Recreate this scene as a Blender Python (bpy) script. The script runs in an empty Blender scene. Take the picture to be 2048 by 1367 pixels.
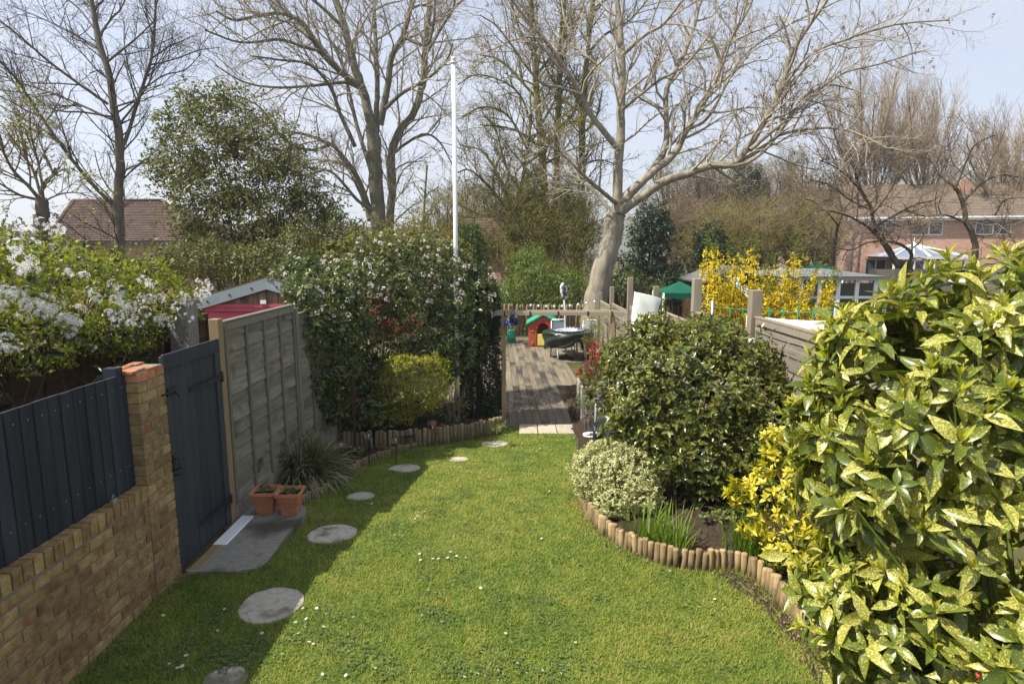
import bpy, math, random
import numpy as np
from mathutils import Vector, Matrix, Euler
S = bpy.context.scene
C = S.collection
R = math.radians
# ------------------------------------------------------------------ camera
F, HC = 1200.0, 2.6
PIT = math.atan(183/F)
cp, sp = math.cos(PIT), math.sin(PIT)
cam = bpy.data.cameras.new('camera'); camo = bpy.data.objects.new('camera', cam); C.objects.link(camo)
cam.sensor_width = 36; cam.lens = F/2048*36; cam.clip_start = .05; cam.clip_end = 3000
camo.location = (0, 0, HC); camo.rotation_euler = (R(90)-PIT, 0, 0)
S.camera = camo
# ------------------------------------------------------------------ light
SUN = Vector((-1, -.33, 1.46)).normalized()          # towards the sun
W = bpy.data.worlds.new('World'); S.world = W; W.use_nodes = True
wn, wl = W.node_tree.nodes, W.node_tree.links
wn.clear()
sky = wn.new('ShaderNodeTexSky'); sky.sky_type = 'NISHITA'; sky.sun_disc = False
sky.sun_elevation = math.asin(SUN.z); sky.sun_rotation = math.atan2(SUN.x, SUN.y)
sky.air_density = 1.0; sky.dust_density = 1.6; sky.ozone_density = 1.5; sky.altitude = 50
tc = wn.new('ShaderNodeTexCoord'); mp = wn.new('ShaderNodeMapping'); mp.inputs['Scale'].default_value = (1, 1, 3.2)
cn = wn.new('ShaderNodeTexNoise'); cn.inputs['Scale'].default_value = 1.7; cn.inputs['Detail'].default_value = 7; cn.inputs['Roughness'].default_value = .55
cr = wn.new('ShaderNodeValToRGB'); cr.color_ramp.elements[0].position = .36; cr.color_ramp.elements[1].position = .72
cr.color_ramp.elements[0].color = (.35, .35, .35, 1); cr.color_ramp.elements[1].color = (.85, .85, .85, 1)
mx = wn.new('ShaderNodeMix'); mx.data_type = 'RGBA'; mx.inputs['B'].default_value = (4.3, 4.5, 5.15, 1)
bg = wn.new('ShaderNodeBackground'); bg.inputs['Strength'].default_value = .102
wo = wn.new('ShaderNodeOutputWorld')
wl.new(tc.outputs['Generated'], mp.inputs[0]); wl.new(mp.outputs[0], cn.inputs['Vector']); wl.new(cn.outputs['Fac'], cr.inputs[0])
wl.new(cr.outputs[0], mx.inputs['Factor']); wl.new(sky.outputs[0], mx.inputs['A']); wl.new(mx.outputs['Result'], bg.inputs[0]); wl.new(bg.outputs[0], wo.inputs[0])
sl = bpy.data.lights.new('sun', 'SUN'); sl.energy = 4.5; sl.angle = R(.5); sl.color = (1, .945, .85)
so = bpy.data.objects.new('sun', sl); C.objects.link(so); so.rotation_euler = SUN.to_track_quat('Z', 'Y').to_euler()
vs = S.view_settings; vs.view_transform = 'Standard'; vs.look = 'None'; vs.gamma = 1; vs.exposure = .92; vs.use_curve_mapping = False
S.render.engine = 'CYCLES'
S.cycles.max_bounces = 6; S.cycles.diffuse_bounces = 3; S.cycles.glossy_bounces = 3; S.cycles.transmission_bounces = 4; S.cycles.transparent_max_bounces = 8
S.cycles.use_denoising = True; S.cycles.denoiser = 'OPENIMAGEDENOISE'; S.cycles.denoising_input_passes = 'RGB_ALBEDO_NORMAL'
# ------------------------------------------------------------------ where a point of the photograph lies in the garden
def zg(y):
    y = np.asarray(y, float)
    t = np.clip((y-4.8)/5.9, 0, 1)
    return -.6*(t*t*(3-2*t)*.35+t*.65)
def ray(px, py):
    x = (px-1024)/F; y = (py-683.5)/F
    return np.array([x, cp-y*sp, -sp-y*cp])
CAM = np.array([0, 0, HC])
def AY(px, py, Y): d = ray(px, py); return CAM+d*(Y/d[1])
def AX(px, py, X): d = ray(px, py); return CAM+d*(X/d[0])
def AZ(px, py, Z): d = ray(px, py); return CAM+d*((Z-HC)/d[2])
def G(px, py, dz=0.):
    z = 0.
    for _ in range(30):
        p = AZ(px, py, z+dz); z = float(zg(p[1]))
    return p
# ------------------------------------------------------------------ materials
def nodes(name):
    m = bpy.data.materials.new(name); m.use_nodes = True
    n = m.node_tree.nodes; l = m.node_tree.links
    return m, n, l, n['Principled BSDF']
def ramp(n, cols, pos=None):
    r = n.new('ShaderNodeValToRGB'); e = r.color_ramp.elements
    k = len(cols)
    while len(e) < k: e.new(.5)
    for i, c in enumerate(cols):
        e[i].position = pos[i] if pos else .25+.5*i/max(1, k-1)
        e[i].color = (*c, 1)
    return r
def pm(name, cols, scale=(8, 8, 8), detail=4, rough=.8, bump=.2, rand=.25, spec=.3, metal=0., pos=None, nscale=1., stain=None):
    """noise coloured material; each object gets its own offset and a slightly different value"""
    m, n, l, b = nodes(name)
    t = n.new('ShaderNodeTexCoord'); oi = n.new('ShaderNodeObjectInfo')
    ml = n.new('ShaderNodeMath'); ml.operation = 'MULTIPLY'; ml.inputs[1].default_value = 57.
    l.new(oi.outputs['Random'], ml.inputs[0])
    va = n.new('ShaderNodeVectorMath'); va.operation = 'ADD'; l.new(t.outputs['Object'], va.inputs[0]); l.new(ml.outputs[0], va.inputs[1])
    mpp = n.new('ShaderNodeMapping'); mpp.inputs['Scale'].default_value = scale; l.new(va.outputs[0], mpp.inputs[0])
    no = n.new('ShaderNodeTexNoise'); no.inputs['Scale'].default_value = nscale; no.inputs['Detail'].default_value = detail; no.inputs['Roughness'].default_value = .62
    l.new(mpp.outputs[0], no.inputs['Vector'])
    r = ramp(n, cols, pos); l.new(no.outputs['Fac'], r.inputs[0])
    out = r.outputs[0]
    if stain:
        n2 = n.new('ShaderNodeTexNoise'); n2.inputs['Scale'].default_value = stain[1]; n2.inputs['Detail'].default_value = 6; l.new(va.outputs[0], n2.inputs['Vector'])
        r2 = ramp(n, [(0, 0, 0), (1, 1, 1)], [stain[2], stain[2]+.14]); l.new(n2.outputs['Fac'], r2.inputs[0])
        mm = n.new('ShaderNodeMix'); mm.data_type = 'RGBA'; l.new(r2.outputs[0], mm.inputs['Factor']); l.new(out, mm.inputs['A']); mm.inputs['B'].default_value = (*stain[0], 1); out = mm.outputs['Result']
    h = n.new('ShaderNodeHueSaturation'); mr = n.new('ShaderNodeMapRange'); mr.inputs[3].default_value = 1-rand; mr.inputs[4].default_value = 1+rand
    l.new(oi.outputs['Random'], mr.inputs[0]); l.new(mr.outputs[0], h.inputs['Value']); l.new(out, h.inputs['Color']); l.new(h.outputs[0], b.inputs['Base Color'])
    b.inputs['Roughness'].default_value = rough; b.inputs['Metallic'].default_value = metal; b.inputs['Specular IOR Level'].default_value = spec
    if bump:
        bu = n.new('ShaderNodeBump'); bu.inputs['Strength'].default_value = bump; bu.inputs['Distance'].default_value = .01
        l.new(no.outputs['Fac'], bu.inputs['Height']); l.new(bu.outputs[0], b.inputs['Normal'])
    return m
def leafm(name, cols, rough=.42, spec=.45, trans=.3, tcol=None, pos=None, blotch=None):
    """leaf: colour picked per leaf, light passes through; blotch = (colour, scale, threshold) speckles"""
    m, n, l, b = nodes(name)
    at = n.new('ShaderNodeAttribute'); at.attribute_name = 'rnd'; oi = n.new('ShaderNodeObjectInfo')
    ad = n.new('ShaderNodeMath'); ad.operation = 'ADD'; l.new(at.outputs['Fac'], ad.inputs[0]); l.new(oi.outputs['Random'], ad.inputs[1])
    fr = n.new('ShaderNodeMath'); fr.operation = 'FRACT'; l.new(ad.outputs[0], fr.inputs[0])
    r = ramp(n, cols, pos or [i/max(1, len(cols)-1) for i in range(len(cols))]); l.new(fr.outputs[0], r.inputs[0])
    col = r.outputs[0]
    if blotch:
        ge = n.new('ShaderNodeNewGeometry')
        n1 = n.new('ShaderNodeTexNoise'); n1.inputs['Scale'].default_value = blotch[1]; n1.inputs['Detail'].default_value = 5; n1.inputs['Roughness'].default_value = .72
        l.new(ge.outputs['Position'], n1.inputs['Vector'])
        n3 = n.new('ShaderNodeMath'); n3.operation = 'MULTIPLY_ADD'; n3.inputs[1].default_value = .16; l.new(fr.outputs[0], n3.inputs[0]); l.new(n1.outputs['Fac'], n3.inputs[2])
        r1 = ramp(n, [(0, 0, 0), (1, 1, 1)], [blotch[2], blotch[2]+.07]); l.new(n3.outputs[0], r1.inputs[0])
        mm = n.new('ShaderNodeMix'); mm.data_type = 'RGBA'; l.new(r1.outputs[0], mm.inputs['Factor']); l.new(col, mm.inputs['A']); mm.inputs['B'].default_value = (*blotch[0], 1)
        col = mm.outputs['Result']
    l.new(col, b.inputs['Base Color']); b.inputs['Roughness'].default_value = rough; b.inputs['Specular IOR Level'].default_value = spec
    tr = n.new('ShaderNodeBsdfTranslucent'); hs = n.new('ShaderNodeHueSaturation'); hs.inputs['Saturation'].default_value = 1.15; hs.inputs['Value'].default_value = 1.5
    l.new(col, hs.inputs['Color']); l.new(hs.outputs[0], tr.inputs['Color'])
    ms = n.new('ShaderNodeMixShader'); ms.inputs[0].default_value = trans
    l.new(b.outputs[0], ms.inputs[1]); l.new(tr.outputs[0], ms.inputs[2]); l.new(ms.outputs[0], n['Material Output'].inputs['Surface'])
    return m
# ------------------------------------------------------------------ objects and labels
def tag(o, label=None, cat=None, group=None, kind=None):
    if label: o['label'] = label
    if cat: o['category'] = cat
    if group: o['group'] = group
    if kind: o['kind'] = kind
    return o
def thing(name, loc, label, cat, group=None, rz=0., kind=None):
    o = bpy.data.objects.new(name, None); C.objects.link(o); o.empty_display_size = .1
    o.location = [float(v) for v in loc]; o.rotation_euler = (0, 0, rz)
    o.matrix_basis  # location is set
    return tag(o, label, cat, group, kind)
def link(name, me, parent=None, kind=None, label=None):
    o = bpy.data.objects.new(name, me); C.objects.link(o)
    if parent: o.parent = parent
    if kind: o['kind'] = kind
    if label: o['label'] = label
    return o
def npmesh(name, V, faces, mat, rnd=None, smooth=False, mi=None):
    """V (n,3); faces: list of int arrays (m,k)"""
    me = bpy.data.meshes.new(name)
    V = np.ascontiguousarray(V, np.float32)
    me.vertices.add(len(V)); me.vertices.foreach_set('co', V.ravel())
    fs = [np.asarray(f, np.int32) for f in faces if len(f)]
    nl = sum(f.size for f in fs); nf = sum(len(f) for f in fs)
    me.loops.add(nl); me.loops.foreach_set('vertex_index', np.concatenate([f.ravel() for f in fs]))
    tot = np.concatenate([np.full(len(f), f.shape[1], np.int32) for f in fs])
    st = np.concatenate([[0], np.cumsum(tot)[:-1]]).astype(np.int32)
    me.polygons.add(nf); me.polygons.foreach_set('loop_start', st)
    me.polygons.foreach_set('use_smooth', np.full(nf, smooth, bool))
    for m in (mat if isinstance(mat, (list, tuple)) else [mat]): me.materials.append(m)
    if mi is not None: me.polygons.foreach_set('material_index', np.asarray(mi, np.int32))
    if rnd is not None:
        a = me.attributes.new('rnd', 'FLOAT', 'POINT'); a.data.foreach_set('value', np.asarray(rnd, np.float32))
    me.update(calc_edges=True); me.validate()
    return me
class MB:
    """collects boxes, tubes, lathes, prisms and sheets into one mesh"""
    def __init__(s): s.v = []; s.f = []; s.sm = []
    def add(s, V, Fs, smooth=False):
        k = len(s.v); s.v += [tuple(map(float, p)) for p in V]
        for f in Fs: s.f.append([i+k for i in f]); s.sm.append(smooth)
        return s
    def hexa(s, P): return s.add(P, [(3, 2, 1, 0), (4, 5, 6, 7), (0, 1, 5, 4), (1, 2, 6, 5), (2, 3, 7, 6), (3, 0, 4, 7)])
    def box(s, x0, x1, y0, y1, z0, z1, M=None, ch=0.):
        P = [(x0, y0, z0), (x1, y0, z0), (x1, y1, z0), (x0, y1, z0), (x0, y0, z1), (x1, y0, z1), (x1, y1, z1), (x0, y1, z1)]
        if ch:
            c = ch; xs = (x0, x1); ys = (y0, y1); zs = (z0, z1); V = []
            for iz in (0, 1):
                for (ix, iy) in ((0, 0), (1, 0), (1, 1), (0, 1)):
                    sx = 1 if ix == 0 else -1; sy = 1 if iy == 0 else -1; sz = 1 if iz == 0 else -1
                    V += [(xs[ix]+sx*c, ys[iy]+sy*c, zs[iz]), (xs[ix]+sx*c, ys[iy], zs[iz]+sz*c), (xs[ix], ys[iy]+sy*c, zs[iz]+sz*c)]
            g = lambda iz, k, j: (iz*4+k)*3+j
            Fs = [[g(0, k, 0) for k in (3, 2, 1, 0)], [g(1, k, 0) for k in range(4)]]
            for k in range(4):
                k2 = (k+1) % 4; j = 1 if k % 2 == 0 else 2
                Fs.append([g(0, k, j), g(0, k2, j), g(1, k2, j), g(1, k, j)])
                Fs.append([g(0, k, 0), g(0, k2, 0), g(0, k2, j), g(0, k, j)]); Fs.append([g(1, k, j), g(1, k2, j), g(1, k2, 0), g(1, k, 0)])
                Fs.append([g(0, k, 1), g(1, k, 1), g(1, k, 2), g(0, k, 2)] if k % 2 else [g(0, k, 2), g(1, k, 2), g(1, k, 1), g(0, k, 1)])
                Fs.append([g(0, k, 0), g(0, k, 1), g(0, k, 2)]); Fs.append([g(1, k, 0), g(1, k, 2), g(1, k, 1)])
            P = V
            if M is not None: P = [M @ Vector(p) for p in P]
            return s.add(P, Fs)
        if M is not None: P = [M @ Vector(p) for p in P]
        return s.hexa(P)
    def bar(s, a, b, w, h=None, up=(0, 0, 1)):
        """rectangular bar from a to b"""
        a = Vector([float(x) for x in a]); b = Vector([float(x) for x in b]); h = h or w; d = (b-a).normalized(); u = Vector(up)
        if abs(d.dot(u)) > .95: u = Vector((0, 1, 0))
        x = d.cross(u).normalized(); y = x.cross(d)
        P = []
        for c in (a, b):
            for (i, j) in ((-1, -1), (1, -1), (1, 1), (-1, 1)): P.append(c+x*(i*w/2)+y*(j*h/2))
        return s.hexa(P)
    def tube(s, pts, r, n=8, cap=True):
        pts = [np.array(p, float) for p in pts]; m = len(pts); rr = r if hasattr(r, '__len__') else [r]*m
        V = []
        for i, p in enumerate(pts):
            d = pts[min(m-1, i+1)]-pts[max(0, i-1)]; d = d/(np.linalg.norm(d)+1e-9)
            u = np.array([1., 0, 0]) if abs(d[0]) < .8 else np.array([0, 1., 0])
            x = np.cross(d, u); x /= np.linalg.norm(x); y = np.cross(d, x)
            for k in range(n):
                a = 2*math.pi*k/n; V.append(p+rr[i]*(math.cos(a)*x+math.sin(a)*y))
        Fs = [(i*n+k, i*n+(k+1) % n, (i+1)*n+(k+1) % n, (i+1)*n+k) for i in range(m-1) for k in range(n)]
        s.add(V, Fs, True)
        if cap: s.f.append([len(s.v)-m*n+k for k in range(n)][::-1]); s.f.append([len(s.v)-n+k for k in range(n)]); s.sm += [False, False]
        return s
    def lathe(s, prof, n=16, c=(0, 0, 0), sx=1., sy=1.):
        m = len(prof)
        V = [(c[0]+sx*r*math.cos(2*math.pi*k/n), c[1]+sy*r*math.sin(2*math.pi*k/n), c[2]+z) for (r, z) in prof for k in range(n)]
        Fs = [(i*n+k, i*n+(k+1) % n, (i+1)*n+(k+1) % n, (i+1)*n+k) for i in range(m-1) for k in range(n)]
        s.add(V, Fs, True)
        k0 = len(s.v)-m*n
        if prof[0][0] > 1e-4: s.f.append([k0+k for k in range(n)][::-1]); s.sm.append(False)
        if prof[-1][0] > 1e-4: s.f.append([k0+(m-1)*n+k for k in range(n)]); s.sm.append(False)
        return s
    def prism(s, poly, d0, d1, axis='y'):
        n = len(poly)
        f = {'y': lambda a, b, d: (a, d, b), 'z': lambda a, b, d: (a, b, d), 'x': lambda a, b, d: (d, a, b)}[axis]
        V = [f(a, b, d0) for a, b in poly]+[f(a, b, d1) for a, b in poly]
        return s.add(V, [list(range(n))[::-1], list(range(n, 2*n))]+[(i, (i+1) % n, n+(i+1) % n, n+i) for i in range(n)])
    def sheet(s, fn, nu, nv, smooth=True):
        V = [fn(i/nu, j/nv) for j in range(nv+1) for i in range(nu+1)]
        return s.add(V, [(j*(nu+1)+i, j*(nu+1)+i+1, (j+1)*(nu+1)+i+1, (j+1)*(nu+1)+i) for j in range(nv) for i in range(nu)], smooth)
    def mesh(s, name, mat):
        me = bpy.data.meshes.new(name); me.from_pydata(s.v, [], s.f)
        me.polygons.foreach_set('use_smooth', s.sm); me.materials.append(mat); me.update(); return me
    def build(s, name, mat, parent=None, kind=None, label=None, off=None):
        if off is not None: s.v = [(p[0]-off[0], p[1]-off[1], p[2]-off[2]) for p in s.v]
        return link(name, s.mesh(name, mat), parent, kind, label)
def rel(parent): return parent.location
# ------------------------------------------------------------------ batches of leaves and twigs
TPL = {}
TPL['small'] = (np.array([(0, 0, 0), (.5, .45, .10), (0, 1, -.03), (-.5, .45, .10)]), np.array([(0, 1, 2), (0, 2, 3)]))
TPL['med'] = (np.array([(0, 0, 0), (.42, .28, .06), (.40, .62, .03), (0, 1, -.14), (-.40, .62, .03), (-.42, .28, .06), (0, .5, -.03)]),
              np.array([(0, 1, 6), (1, 2, 6), (2, 3, 6), (3, 4, 6), (4, 5, 6), (5, 0, 6)]))
def _large():
    V = []; prof = [(0, .03, 0), (.12, .22, .02), (.3, .46, .03), (.55, .49, .01), (.8, .26, -.08), (1, .01, -.17)]
    for (y, w, z) in prof: V += [(-w, y, z+.16*w), (0, y, z), (w, y, z+.16*w)]
    Fq = []
    for i in range(len(prof)-1):
        for j in (0, 1): a = i*3+j; Fq += [(a, a+1, a+4), (a, a+4, a+3)]
    return np.array(V), np.array(Fq)
TPL['large'] = _large()
TPL['blade'] = (np.array([(-.5, 0, 0), (.5, 0, 0), (.4, .5, .02), (-.4, .5, .02), (0, 1, -.06)]), np.array([(0, 1, 2), (0, 2, 3), (3, 2, 4)]))
TPL['arch'] = (np.array([(-.5, 0, 0), (.5, 0, 0), (.5, .4, .16), (-.5, .4, .16), (.4, .75, .12), (-.4, .75, .12), (0, 1, -.12)]), np.array([(0, 1, 2), (0, 2, 3), (3, 2, 4), (3, 4, 5), (5, 4, 6)]))
def norm(a): return a/(np.linalg.norm(a, axis=-1, keepdims=True)+1e-9)
class Leaves:
    def __init__(s): s.P = []; s.D = []; s.N = []; s.L = []; s.W = []
    def add(s, P, D, N, L, W):
        s.P.append(P); s.D.append(norm(D)); s.N.append(N); s.L.append(L); s.W.append(W); return s
    def cat(s):
        P, D, N, L, Wd = [np.concatenate(a) for a in (s.P, s.D, s.N, s.L, s.W)]
        N = norm(N-D*np.sum(N*D, 1, keepdims=True)); return P, D, N, L, Wd
def leaf_arrays(arr, tpl, rng):
    P, D, N, L, Wd = arr
    V0, F0 = TPL[tpl]; n = len(P); k = len(V0); X = np.cross(D, N)
    V = P[:, None]+V0[None, :, :1]*(X*Wd[:, None])[:, None]+V0[None, :, 1:2]*(D*L[:, None])[:, None]+V0[None, :, 2:]*(N*L[:, None])[:, None]
    Fc = F0[None]+(np.arange(n)*k)[:, None, None]
    return V.reshape(-1, 3), Fc.reshape(-1, F0.shape[1]), np.repeat(rng.random(n), k)
def put_leaves(lv, tpl, mat, parent, rng, single=0, name='leaf', rest='foliage', smooth=True, aim=None):
    """the `single` leaves nearest the viewer as parts, the rest joined as one part"""
    arr = lv.cat(); o = np.array(parent.location)
    arr = (arr[0]-o,)+arr[1:]
    if single:
        d = np.linalg.norm(arr[0]+o-CAM, axis=1)
        face = np.sum(arr[2]*norm(CAM-arr[0]-o), 1)
        idx = np.argsort(d-arr[3]*2*np.abs(face)); a, bI = idx[:single], idx[single:]
        if aim is not None: pass
        V0, F0 = TPL[tpl]; ms = []
        for q in range(4):
            Vq = V0.copy(); Vq[:, 2] += (rng.random()-.5)*.25*Vq[:, 1]**2; Vq[:, 0] *= .9+.2*rng.random()
            ms.append(npmesh(name, Vq, [F0], mat, np.full(len(V0), rng.random()), smooth))
        for q, i in enumerate(a):
            X = np.cross(arr[1][i], arr[2][i])
            ob = link(name, ms[q % 4], parent)
            M = Matrix.Identity(4)
            for r_ in range(3):
                M[r_][0] = X[r_]*arr[4][i]; M[r_][1] = arr[1][i][r_]*arr[3][i]; M[r_][2] = arr[2][i][r_]*arr[3][i]; M[r_][3] = arr[0][i][r_]
            ob.matrix_basis = M
        arr = tuple(q[bI] for q in arr)
    if len(arr[0]):
        V, Fc, rn = leaf_arrays(arr, tpl, rng)
        return link(rest, npmesh(rest, V, [Fc], mat, rn, smooth), parent, 'stuff')
def blob(px, py, rx, ry, Y, dep=None):
    """an ellipsoid of foliage that stands at distance Y"""
    c = AY(px, py, Y); t = Y/ray(px, py)[1]
    a = rx/F*t; b = ry/F*t
    return (c, np.array([a, dep if dep else (a+b)/2, b]))
def sample_blobs(blobs, n, rng, inner=.2, rough=.12, keep_bottom=True):
    """points spread over the outside of a union of ellipsoids, with outward normals"""
    ar = np.array([b[1][0]*b[1][2]+b[1][0]*b[1][1]+b[1][1]*b[1][2] for b in blobs]); ar = ar/ar.sum()
    which = rng.choice(len(blobs), n*2, p=ar)
    u = norm(rng.normal(size=(n*2, 3)))
    c = np.array([b[0] for b in blobs])[which]; r = np.array([b[1] for b in blobs])[which]
    lump = 1+rough*np.sin(u[:, 0]*5+which*1.7)*np.sin(u[:, 1]*6+which)*np.sin(u[:, 2]*5+which*2.1+1)*2
    k = (1-np.abs(rng.normal(0, inner, n*2)))*lump
    k = np.clip(k+rng.normal(0, .03, n*2), .05, 1.4)
    P = c+u*r*k[:, None]; N = norm(u/r)
    ins = np.zeros(n*2, bool)
    for j, (cc, rr) in enumerate(blobs):
        q = np.sum(((P-cc)/(rr*.8))**2, 1) < 1
        ins |= q & (which != j)
    ok = ~ins
    P, N = P[ok], N[ok]
    return P[:n], N[:n]
def shoots(lv, P, N, rng, k=6, tilt=(50, 95), L=.06, W=.5, up=.35, jit=.25, along=.0):
    """whorls of k leaves on each shoot tip"""
    n = len(P)
    ax = norm(N+np.array([0, 0, up])+rng.normal(0, jit, (n, 3)))
    u = np.where(np.abs(ax[:, :1]) < .8, np.array([[1., 0, 0]]), np.array([[0, 1., 0]]))
    x = norm(np.cross(ax, u)); y = np.cross(ax, x); a0 = rng.random(n)*6.28
    for i in range(k):
        a = a0+i*2.4+rng.normal(0, .2, n)
        rad = np.cos(a)[:, None]*x+np.sin(a)[:, None]*y
        tl = np.radians(tilt[0]+(tilt[1]-tilt[0])*(i+.5)/k+rng.normal(0, 8, n))
        D = ax*np.cos(tl)[:, None]+rad*np.sin(tl)[:, None]
        Nn = ax*np.sin(tl)[:, None]-rad*np.cos(tl)[:, None]+rng.normal(0, .15, (n, 3))
        l = L*(.62+.62*rng.random(n))*(.75+.25*(i+1)/k)
        lv.add(P-ax*(along*i/k)[..., None] if np.ndim(along) else P-ax*(along*i/k), D, Nn, l, l*W*(.85+.3*rng.random(n)))
    return lv
def scatter(lv, P, N, rng, L=.05, W=.5, out=.5, up=.3):
    n = len(P); D = norm(rng.normal(size=(n, 3))+N*out+np.array([0, 0, up*.3])); Nn = norm(N*.6+np.array([0, 0, up])+rng.normal(0, .45, (n, 3)))
    l = L*(.6+.8*rng.random(n)); lv.add(P, D, Nn, l, l*W*(.8+.4*rng.random(n))); return lv
def tubes(polys, nside):
    """list of (pts, radii) -> V, F arrays; batched by point count"""
    by = {}
    for p, r in polys: by.setdefault(len(p), []).append((p, r))
    Vs, Fs, k0 = [], [], 0
    for m, lst in by.items():
        P = np.array([a for a, _ in lst], float); Rr = np.array([b for _, b in lst], float); n = len(lst)
        T = np.empty_like(P); T[:, 1:-1] = P[:, 2:]-P[:, :-2]; T[:, 0] = P[:, 1]-P[:, 0]; T[:, -1] = P[:, -1]-P[:, -2]; T = norm(T)
        ref = norm(np.cross(T.mean(1), np.array([.31, .77, .55])))[:, None]
        X = norm(np.cross(T, np.broadcast_to(ref, T.shape))); Y = np.cross(T, X)
        ang = np.arange(nside)*2*math.pi/nside
        V = P[:, :, None]+Rr[:, :, None, None]*(np.cos(ang)[None, None, :, None]*X[:, :, None]+np.sin(ang)[None, None, :, None]*Y[:, :, None])
        Vs.append(V.reshape(-1, 3))
        i = np.arange(m-1)[:, None]; k = np.arange(nside)[None]
        q = np.stack([i*nside+k, i*nside+(k+1) % nside, (i+1)*nside+(k+1) % nside, (i+1)*nside+k], -1).reshape(-1, 4)
        Fs.append((q[None]+(np.arange(n)*m*nside)[:, None, None]+k0).reshape(-1, 4)); k0 += n*m*nside
    return np.concatenate(Vs), np.concatenate(Fs)
def smooth_path(pts, k=4):
    """Catmull-Rom through the points"""
    P = np.array(pts, float); Q = np.vstack([2*P[0]-P[1], P, 2*P[-1]-P[-2]]); out = []
    for i in range(1, len(Q)-2):
        for t in np.arange(k)/k:
            a, b, c, d = Q[i-1:i+3]
            out.append(.5*(2*b+(c-a)*t+(2*a-5*b+4*c-d)*t*t+(3*b-a-3*c+d)*t**3))
    out.append(P[-1]); return np.array(out)
def branchlets(path, rad, rng, lev, p, out):
    """side branches of a limb, recursively; out collects (pts, radii) by level"""
    seg = np.linalg.norm(np.diff(path, axis=0), axis=1); Ln = seg.sum()
    if lev == 0 or Ln < .12: return
    n = max(2, int(Ln*p['dens'][lev-1]*(.8+.4*rng.random())))
    cum = np.concatenate([[0], np.cumsum(seg)])/Ln
    for i in range(n):
        t = p.get('t0', .2)+(1-p.get('t0', .2))*((i+rng.random())/n)
        j = min(len(path)-2, int(np.searchsorted(cum, t)-1)); j = max(0, j)
        f = (t-cum[j])/max(1e-6, cum[j+1]-cum[j]); b = path[j]*(1-f)+path[j+1]*f; r = rad[j]*(1-f)+rad[j+1]*f
        d = norm(path[j+1]-path[j]); s = norm(np.cross(d, rng.normal(size=3)))
        an = R(p['ang'][0]+(p['ang'][1]-p['ang'][0])*rng.random())
        dd = norm(d*math.cos(an)+s*math.sin(an)+np.array([0, 0, p['up']]))
        l = min(p['len'][lev-1], Ln*.75)*(.55+.7*rng.random())*(1.15-.5*t)
        k = 5 if lev > 1 else p.get('k1', 3)
        if lev == 2 and k == 5 and p.get('k1', 3) == 2: k = 4
        pts = [b]; q = b
        for m in range(k-1):
            q = q+dd*(l/(k-1)); pts.append(q); dd = norm(dd+rng.normal(0, p['wig'], 3)+np.array([0, 0, p['grav']]))
        r0 = min(r*.62, p['rmax'][lev-1]); rr = np.linspace(r0, max(p['rmin'], r0*.4), k)
        pts = np.array(pts); out.setdefault(lev, []).append((pts, rr))
        branchlets(pts, rr, rng, lev-1, p, out)
def tips(out, rng, levs=(1,), every=1.):
    Q = np.concatenate([np.array([p[i] for p, _ in out[l] for i in range(1, len(p))]) for l in levs if l in out])
    return Q[rng.random(len(Q)) < every]
rng = np.random.default_rng(11); random.seed(5)
# ------------------------------------------------------------------ materials of the built things
M = {}
M['brick'] = pm('yellow_stock_brick', [(.17, .10, .045), (.29, .195, .085), (.38, .28, .14)], (9, 16, 16), 5, .9, .35, .3, .15, pos=[.3, .5, .7], stain=((.22, .085, .04), 6., .57))
M['redbrick'] = pm('red_brick', [(.30, .10, .05), (.42, .18, .09), (.46, .30, .2)], (20, 20, 20), 5, .9, .35, .25, .15)
M['mortar'] = pm('mortar', [(.17, .155, .125), (.27, .25, .205)], (30, 30, 30), 4, .95, .3, 0, .1)
M['slate'] = pm('slate_blue_paint', [(.013, .017, .026), (.024, .029, .041), (.042, .048, .058)], (24, 24, 1.6), 7, .62, .35, .35, .3, stain=((.05, .052, .055), 2.5, .62))
M['gatepaint'] = pm('slate_grey_gate_paint', [(.019, .026, .036), (.032, .040, .053), (.045, .052, .062)], (24, 24, 1.6), 7, .55, .35, .22, .35, stain=((.055, .058, .06), 2.2, .64))
M['bare'] = pm('sawn_timber', [(.22, .155, .08), (.34, .255, .15)], (40, 40, 3), 5, .8, .25, .15, .2)
M['grey_wood'] = pm('weathered_larch', [(.125, .115, .088), (.20, .185, .145), (.28, .26, .21)], (25, 2.5, 25), 6, .88, .5, .22, .15, stain=((.085, .075, .04), 3., .57))
M['grey_batten'] = pm('weathered_batten', [(.135, .122, .096), (.21, .195, .155)], (25, 25, 2.5), 6, .88, .35, .2, .15)
M['grey_wood_r'] = pm('weathered_grey_larch', [(.14, .122, .095), (.215, .19, .152), (.28, .25, .205)], (25, 2.5, 25), 6, .88, .5, .18, .15)
M['post_r'] = pm('weathered_post', [(.20, .17, .125), (.31, .265, .20)], (25, 25, 2.5), 6, .88, .35, .12, .15)
M['brown_wood'] = pm('brown_stained_wood', [(.060, .035, .020), (.10, .062, .036)], (20, 3, 20), 5, .85, .3, .25, .15)
M['log'] = pm('log_roll', [(.17, .115, .055), (.30, .215, .11), (.38, .29, .165)], (22, 22, 4), 7, .88, .6, .38, .12, stain=((.11, .09, .05), 5., .53))
M['oldlog'] = pm('old_log', [(.12, .10, .05), (.22, .175, .10), (.30, .25, .14)], (22, 22, 4), 6, .9, .4, .3, .12)
M['concrete'] = pm('concrete', [(.17, .155, .125), (.26, .24, .20), (.32, .30, .25)], (14, 34, 14), 9, .92, .9, 0, .12, stain=((.085, .082, .06), 1.8, .52))
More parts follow.
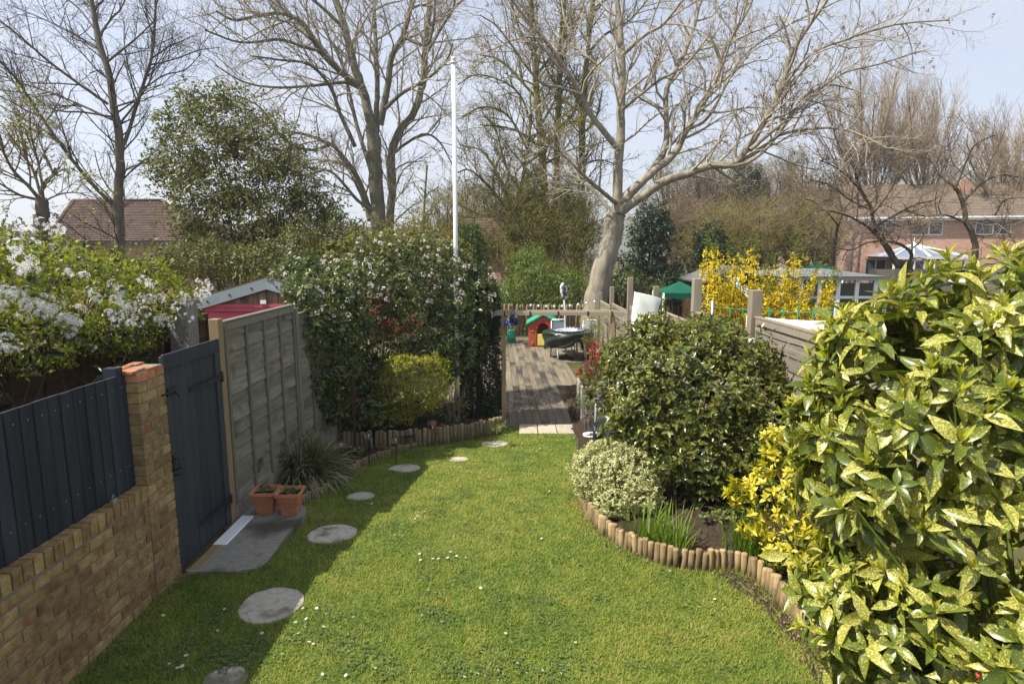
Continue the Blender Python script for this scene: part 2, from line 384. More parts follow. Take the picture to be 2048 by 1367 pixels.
M['stone'] = pm('stepping_stone', [(.28, .255, .20), (.43, .395, .32), (.50, .465, .385)], (26, 26, 26), 9, .92, .5, .08, .15, stain=((.17, .155, .11), 4., .54))
M['slab'] = pm('paving_slab', [(.30, .25, .185), (.40, .345, .26), (.45, .40, .31)], (10, 10, 10), 8, .92, .4, .1, .15)
M['terracotta'] = pm('terracotta', [(.36, .13, .065), (.48, .20, .105), (.54, .27, .16)], (9, 9, 14), 6, .85, .2, .06, .2)
M['soil'] = pm('soil', [(.020, .014, .009), (.05, .036, .024), (.085, .064, .045)], (30, 30, 30), 10, .95, 1.0, 0, .1)
M['earth'] = pm('earth', [(.05, .045, .02), (.08, .075, .03), (.12, .10, .05)], (1.5, 1.5, 1.5), 8, .95, .4, 0, .1)
M['lawn'] = pm('turf', [(.08, .085, .024), (.12, .13, .034), (.17, .16, .055)], (14, 14, 14), 9, .95, .5, 0, .05, stain=((.11, .095, .04), 1.6, .6))
M['deck'] = pm('weathered_decking', [(.125, .102, .072), (.205, .172, .122), (.28, .24, .175)], (10, .9, 10), 8, .8, .35, .12, .2, stain=((.058, .052, .044), .55, .52))
M['deckg'] = pm('grey_grooved_board', [(.24, .215, .18), (.36, .33, .285), (.44, .41, .36)], (1.5, 12, 12), 7, .85, .3, .15, .2)
M['timber'] = pm('treated_timber', [(.24, .15, .075), (.36, .25, .14), (.42, .32, .20)], (18, 18, 2.5), 6, .8, .3, .1, .2)
M['beam'] = pm('pale_timber', [(.36, .29, .20), (.47, .40, .30)], (2.5, 18, 18), 6, .8, .3, .1, .2)
M['white'] = pm('white_plastic', [(.72, .72, .69), (.80, .80, .78)], (3, 3, 3), 3, .4, 0, .03, .4)
M['whitepaint'] = pm('white_enamel', [(.74, .74, .73), (.82, .82, .82)], (8, 8, 2), 5, .35, .05, .02, .4)
M['cloth'] = pm('white_cloth', [(.66, .68, .60), (.80, .82, .74)], (3, 3, 3), 3, .8, .1, .02, .1)
M['sheet'] = pm('white_sheet', [(.78, .79, .80), (.84, .84, .85)], (3, 3, 3), 3, .8, .1, .02, .1)
M['iron'] = pm('black_iron', [(.012, .012, .013), (.03, .028, .026)], (20, 20, 20), 4, .5, .2, .1, .4)
M['steel'] = pm('galvanised_steel', [(.26, .28, .29), (.38, .40, .41)], (12, 12, 12), 5, .42, .1, .05, .5, metal=.7)
M['brass'] = pm('brass', [(.42, .30, .12), (.5, .37, .16)], (12, 12, 12), 3, .35, .1, .05, .5, metal=.8)
M['pink'] = pm('pink_painted_boards', [(.46, .075, .115), (.56, .115, .155)], (4, 4, 4), 5, .7, .1, .06, .25)
M['felt'] = pm('grey_fascia', [(.22, .25, .27), (.30, .335, .35)], (3, 3, 3), 4, .75, .05, .05, .25)
M['shedwood'] = pm('faded_brown_boards', [(.13, .075, .055), (.22, .14, .105), (.30, .21, .165)], (14, 14, 3), 6, .88, .3, .3, .15)
M['dash'] = pm('pebbledash', [(.10, .095, .085), (.25, .235, .21), (.40, .38, .34)], (60, 60, 60), 3, .95, 1., 0, .1)
M['black'] = pm('black_plastic', [(.012, .013, .016), (.03, .032, .036)], (8, 8, 8), 4, .3, .05, .05, .5)
M['darkgreen'] = pm('dark_green_cover', [(.010, .020, .012), (.024, .036, .022)], (4, 4, 4), 5, .3, .25, 0, .5)
M['gas'] = pm('green_gas_bottle', [(.012, .20, .105), (.03, .28, .15)], (5, 5, 5), 5, .45, .05, 0, .4)
M['red'] = pm('red_plastic', [(.55, .03, .02), (.62, .06, .04)], (4, 4, 4), 3, .4, 0, 0, .4)
M['rust'] = pm('brown_red_plastic', [(.36, .085, .04), (.43, .12, .06)], (4, 4, 4), 4, .5, .05, 0, .3)
M['yellow'] = pm('yellow_plastic', [(.74, .60, .10), (.80, .66, .16)], (4, 4, 4), 3, .45, 0, 0, .35)
M['toygreen'] = pm('green_plastic_roof', [(.015, .30, .17), (.03, .38, .22)], (4, 4, 4), 3, .45, .05, 0, .35)
M['blue'] = pm('blue_white_print', [(.02, .035, .20), (.03, .06, .34), (.6, .63, .72)], (26, 26, 26), 2, .75, 0, 0, .2, pos=[.3, .5, .6])
M['navy'] = pm('navy_print', [(.008, .010, .035), (.02, .025, .07), (.5, .5, .55)], (22, 22, 22), 2, .75, 0, 0, .2, pos=[.3, .58, .66])
M['print'] = pm('black_white_print', [(.03, .03, .035), (.10, .10, .11), (.6, .6, .58), (.7, .7, .68)], (7, 7, 7), 2, .6, 0, 0, .25, pos=[.3, .46, .5, .7])
M['canopy'] = pm('green_canvas', [(.005, .07, .04), (.010, .105, .06)], (3, 3, 3), 4, .8, .1, 0, .15)
M['tarp'] = pm('pale_blue_sheet', [(.32, .46, .56), (.42, .56, .66)], (3, 3, 3), 4, .5, .2, 0, .3)
M['roofgrey'] = pm('grey_felt_roof', [(.10, .10, .095), (.17, .165, .155)], (3, 3, 3), 6, .9, .2, .1, .1)
M['tile'] = pm('brown_roof_tile', [(.07, .045, .036), (.105, .072, .058), (.14, .102, .085)], (2, 2, 2), 7, .88, .3, .12, .12, stain=((.10, .09, .06), 1.2, .6))
M['tile_b'] = pm('buff_roof_tile', [(.12, .092, .068), (.175, .138, .105)], (2, 2, 2), 7, .88, .3, .12, .12)
M['slate_roof'] = pm('grey_slate', [(.11, .105, .105), (.17, .165, .165)], (2, 2, 2), 6, .8, .2, .12, .15)
m, n, l, b = nodes('far_brickwork')
t = n.new('ShaderNodeTexCoord'); bt = n.new('ShaderNodeTexBrick'); bt.inputs['Scale'].default_value = 1; bt.inputs['Brick Width'].default_value = .225; bt.inputs['Row Height'].default_value = .075; bt.inputs['Mortar Size'].default_value = .006
bt.inputs['Color1'].default_value = (.42, .22, .15, 1); bt.inputs['Color2'].default_value = (.50, .30, .215, 1); bt.inputs['Mortar'].default_value = (.42, .33, .26, 1)
mpp = n.new('ShaderNodeMapping'); mpp.inputs['Rotation'].default_value = (R(90), 0, 0); l.new(t.outputs['Object'], mpp.inputs[0]); l.new(mpp.outputs[0], bt.inputs['Vector']); l.new(bt.outputs['Color'], b.inputs['Base Color']); b.inputs['Roughness'].default_value = .9
M['farbrick'] = m
m, n, l, b = nodes('window_glass'); b.inputs['Base Color'].default_value = (.05, .06, .07, 1); b.inputs['Roughness'].default_value = .06; b.inputs['Specular IOR Level'].default_value = .7
M['glass'] = m
m, n, l, b = nodes('clear_glass'); b.inputs['Base Color'].default_value = (.9, .95, .95, 1); b.inputs['Roughness'].default_value = .05; b.inputs['Transmission Weight'].default_value = 1.; b.inputs['IOR'].default_value = 1.3
M['clear'] = m
M['conpane'] = pm('tinted_roof_glass', [(.17, .21, .27), (.25, .29, .35)], (2, 2, 2), 3, .15, 0, .03, .5)
M['confr'] = pm('milky_roof_sheet', [(.16, .17, .165), (.23, .24, .235)], (2, 2, 2), 3, .25, 0, .03, .5)
M['hill'] = pm('distant_wooded_hill', [(.075, .085, .06), (.11, .12, .085)], (.05, .05, .05), 6, 1, 0, 0, 0)

# ------------------------------------------------------------------ ground, lawn, beds
def strip(name, ys, xl, xr, dz, mat, kind='structure', nx=1, bump=0., label=None):
    ys = np.asarray(ys); V = []; k = nx+1
    for y in ys:
        a, b_ = xl(y), xr(y); z = float(zg(y))
        for i in range(k): V.append((a+(b_-a)*i/nx, y, z+dz+(bump*(rng.random()-.5) if bump else 0)))
    Fq = [(j*k+i, j*k+i+1, (j+1)*k+i+1, (j+1)*k+i) for j in range(len(ys)-1) for i in range(nx)]
    return link(name, npmesh(name, np.array(V), [np.array(Fq)], mat, None, bool(bump)), None, kind, label)
gy = np.concatenate([[-60, -10, 0], np.arange(4, 11.6, .5), [14, 25, 50, 100, 300, 900]])
strip('ground', gy, lambda y: -500, lambda y: 500, -.012, M['earth'], nx=4)
# edging lines on the ground
EL = np.array([G(*p)[:2] for p in [(600, 1010), (650, 985), (692, 952), (725, 932), (760, 916), (800, 903), (832, 897)]])
ET = np.array([G(*p)[:2] for p in [(664, 899), (745, 899), (832, 894), (880, 889), (930, 881), (1003, 866)]])
ER = np.array([G(*p)[:2] for p in [(1150, 930), (1158, 985), (1170, 1022), (1195, 1055), (1230, 1085), (1275, 1108), (1330, 1130), (1400, 1139), (1470, 1139), (1515, 1160), (1560, 1205), (1610, 1265), (1660, 1325), (1700, 1385)]])
ER = np.vstack([ER, [[ER[-1, 0]+.12, 2.6], [ER[-1, 0]+.2, 1.4]]])
erx = lambda y: float(np.interp(y, ER[::-1, 1], ER[::-1, 0]))
lft = np.array(list(EL)+list(ET[3:]))
lfx = lambda y: -2.67 if y < EL[0, 1]-.02 else float(np.interp(y, lft[:, 1], lft[:, 0]))
def lawn_r(y): return erx(y) if y < ER[0, 1] else float(np.interp(y, [ER[0, 1], 9.4, 10.2, 10.62], [ER[0, 0], 1.05, 1.02, 1.0]))
ly = np.concatenate([np.arange(1.2, 10.6, .1), [10.63]])
strip('lawn', ly, lfx, lawn_r, 0., M['lawn'], nx=24)
strip('soil_bed', np.arange(1.4, 10.4, .06), lambda y: (erx(y) if y < ER[0, 1] else lawn_r(y))+.03, lambda y: 2.86, .07, M['soil'], nx=40, bump=.05)
# bare worn soil in front of the right edging
strip('soil_patch', np.arange(3.0, 5.15, .05), lambda y: erx(y)-float(np.interp(y, [3.0, 3.6, 4.2, 4.5, 4.62, 5.15], [.25, .12, .2, .28, .04, .0])), lambda y: erx(y)+.02, .006, M['soil'], nx=16, bump=.022)
yl0, yl1 = EL[0, 1], ET[0, 1]
strip('soil_bed', np.arange(5.5, ET[2, 1]+.25, .06), lambda y: -2.64, lambda y: (lfx(y) if y > yl0 else -2.2)-.02, .02, M['soil'], nx=26, bump=.04)
etx = lambda y: float(np.interp(y, ET[2:, 1], ET[2:, 0]))
strip('soil_bed', np.arange(ET[0, 1]+.02, 10.6, .08), lambda y: -2.64, lambda y: etx(y)-.03 if y > ET[2, 1]+.02 else float(ET[2, 0])+.0, .2, M['soil'], nx=24, bump=.05)

# ------------------------------------------------------------------ garden wall, pier, boarded fence, gate
MI = {k: MB().box(-a/2, a/2, -b/2, b/2, -c/2, c/2, ch=.004) for k, (a, b, c) in {'st': (.1025, .215, .065), 'hd': (.1025, .1025, .065), 'rl': (.215, .065, .1025), 'pA': (.215, .215, .065), 'pB': (.215, .1025, .065)}.items()}
ME = {k: v.mesh('brick', M['brick']) for k, v in MI.items()}
def brick(kind, x, y, z, par, lab=None, mat=None):
    o = link('brick', ME[kind], par, None, lab); o.location = (x-par.location[0]+(rng.random()-.5)*.004, y-par.location[1], z-par.location[2]); o.rotation_euler = tuple((rng.random(3)-.5)*.012); return o
XW = -2.68
wall = thing('garden_wall', (XW, 2.0, 0), 'low yellow stock brick wall carrying the dark slate boarded fence', 'wall')
MB().box(-.1975, -.009, .003, 2.204, -.15, .79).build('mortar', M['mortar'], wall)
for c in range(12):
    z = -.115+.0775*c; off = 0 if c % 2 else .1125
    for i in range(10):
        y = 2.0+off+.225*i+.108
        if y+.11 > 4.20: break
        brick('st', XW-.0512, y, z, wall)
    if off: brick('hd', XW-.0512, 2.051, z, wall)
    else: pass
    ye = y-.108 if y+.11 > 4.20 else y+.117
    if 4.197-ye > .018:
        o = brick('hd', XW-.0512, (ye+4.195)/2, z, wall); o.scale = (1, (4.193-ye)/.1025, 1)
for i in range(29):
    brick('rl', XW-.102, 2.04+.0755*i, .845, wall)
pier = thing('brick_pier', (XW+.004, 4.2, 0), 'yellow brick pier with a reddish top course beside the slate gate', 'pier')
MB().box(-.207, -.008, .008, .32, -.1, 1.74).build('mortar', M['mortar'], pier)
px_ = XW+.004-.1075
mred = MI['pA'].mesh('brick', M['redbrick']); mred2 = MI['pB'].mesh('brick', M['redbrick'])
for c in range(24):
    z = -.085+.0775*c
    a, b_ = (('pA', 4.3075), ('pB', 4.476)) if c % 2 else (('pB', 4.2512), ('pA', 4.42))
    for kd, y in (a, b_):
        o = brick(kd, px_, y, z, pier)
        if c == 23: o.data = mred if kd == 'pA' else mred2
mb = MB()
for i in range(14):
    x, y = -.2+.19*rng.random(), .01+.3*rng.random(); s = .02+.03*rng.random()
    mb.box(x-s, x+s, y-s, y+s, 1.725, 1.742+.015*rng.random(), ch=.004)
mb.build('mortar_cap', M['redbrick'], pier, 'stuff')
bf = thing('boarded_fence', (-2.78, 2.0, .9), 'dark slate blue vertical boarded fence standing on the low brick wall', 'fence')
ms = [MB().hexa([(0, 0, z0), (.020, 0, z0), (.012, .118, z0), (-.002, .118, z0), (0, 0, .835), (.020, 0, .835), (.012, .118, .835), (-.002, .118, .835)]).mesh('board', M['slate']) for z0 in (.0, -.002)]
for i in range(21):
    o = link('board', ms[i % 2], bf); o.location = (.004*rng.random(), .012+.104*i, -.003*rng.random()-.004*rng.random()); o.rotation_euler = ((rng.random()-.5)*.006, 0, (rng.random()-.5)*.03)
for z in (.12, .70): MB().box(-.045, -.003, 0, 2.18, z, z+.08).build('rail', M['slate'], bf)
MB().box(-.075, .018, 2.10, 2.175, -.02, .885).build('post', M['slate'], bf)
mb = MB()
for i in range(21):
    for z in (.16+.01*rng.random(), .74+.01*rng.random()):
        mb.lathe([(.005, 0), (.004, .002), (.001, .0025)], 6, (0, 0, 0)); k0 = len(mb.v)-18
        mb.v[k0:] = [(.021+p[2], .066+.104*i+p[0], z+p[1]) for p in mb.v[k0:]]
mb.build('nail_heads', M['steel'], bf, 'stuff')
pl = thing('padlock', (-2.70, 3.86, .899), 'small brass padlock standing on top of the brick wall', 'padlock')
MB().box(-.011, .011, -.02, .02, 0, .036, ch=.003).build('padlock_body', M['steel'], pl)
MB().tube([(0, .013*math.cos(a), .036+.03*max(0, math.sin(a)) if 0 < a < 3.1 else .03) for a in np.linspace(0, math.pi, 9)], .0035, 6).build('shackle', M['steel'], pl)
gate = thing('garden_gate', (-2.70, 4.535, .03), 'dark slate painted ledged plank gate beside the brick pier', 'gate')
pk = [MB().box(-.02, .0, 0, .1075, 0, 1.76, ch=.004).mesh('plank', M['gatepaint'])]
for i in range(8):
    o = link('plank', pk[0], gate); o.location = (.002*rng.random(), .005+.1098*i, .0)
MB().box(.001, .022, .0, .885, 1.655, 1.775, ch=.003).build('top_rail', M['gatepaint'], gate)
MB().box(.001, .020, .80, .885, .0, 1.653, ch=.003).build('hanging_stile', M['gatepaint'], gate)
for z, nm in ((1.42, 'strap_hinge'), (.24, 'strap_hinge')):
    mb = MB().add([(.0225, .885, z-.03), (.0225, .885, z+.03), (.0225, .34, z+.012), (.0225, .34, z-.012), (.03, .885, z-.03), (.03, .885, z+.03), (.03, .34, z+.012), (.03, .34, z-.012)], [(0, 1, 2, 3), (7, 6, 5, 4), (0, 4, 5, 1), (1, 5, 6, 2), (2, 6, 7, 3), (3, 7, 4, 0)])
    mb.tube([(.03, .882, z-.045), (.03, .882, z+.045)], .012, 8).build(nm, M['iron'], gate)
mb = MB().tube([(.018, -.06, 1.47), (.018, .16, 1.47)], .008, 8).box(.001, .012, .04, .15, 1.44, 1.50).bar((.018, .13, 1.47), (.05, .13, 1.42), .014)
mb.build('latch_bolt', M['iron'], gate)
MB().box(.001, .01, .03, .07, .82, .96).tube([(.01, .05, .93), (.05, .05, .93), (.055, .05, .85), (.01, .05, .84)], .007, 6).tube([(.01, .04, .80), (.05, .07, .80), (.05, .13, .785)], .007, 6).build('gate_handle', M['iron'], gate)
gp = thing('gate_post', (-2.72, 5.47, -.05), 'square sawn timber gate post with a bare pale top', 'post')
MB().box(-.045, .045, -.045, .045, 0, 2.03, ch=.004).build('post_shaft', M['bare'], gp)
MB().box(-.052, -.0455, -.05, .05, 0, 1.80).build('cover_strip', M['gatepaint'], gp)
# ------------------------------------------------------------------ lap fence panels
def lap_panel(X, y0, y1, z0, z1, side, label, group, wood, batten, nb=4, name='lap_fence', slat_h=.142, amp=.006):
    """horizontal waney slats between a frame; `side` is the direction of the face seen"""
    p = thing(name, (X, y0, z0), label, 'fence', group); L = y1-y0; H = z1-z0
    n = int(round(H/slat_h)); hh = H/n
    for i in range(n):
        V = []; m = 8
        for j in range(m+1):
            y = L*j/m; w = amp*math.sin(j*1.3+i*2.1)+amp*(rng.random()-.5)
            z = hh*i-.012+w; zt = hh*(i+1)+.004
            V += [(side*.017, y, max(0, z)), (side*.001, y, min(H, zt)), (side*-.008, y, min(H, zt)), (side*.006, y, max(0, z))]
        Fs = []
        for j in range(m):
            a, b_ = j*4, j*4+4
            Fs += [(a+k, a+(k+1) % 4, b_+(k+1) % 4, b_+k) for k in range(4)]
        MB().add(V, Fs).build('slat', wood, p)
    for k in range(nb+1):
        y = (L-.04)*k/nb
        for s in (side*.012, -side*.030) if k in (0, nb) else (side*.012,):
            MB().box(min(s, s+.020), max(s, s+.020), y, y+.04, 0, H, ch=.002).build('batten', batten, p)
    MB().box(min(side*.0325, side*.008), max(side*.0325, side*.008), 0.042, L-.042, H-.07, H-.003).build('top_rail', batten, p)
    MB().box(-.036, .036, -.002, L+.002, H, H+.022, ch=.003).build('capping', batten, p)
    return p
lap_panel(-2.70, 5.53, 7.33, .15, 1.93, 1, 'weathered lap fence panel with vertical battens next to the gate post', 'lap panels on the left', M['grey_wood'], M['grey_batten'])
lap_panel(-2.70, 7.44, 9.24, .0, 1.80, 1, 'shaded lap fence panel half hidden behind the big flowering shrub', 'lap panels on the left', M['grey_wood'], M['grey_batten'])
o = thing('fence_post', (-2.70, 7.385, -.3), 'slim grey fence post where the left lap panels meet', 'post'); MB().box(-.04, .04, -.04, .04, 0, 2.2).build('post_shaft', M['grey_batten'], o)
for y0, zt in ((5.53, .13), (7.44, -.02)):
    gb = MB().box(-2.725, -2.675, y0, y0+1.8, zt-.28, zt+.015, ch=.004).build('gravel_board', M['concrete'], off=(-2.70, y0, 0)); gb.location = (-2.70, y0, 0)
    tag(gb, 'concrete gravel board under the '+('sunlit end' if y0 < 6 else 'shaded far part')+' of the left lap fence', 'gravel board')
RF = [(3.5, 5.27, 1.80, 'grey lap fence panel hidden behind the speckled shrub'), (5.38, 7.14, 1.80, 'nearest clear weathered grey lap panel right of the round shrub'), (7.30, 9.44, 1.62, 'grey lap panel standing in front of the yellow forsythia'),
      (9.62, 12.12, 1.42, 'grey lap panel behind the white cloth cover'), (12.3, 14.8, 1.22, 'grey lap panel just right of the tree trunk, above the round shrub'), (15., 17.5, 1.06, 'grey lap panel right behind the pergola post'),
      (17.7, 19.8, .95, 'small far lap panel in front of the leaning tree trunk'), (20., 24.5, .45, 'lowest and farthest lap panel left of the leaning trunk')]
for i, (a, b_, zt, lab) in enumerate(RF):
    lap_panel(2.93, a, b_, zt-1.75, zt, -1, lab, 'lap panels on the right', M['grey_wood_r'], M['post_r'], nb=4)
for y, zt, w, lab in [(5.325, 1.95, .1, 'fence post hidden behind the speckled shrub'), (7.22, 2.13, .13, 'thick weathered post at the right end of the forsythia'), (9.53, 2.16, .13, 'thick weathered post at the left end of the forsythia'), (12.21, 1.88, .11, 'short grey post right behind the white cover'),
                   (14.9, 1.94, .13, 'tall slim post left of the white cover'), (17.6, 1.55, .12, 'grey post just right of the leaning trunk'), (19.9, 1.22, .12, 'grey post in front of the leaning trunk'), (24.7, 1.1, .16, 'farthest grey post left of the leaning trunk')]:
    o = thing('fence_post', (2.93, y, -.6), lab, 'post', 'posts of the right fence'); MB().box(-w/2, w/2, -w/2, w/2, 0, zt+.6, ch=.006).build('post_shaft', M['post_r'], o)
# brown neighbour fence on the far side of the passage, and a pebbledashed pillar
for y0 in (2.2, 4.05, 5.9):
    lap_panel(-3.95, y0, y0+1.8, .0, 1.78, 1, {2.2: 'brown lap panel under the left end of the white climber', 4.05: 'brown lap panel under the middle of the white climber', 5.9: 'brown lap panel behind the pebbledashed pillar'}[y0], 'brown panels beyond the passage', M['brown_wood'], M['brown_wood'])
pb = thing('pebbledash_pillar', (-3.72, 6.75, -.2), 'grey pebbledashed pillar between the white climber and the pink shed', 'pillar')
MB().box(-.11, .11, -.11, .11, 0, 2.2, ch=.01).build('pillar_shaft', M['dash'], pb); MB().box(-.13, .13, -.13, .13, 2.201, 2.25).build('pillar_cap', M['dash'], pb)
strip('passage', np.arange(2, 9, .5), lambda y: -3.9, lambda y: -2.9, .004, M['concrete'])
# ------------------------------------------------------------------ slab by the gate, threshold, stepping stones, deck
sl_ = [G(*p) for p in [(398, 1128), (372, 1145), (395, 1147), (450, 1147), (500, 1142), (530, 1130), (550, 1108), (575, 1078), (612, 1040), (600, 1028), (520, 1032), (470, 1040)]]
sl_ = [p for p in sl_]
cs = thing('concrete_path', (-2.3, 5., 0), 'rough grey concrete slab in front of the garden gate', 'slab')
V = smooth_path([(p[0]+2.3, p[1]-5.) for p in sl_]+[(sl_[0][0]+2.3, sl_[0][1]-5.)], 3)[:-1]
MB().prism([(max(-.36, a), b_) for a, b_ in V][::1], -.08, .022, 'z').build('slab_body', M['concrete'], cs)
ts = thing('threshold_stone', (-2.60, 4.95, 0), 'white painted stone strip under the slate gate', 'stone')
MB().box(-.055, .07, .04, .62, -.05, .033, ch=.01).build('painted_stone', M['whitepaint'], ts); MB().box(-.05, .045, -.38, .036, -.05, .028, ch=.008).build('bare_timber_strip', M['bare'], ts)
SS = [(450, 1362, 44, 'stepping stone cut off by the bottom edge of the picture'), (543, 1210, 64, 'large shaded stepping stone, second from the bottom'), (665, 1068, 50, 'stepping stone right of the terracotta pots, half in sun'), (722, 993, 28, 'small shaded stepping stone below the strappy grass clump'),
      (810, 937, 33, 'sunlit stepping stone crossed by a shadow below the dog ornament'), (918, 919, 21, 'smallest round stepping stone in the sun'), (989, 888, 28, 'farthest stepping stone near the pergola post')]
for i, (a, b_, rpx, lab) in enumerate(SS):
    c = G(a, b_); e = G(a+rpx, b_); r = float(np.linalg.norm(e-c))*.97
    o = thing('stepping_stone', c, lab, 'stepping stone', 'round stepping stones across the lawn', rng.random()*6)
    sl2 = math.atan(float(zg(c[1]+.1)-zg(c[1]-.1))/.2)
    mb = MB(); n_ = 40; prof = [(1., -.06), (1.0, .004), (.985, .011), (.95, .014)]
    wob = [1+.022*math.sin(3*t+i)+.014*math.sin(7*t+2*i)+.008*math.sin(13*t+i) for t in np.linspace(0, 2*math.pi, n_, endpoint=False)]
    V = [(r*k*w*math.cos(2*math.pi*j/n_), r*k*w*math.sin(2*math.pi*j/n_), z) for k, z in prof for j, w in enumerate(wob)]
    mb.add(V, [(q*n_+j, q*n_+(j+1) % n_, (q+1)*n_+(j+1) % n_, (q+1)*n_+j) for q in range(3) for j in range(n_)]+[[3*n_+j for j in range(n_)]])
    bo = mb.build('stone_disc', M['stone'], o); o.rotation_euler = (sl2, 0, 0)
# log edging
def logs(name, path, pitch, h, r, mat, label, sink=.08, half=True, closed=True):
    t_ = thing(name, (path[0][0], path[0][1], float(zg(path[0][1]))), label, 'log edging')
    P = smooth_path([(p[0], p[1], 0) for p in path], 12)[:, :2]; d = np.concatenate([[0], np.cumsum(np.linalg.norm(np.diff(P, axis=0), axis=1))])
    mbs = []
    for q in range(5):
        mb = MB(); hh = h*(.95+.1*rng.random()); rr = r*(.95+.1*rng.random())
        mb.lathe([(rr*1.02, -sink), (rr, hh*.5), (rr*.98, hh-.012), (rr*.86, hh-.002), (rr*.5, hh)], 10); mbs.append(mb.mesh('log', mat))
    k = int(d[-1]/pitch)
    for i in range(k+1):
        s = min(d[-1], i*pitch); x = float(np.interp(s, d, P[:, 0])); y = float(np.interp(s, d, P[:, 1]))
        o = link('log', mbs[int(rng.integers(5))], t_); o.location = (x-t_.location[0], y-t_.location[1], float(zg(y))-t_.location[2]+rng.normal(0, .008)); o.rotation_euler = (rng.normal(0, .045), rng.normal(0, .045), rng.random()*6)
    return t_
logs('log_edging', ER, .055, .17, .028, M['log'], 'pale wavy log roll edging of the right flower bed')
logs('log_edging', EL, .05, .10, .025, M['oldlog'], 'low dark log roll edging curving past the strappy grass clump')
logs('log_edging', ET, .068, .29, .034, M['oldlog'], 'tall weathered log roll edging in front of the golden shrub')
# deck
deck = thing('deck', (0, 10.66, -.6), 'weathered brown decking beyond the lawn behind the pergola', 'deck', kind='structure'); del deck['category']; deck.rotation_euler = (0, 0, R(1.6))
def board_mesh(Ln):
    w = .142; P = [(-w/2, -.03)]; n_ = 7
    for i in range(n_):
        a = -w/2+w*i/n_; P += [(a+.002, 0), (a+w/n_*.62, 0), (a+w/n_*.66, -.006), (a+w/n_*.96, -.006)]
    P += [(w/2, -.002), (w/2, -.03)]
    return MB().prism([(a, b_) for a, b_ in P], 0, Ln, 'y').mesh('board', M['deck'])
for y0, Ln, x0, x1 in ((0, 3.3, -1.3, 1.22), (3.306, 3.0, -1.6, 1.75), (6.312, 4.9, -1.9, 2.55)):
    me = board_mesh(Ln)
    for x in np.arange(x0, x1, .1485):
        o = link('board', me, deck); o.location = (x, y0, .02+.0015*rng.normal()); o.rotation_euler = (0, rng.normal(0, .006), 0)
MB().box(-1.35, 1.05, -.032, -.003, -.12, .012).build('fascia_board', M['deck'], deck)
for i in range(3):
    c = G(1045+38*i, 866); lab = ['left', 'middle', 'right'][i]
    o = thing('paving_slab', c, f'pale stone paving slab, {lab} one of three in front of the deck', 'paving slab', 'paving slabs before the deck', (i-1)*.015)
    MB().box(-.13, .19, -.27, .27, -.05, .022, ch=.006).build('slab_body', M['slab'], o); o.location.x = .26+.335*i; o.location.y = 10.33
# ------------------------------------------------------------------ pergola frame and what hangs on it
ZD = -.58
def onY(px, py, Y): return AY(px, py, Y)
YP = 10.72
pg = thing('pergola', (0, YP, ZD), 'slim timber frame of two posts and a pale beam across the start of the decking', 'pergola')
xl_, xr_ = onY(1007.5, 740, YP)[0], onY(1222, 740, YP)[0]; zb = onY(1010, 626, YP)[2]-ZD
for x in (xl_, xr_): MB().box(x-.038, x+.038, -.038, .038, 0, zb-.035, ch=.004).build('post', M['timber'], pg)
a, b_ = onY(988, 626, YP)[0], onY(1246, 626, YP)[0]
MB().box(a, b_, -.07, -.039, zb-.034, zb+.036, ch=.003).build('beam', M['beam'], pg)
MB().box(a+.02, b_-.1, .039, .07, zb-.03, zb+.05, ch=.003).build('beam', M['beam'], pg)
for x in (xl_+.02, onY(1060, 626, YP)[0], onY(1116, 626, YP)[0], onY(1175, 626, YP)[0], xr_-.02):
    MB().box(x-.012, x+.012, -.078, -.0705, zb-.045, zb+.04).build('bracket', M['iron'], pg)
# dark cloth bag hanging on the beam, sun hat on the post
c = onY(1026, 640, YP-.12)
bag = thing('cloth_bag', c, 'dark blue patterned cloth bag hanging from the left end of the pergola beam', 'bag')
MB().lathe([(.012, -.10), (.075, -.09), (.098, -.05), (.085, 0), (.05, .05), (.02, .09), (.012, .105)], 14, sx=1., sy=.55).build('bag_body', M['navy'], bag)
MB().tube([(-.02, 0, .09), (-.03, .02, .15), (0, .06, .17), (.03, .02, .15), (.02, 0, .09)], .006, 6).build('cord', M['navy'], bag)
c = onY(1017, 644, YP-.10)
hat = thing('sun_hat', c, 'blue and white printed sun hat on the left pergola post', 'hat')
MB().lathe([(.135, -.05), (.13, -.042), (.085, -.012), (.075, .035), (.045, .06), (.001, .065)], 18, sx=.85, sy=.7).build('hat_shape', M['blue'], hat)
# ------------------------------------------------------------------ gas bottle
c = AZ(1022.5, 684, ZD+.0); gb_ = thing('gas_bottle', c, 'green gas bottle with a red top standing at the back of the decking', 'gas bottle')
MB().lathe([(.14, 0), (.145, .03), (.145, .035), (.155, .05), (.157, .16), (.16, .165), (.16, .175), (.157, .18), (.157, .36), (.145, .42), (.11, .46), (.05, .475), (.04, .49)], 24).build('bottle_body', M['gas'], gb_)
MB().lathe([(.045, .49), (.05, .5), (.045, .60), (.03, .61)], 12).build('valve_cap', M['red'], gb_)
MB().tube([(.09*math.cos(t), .09*math.sin(t), .53+.0*t) for t in np.linspace(.5, 5.8, 14)], .012, 6).build('carry_ring', M['gas'], gb_)
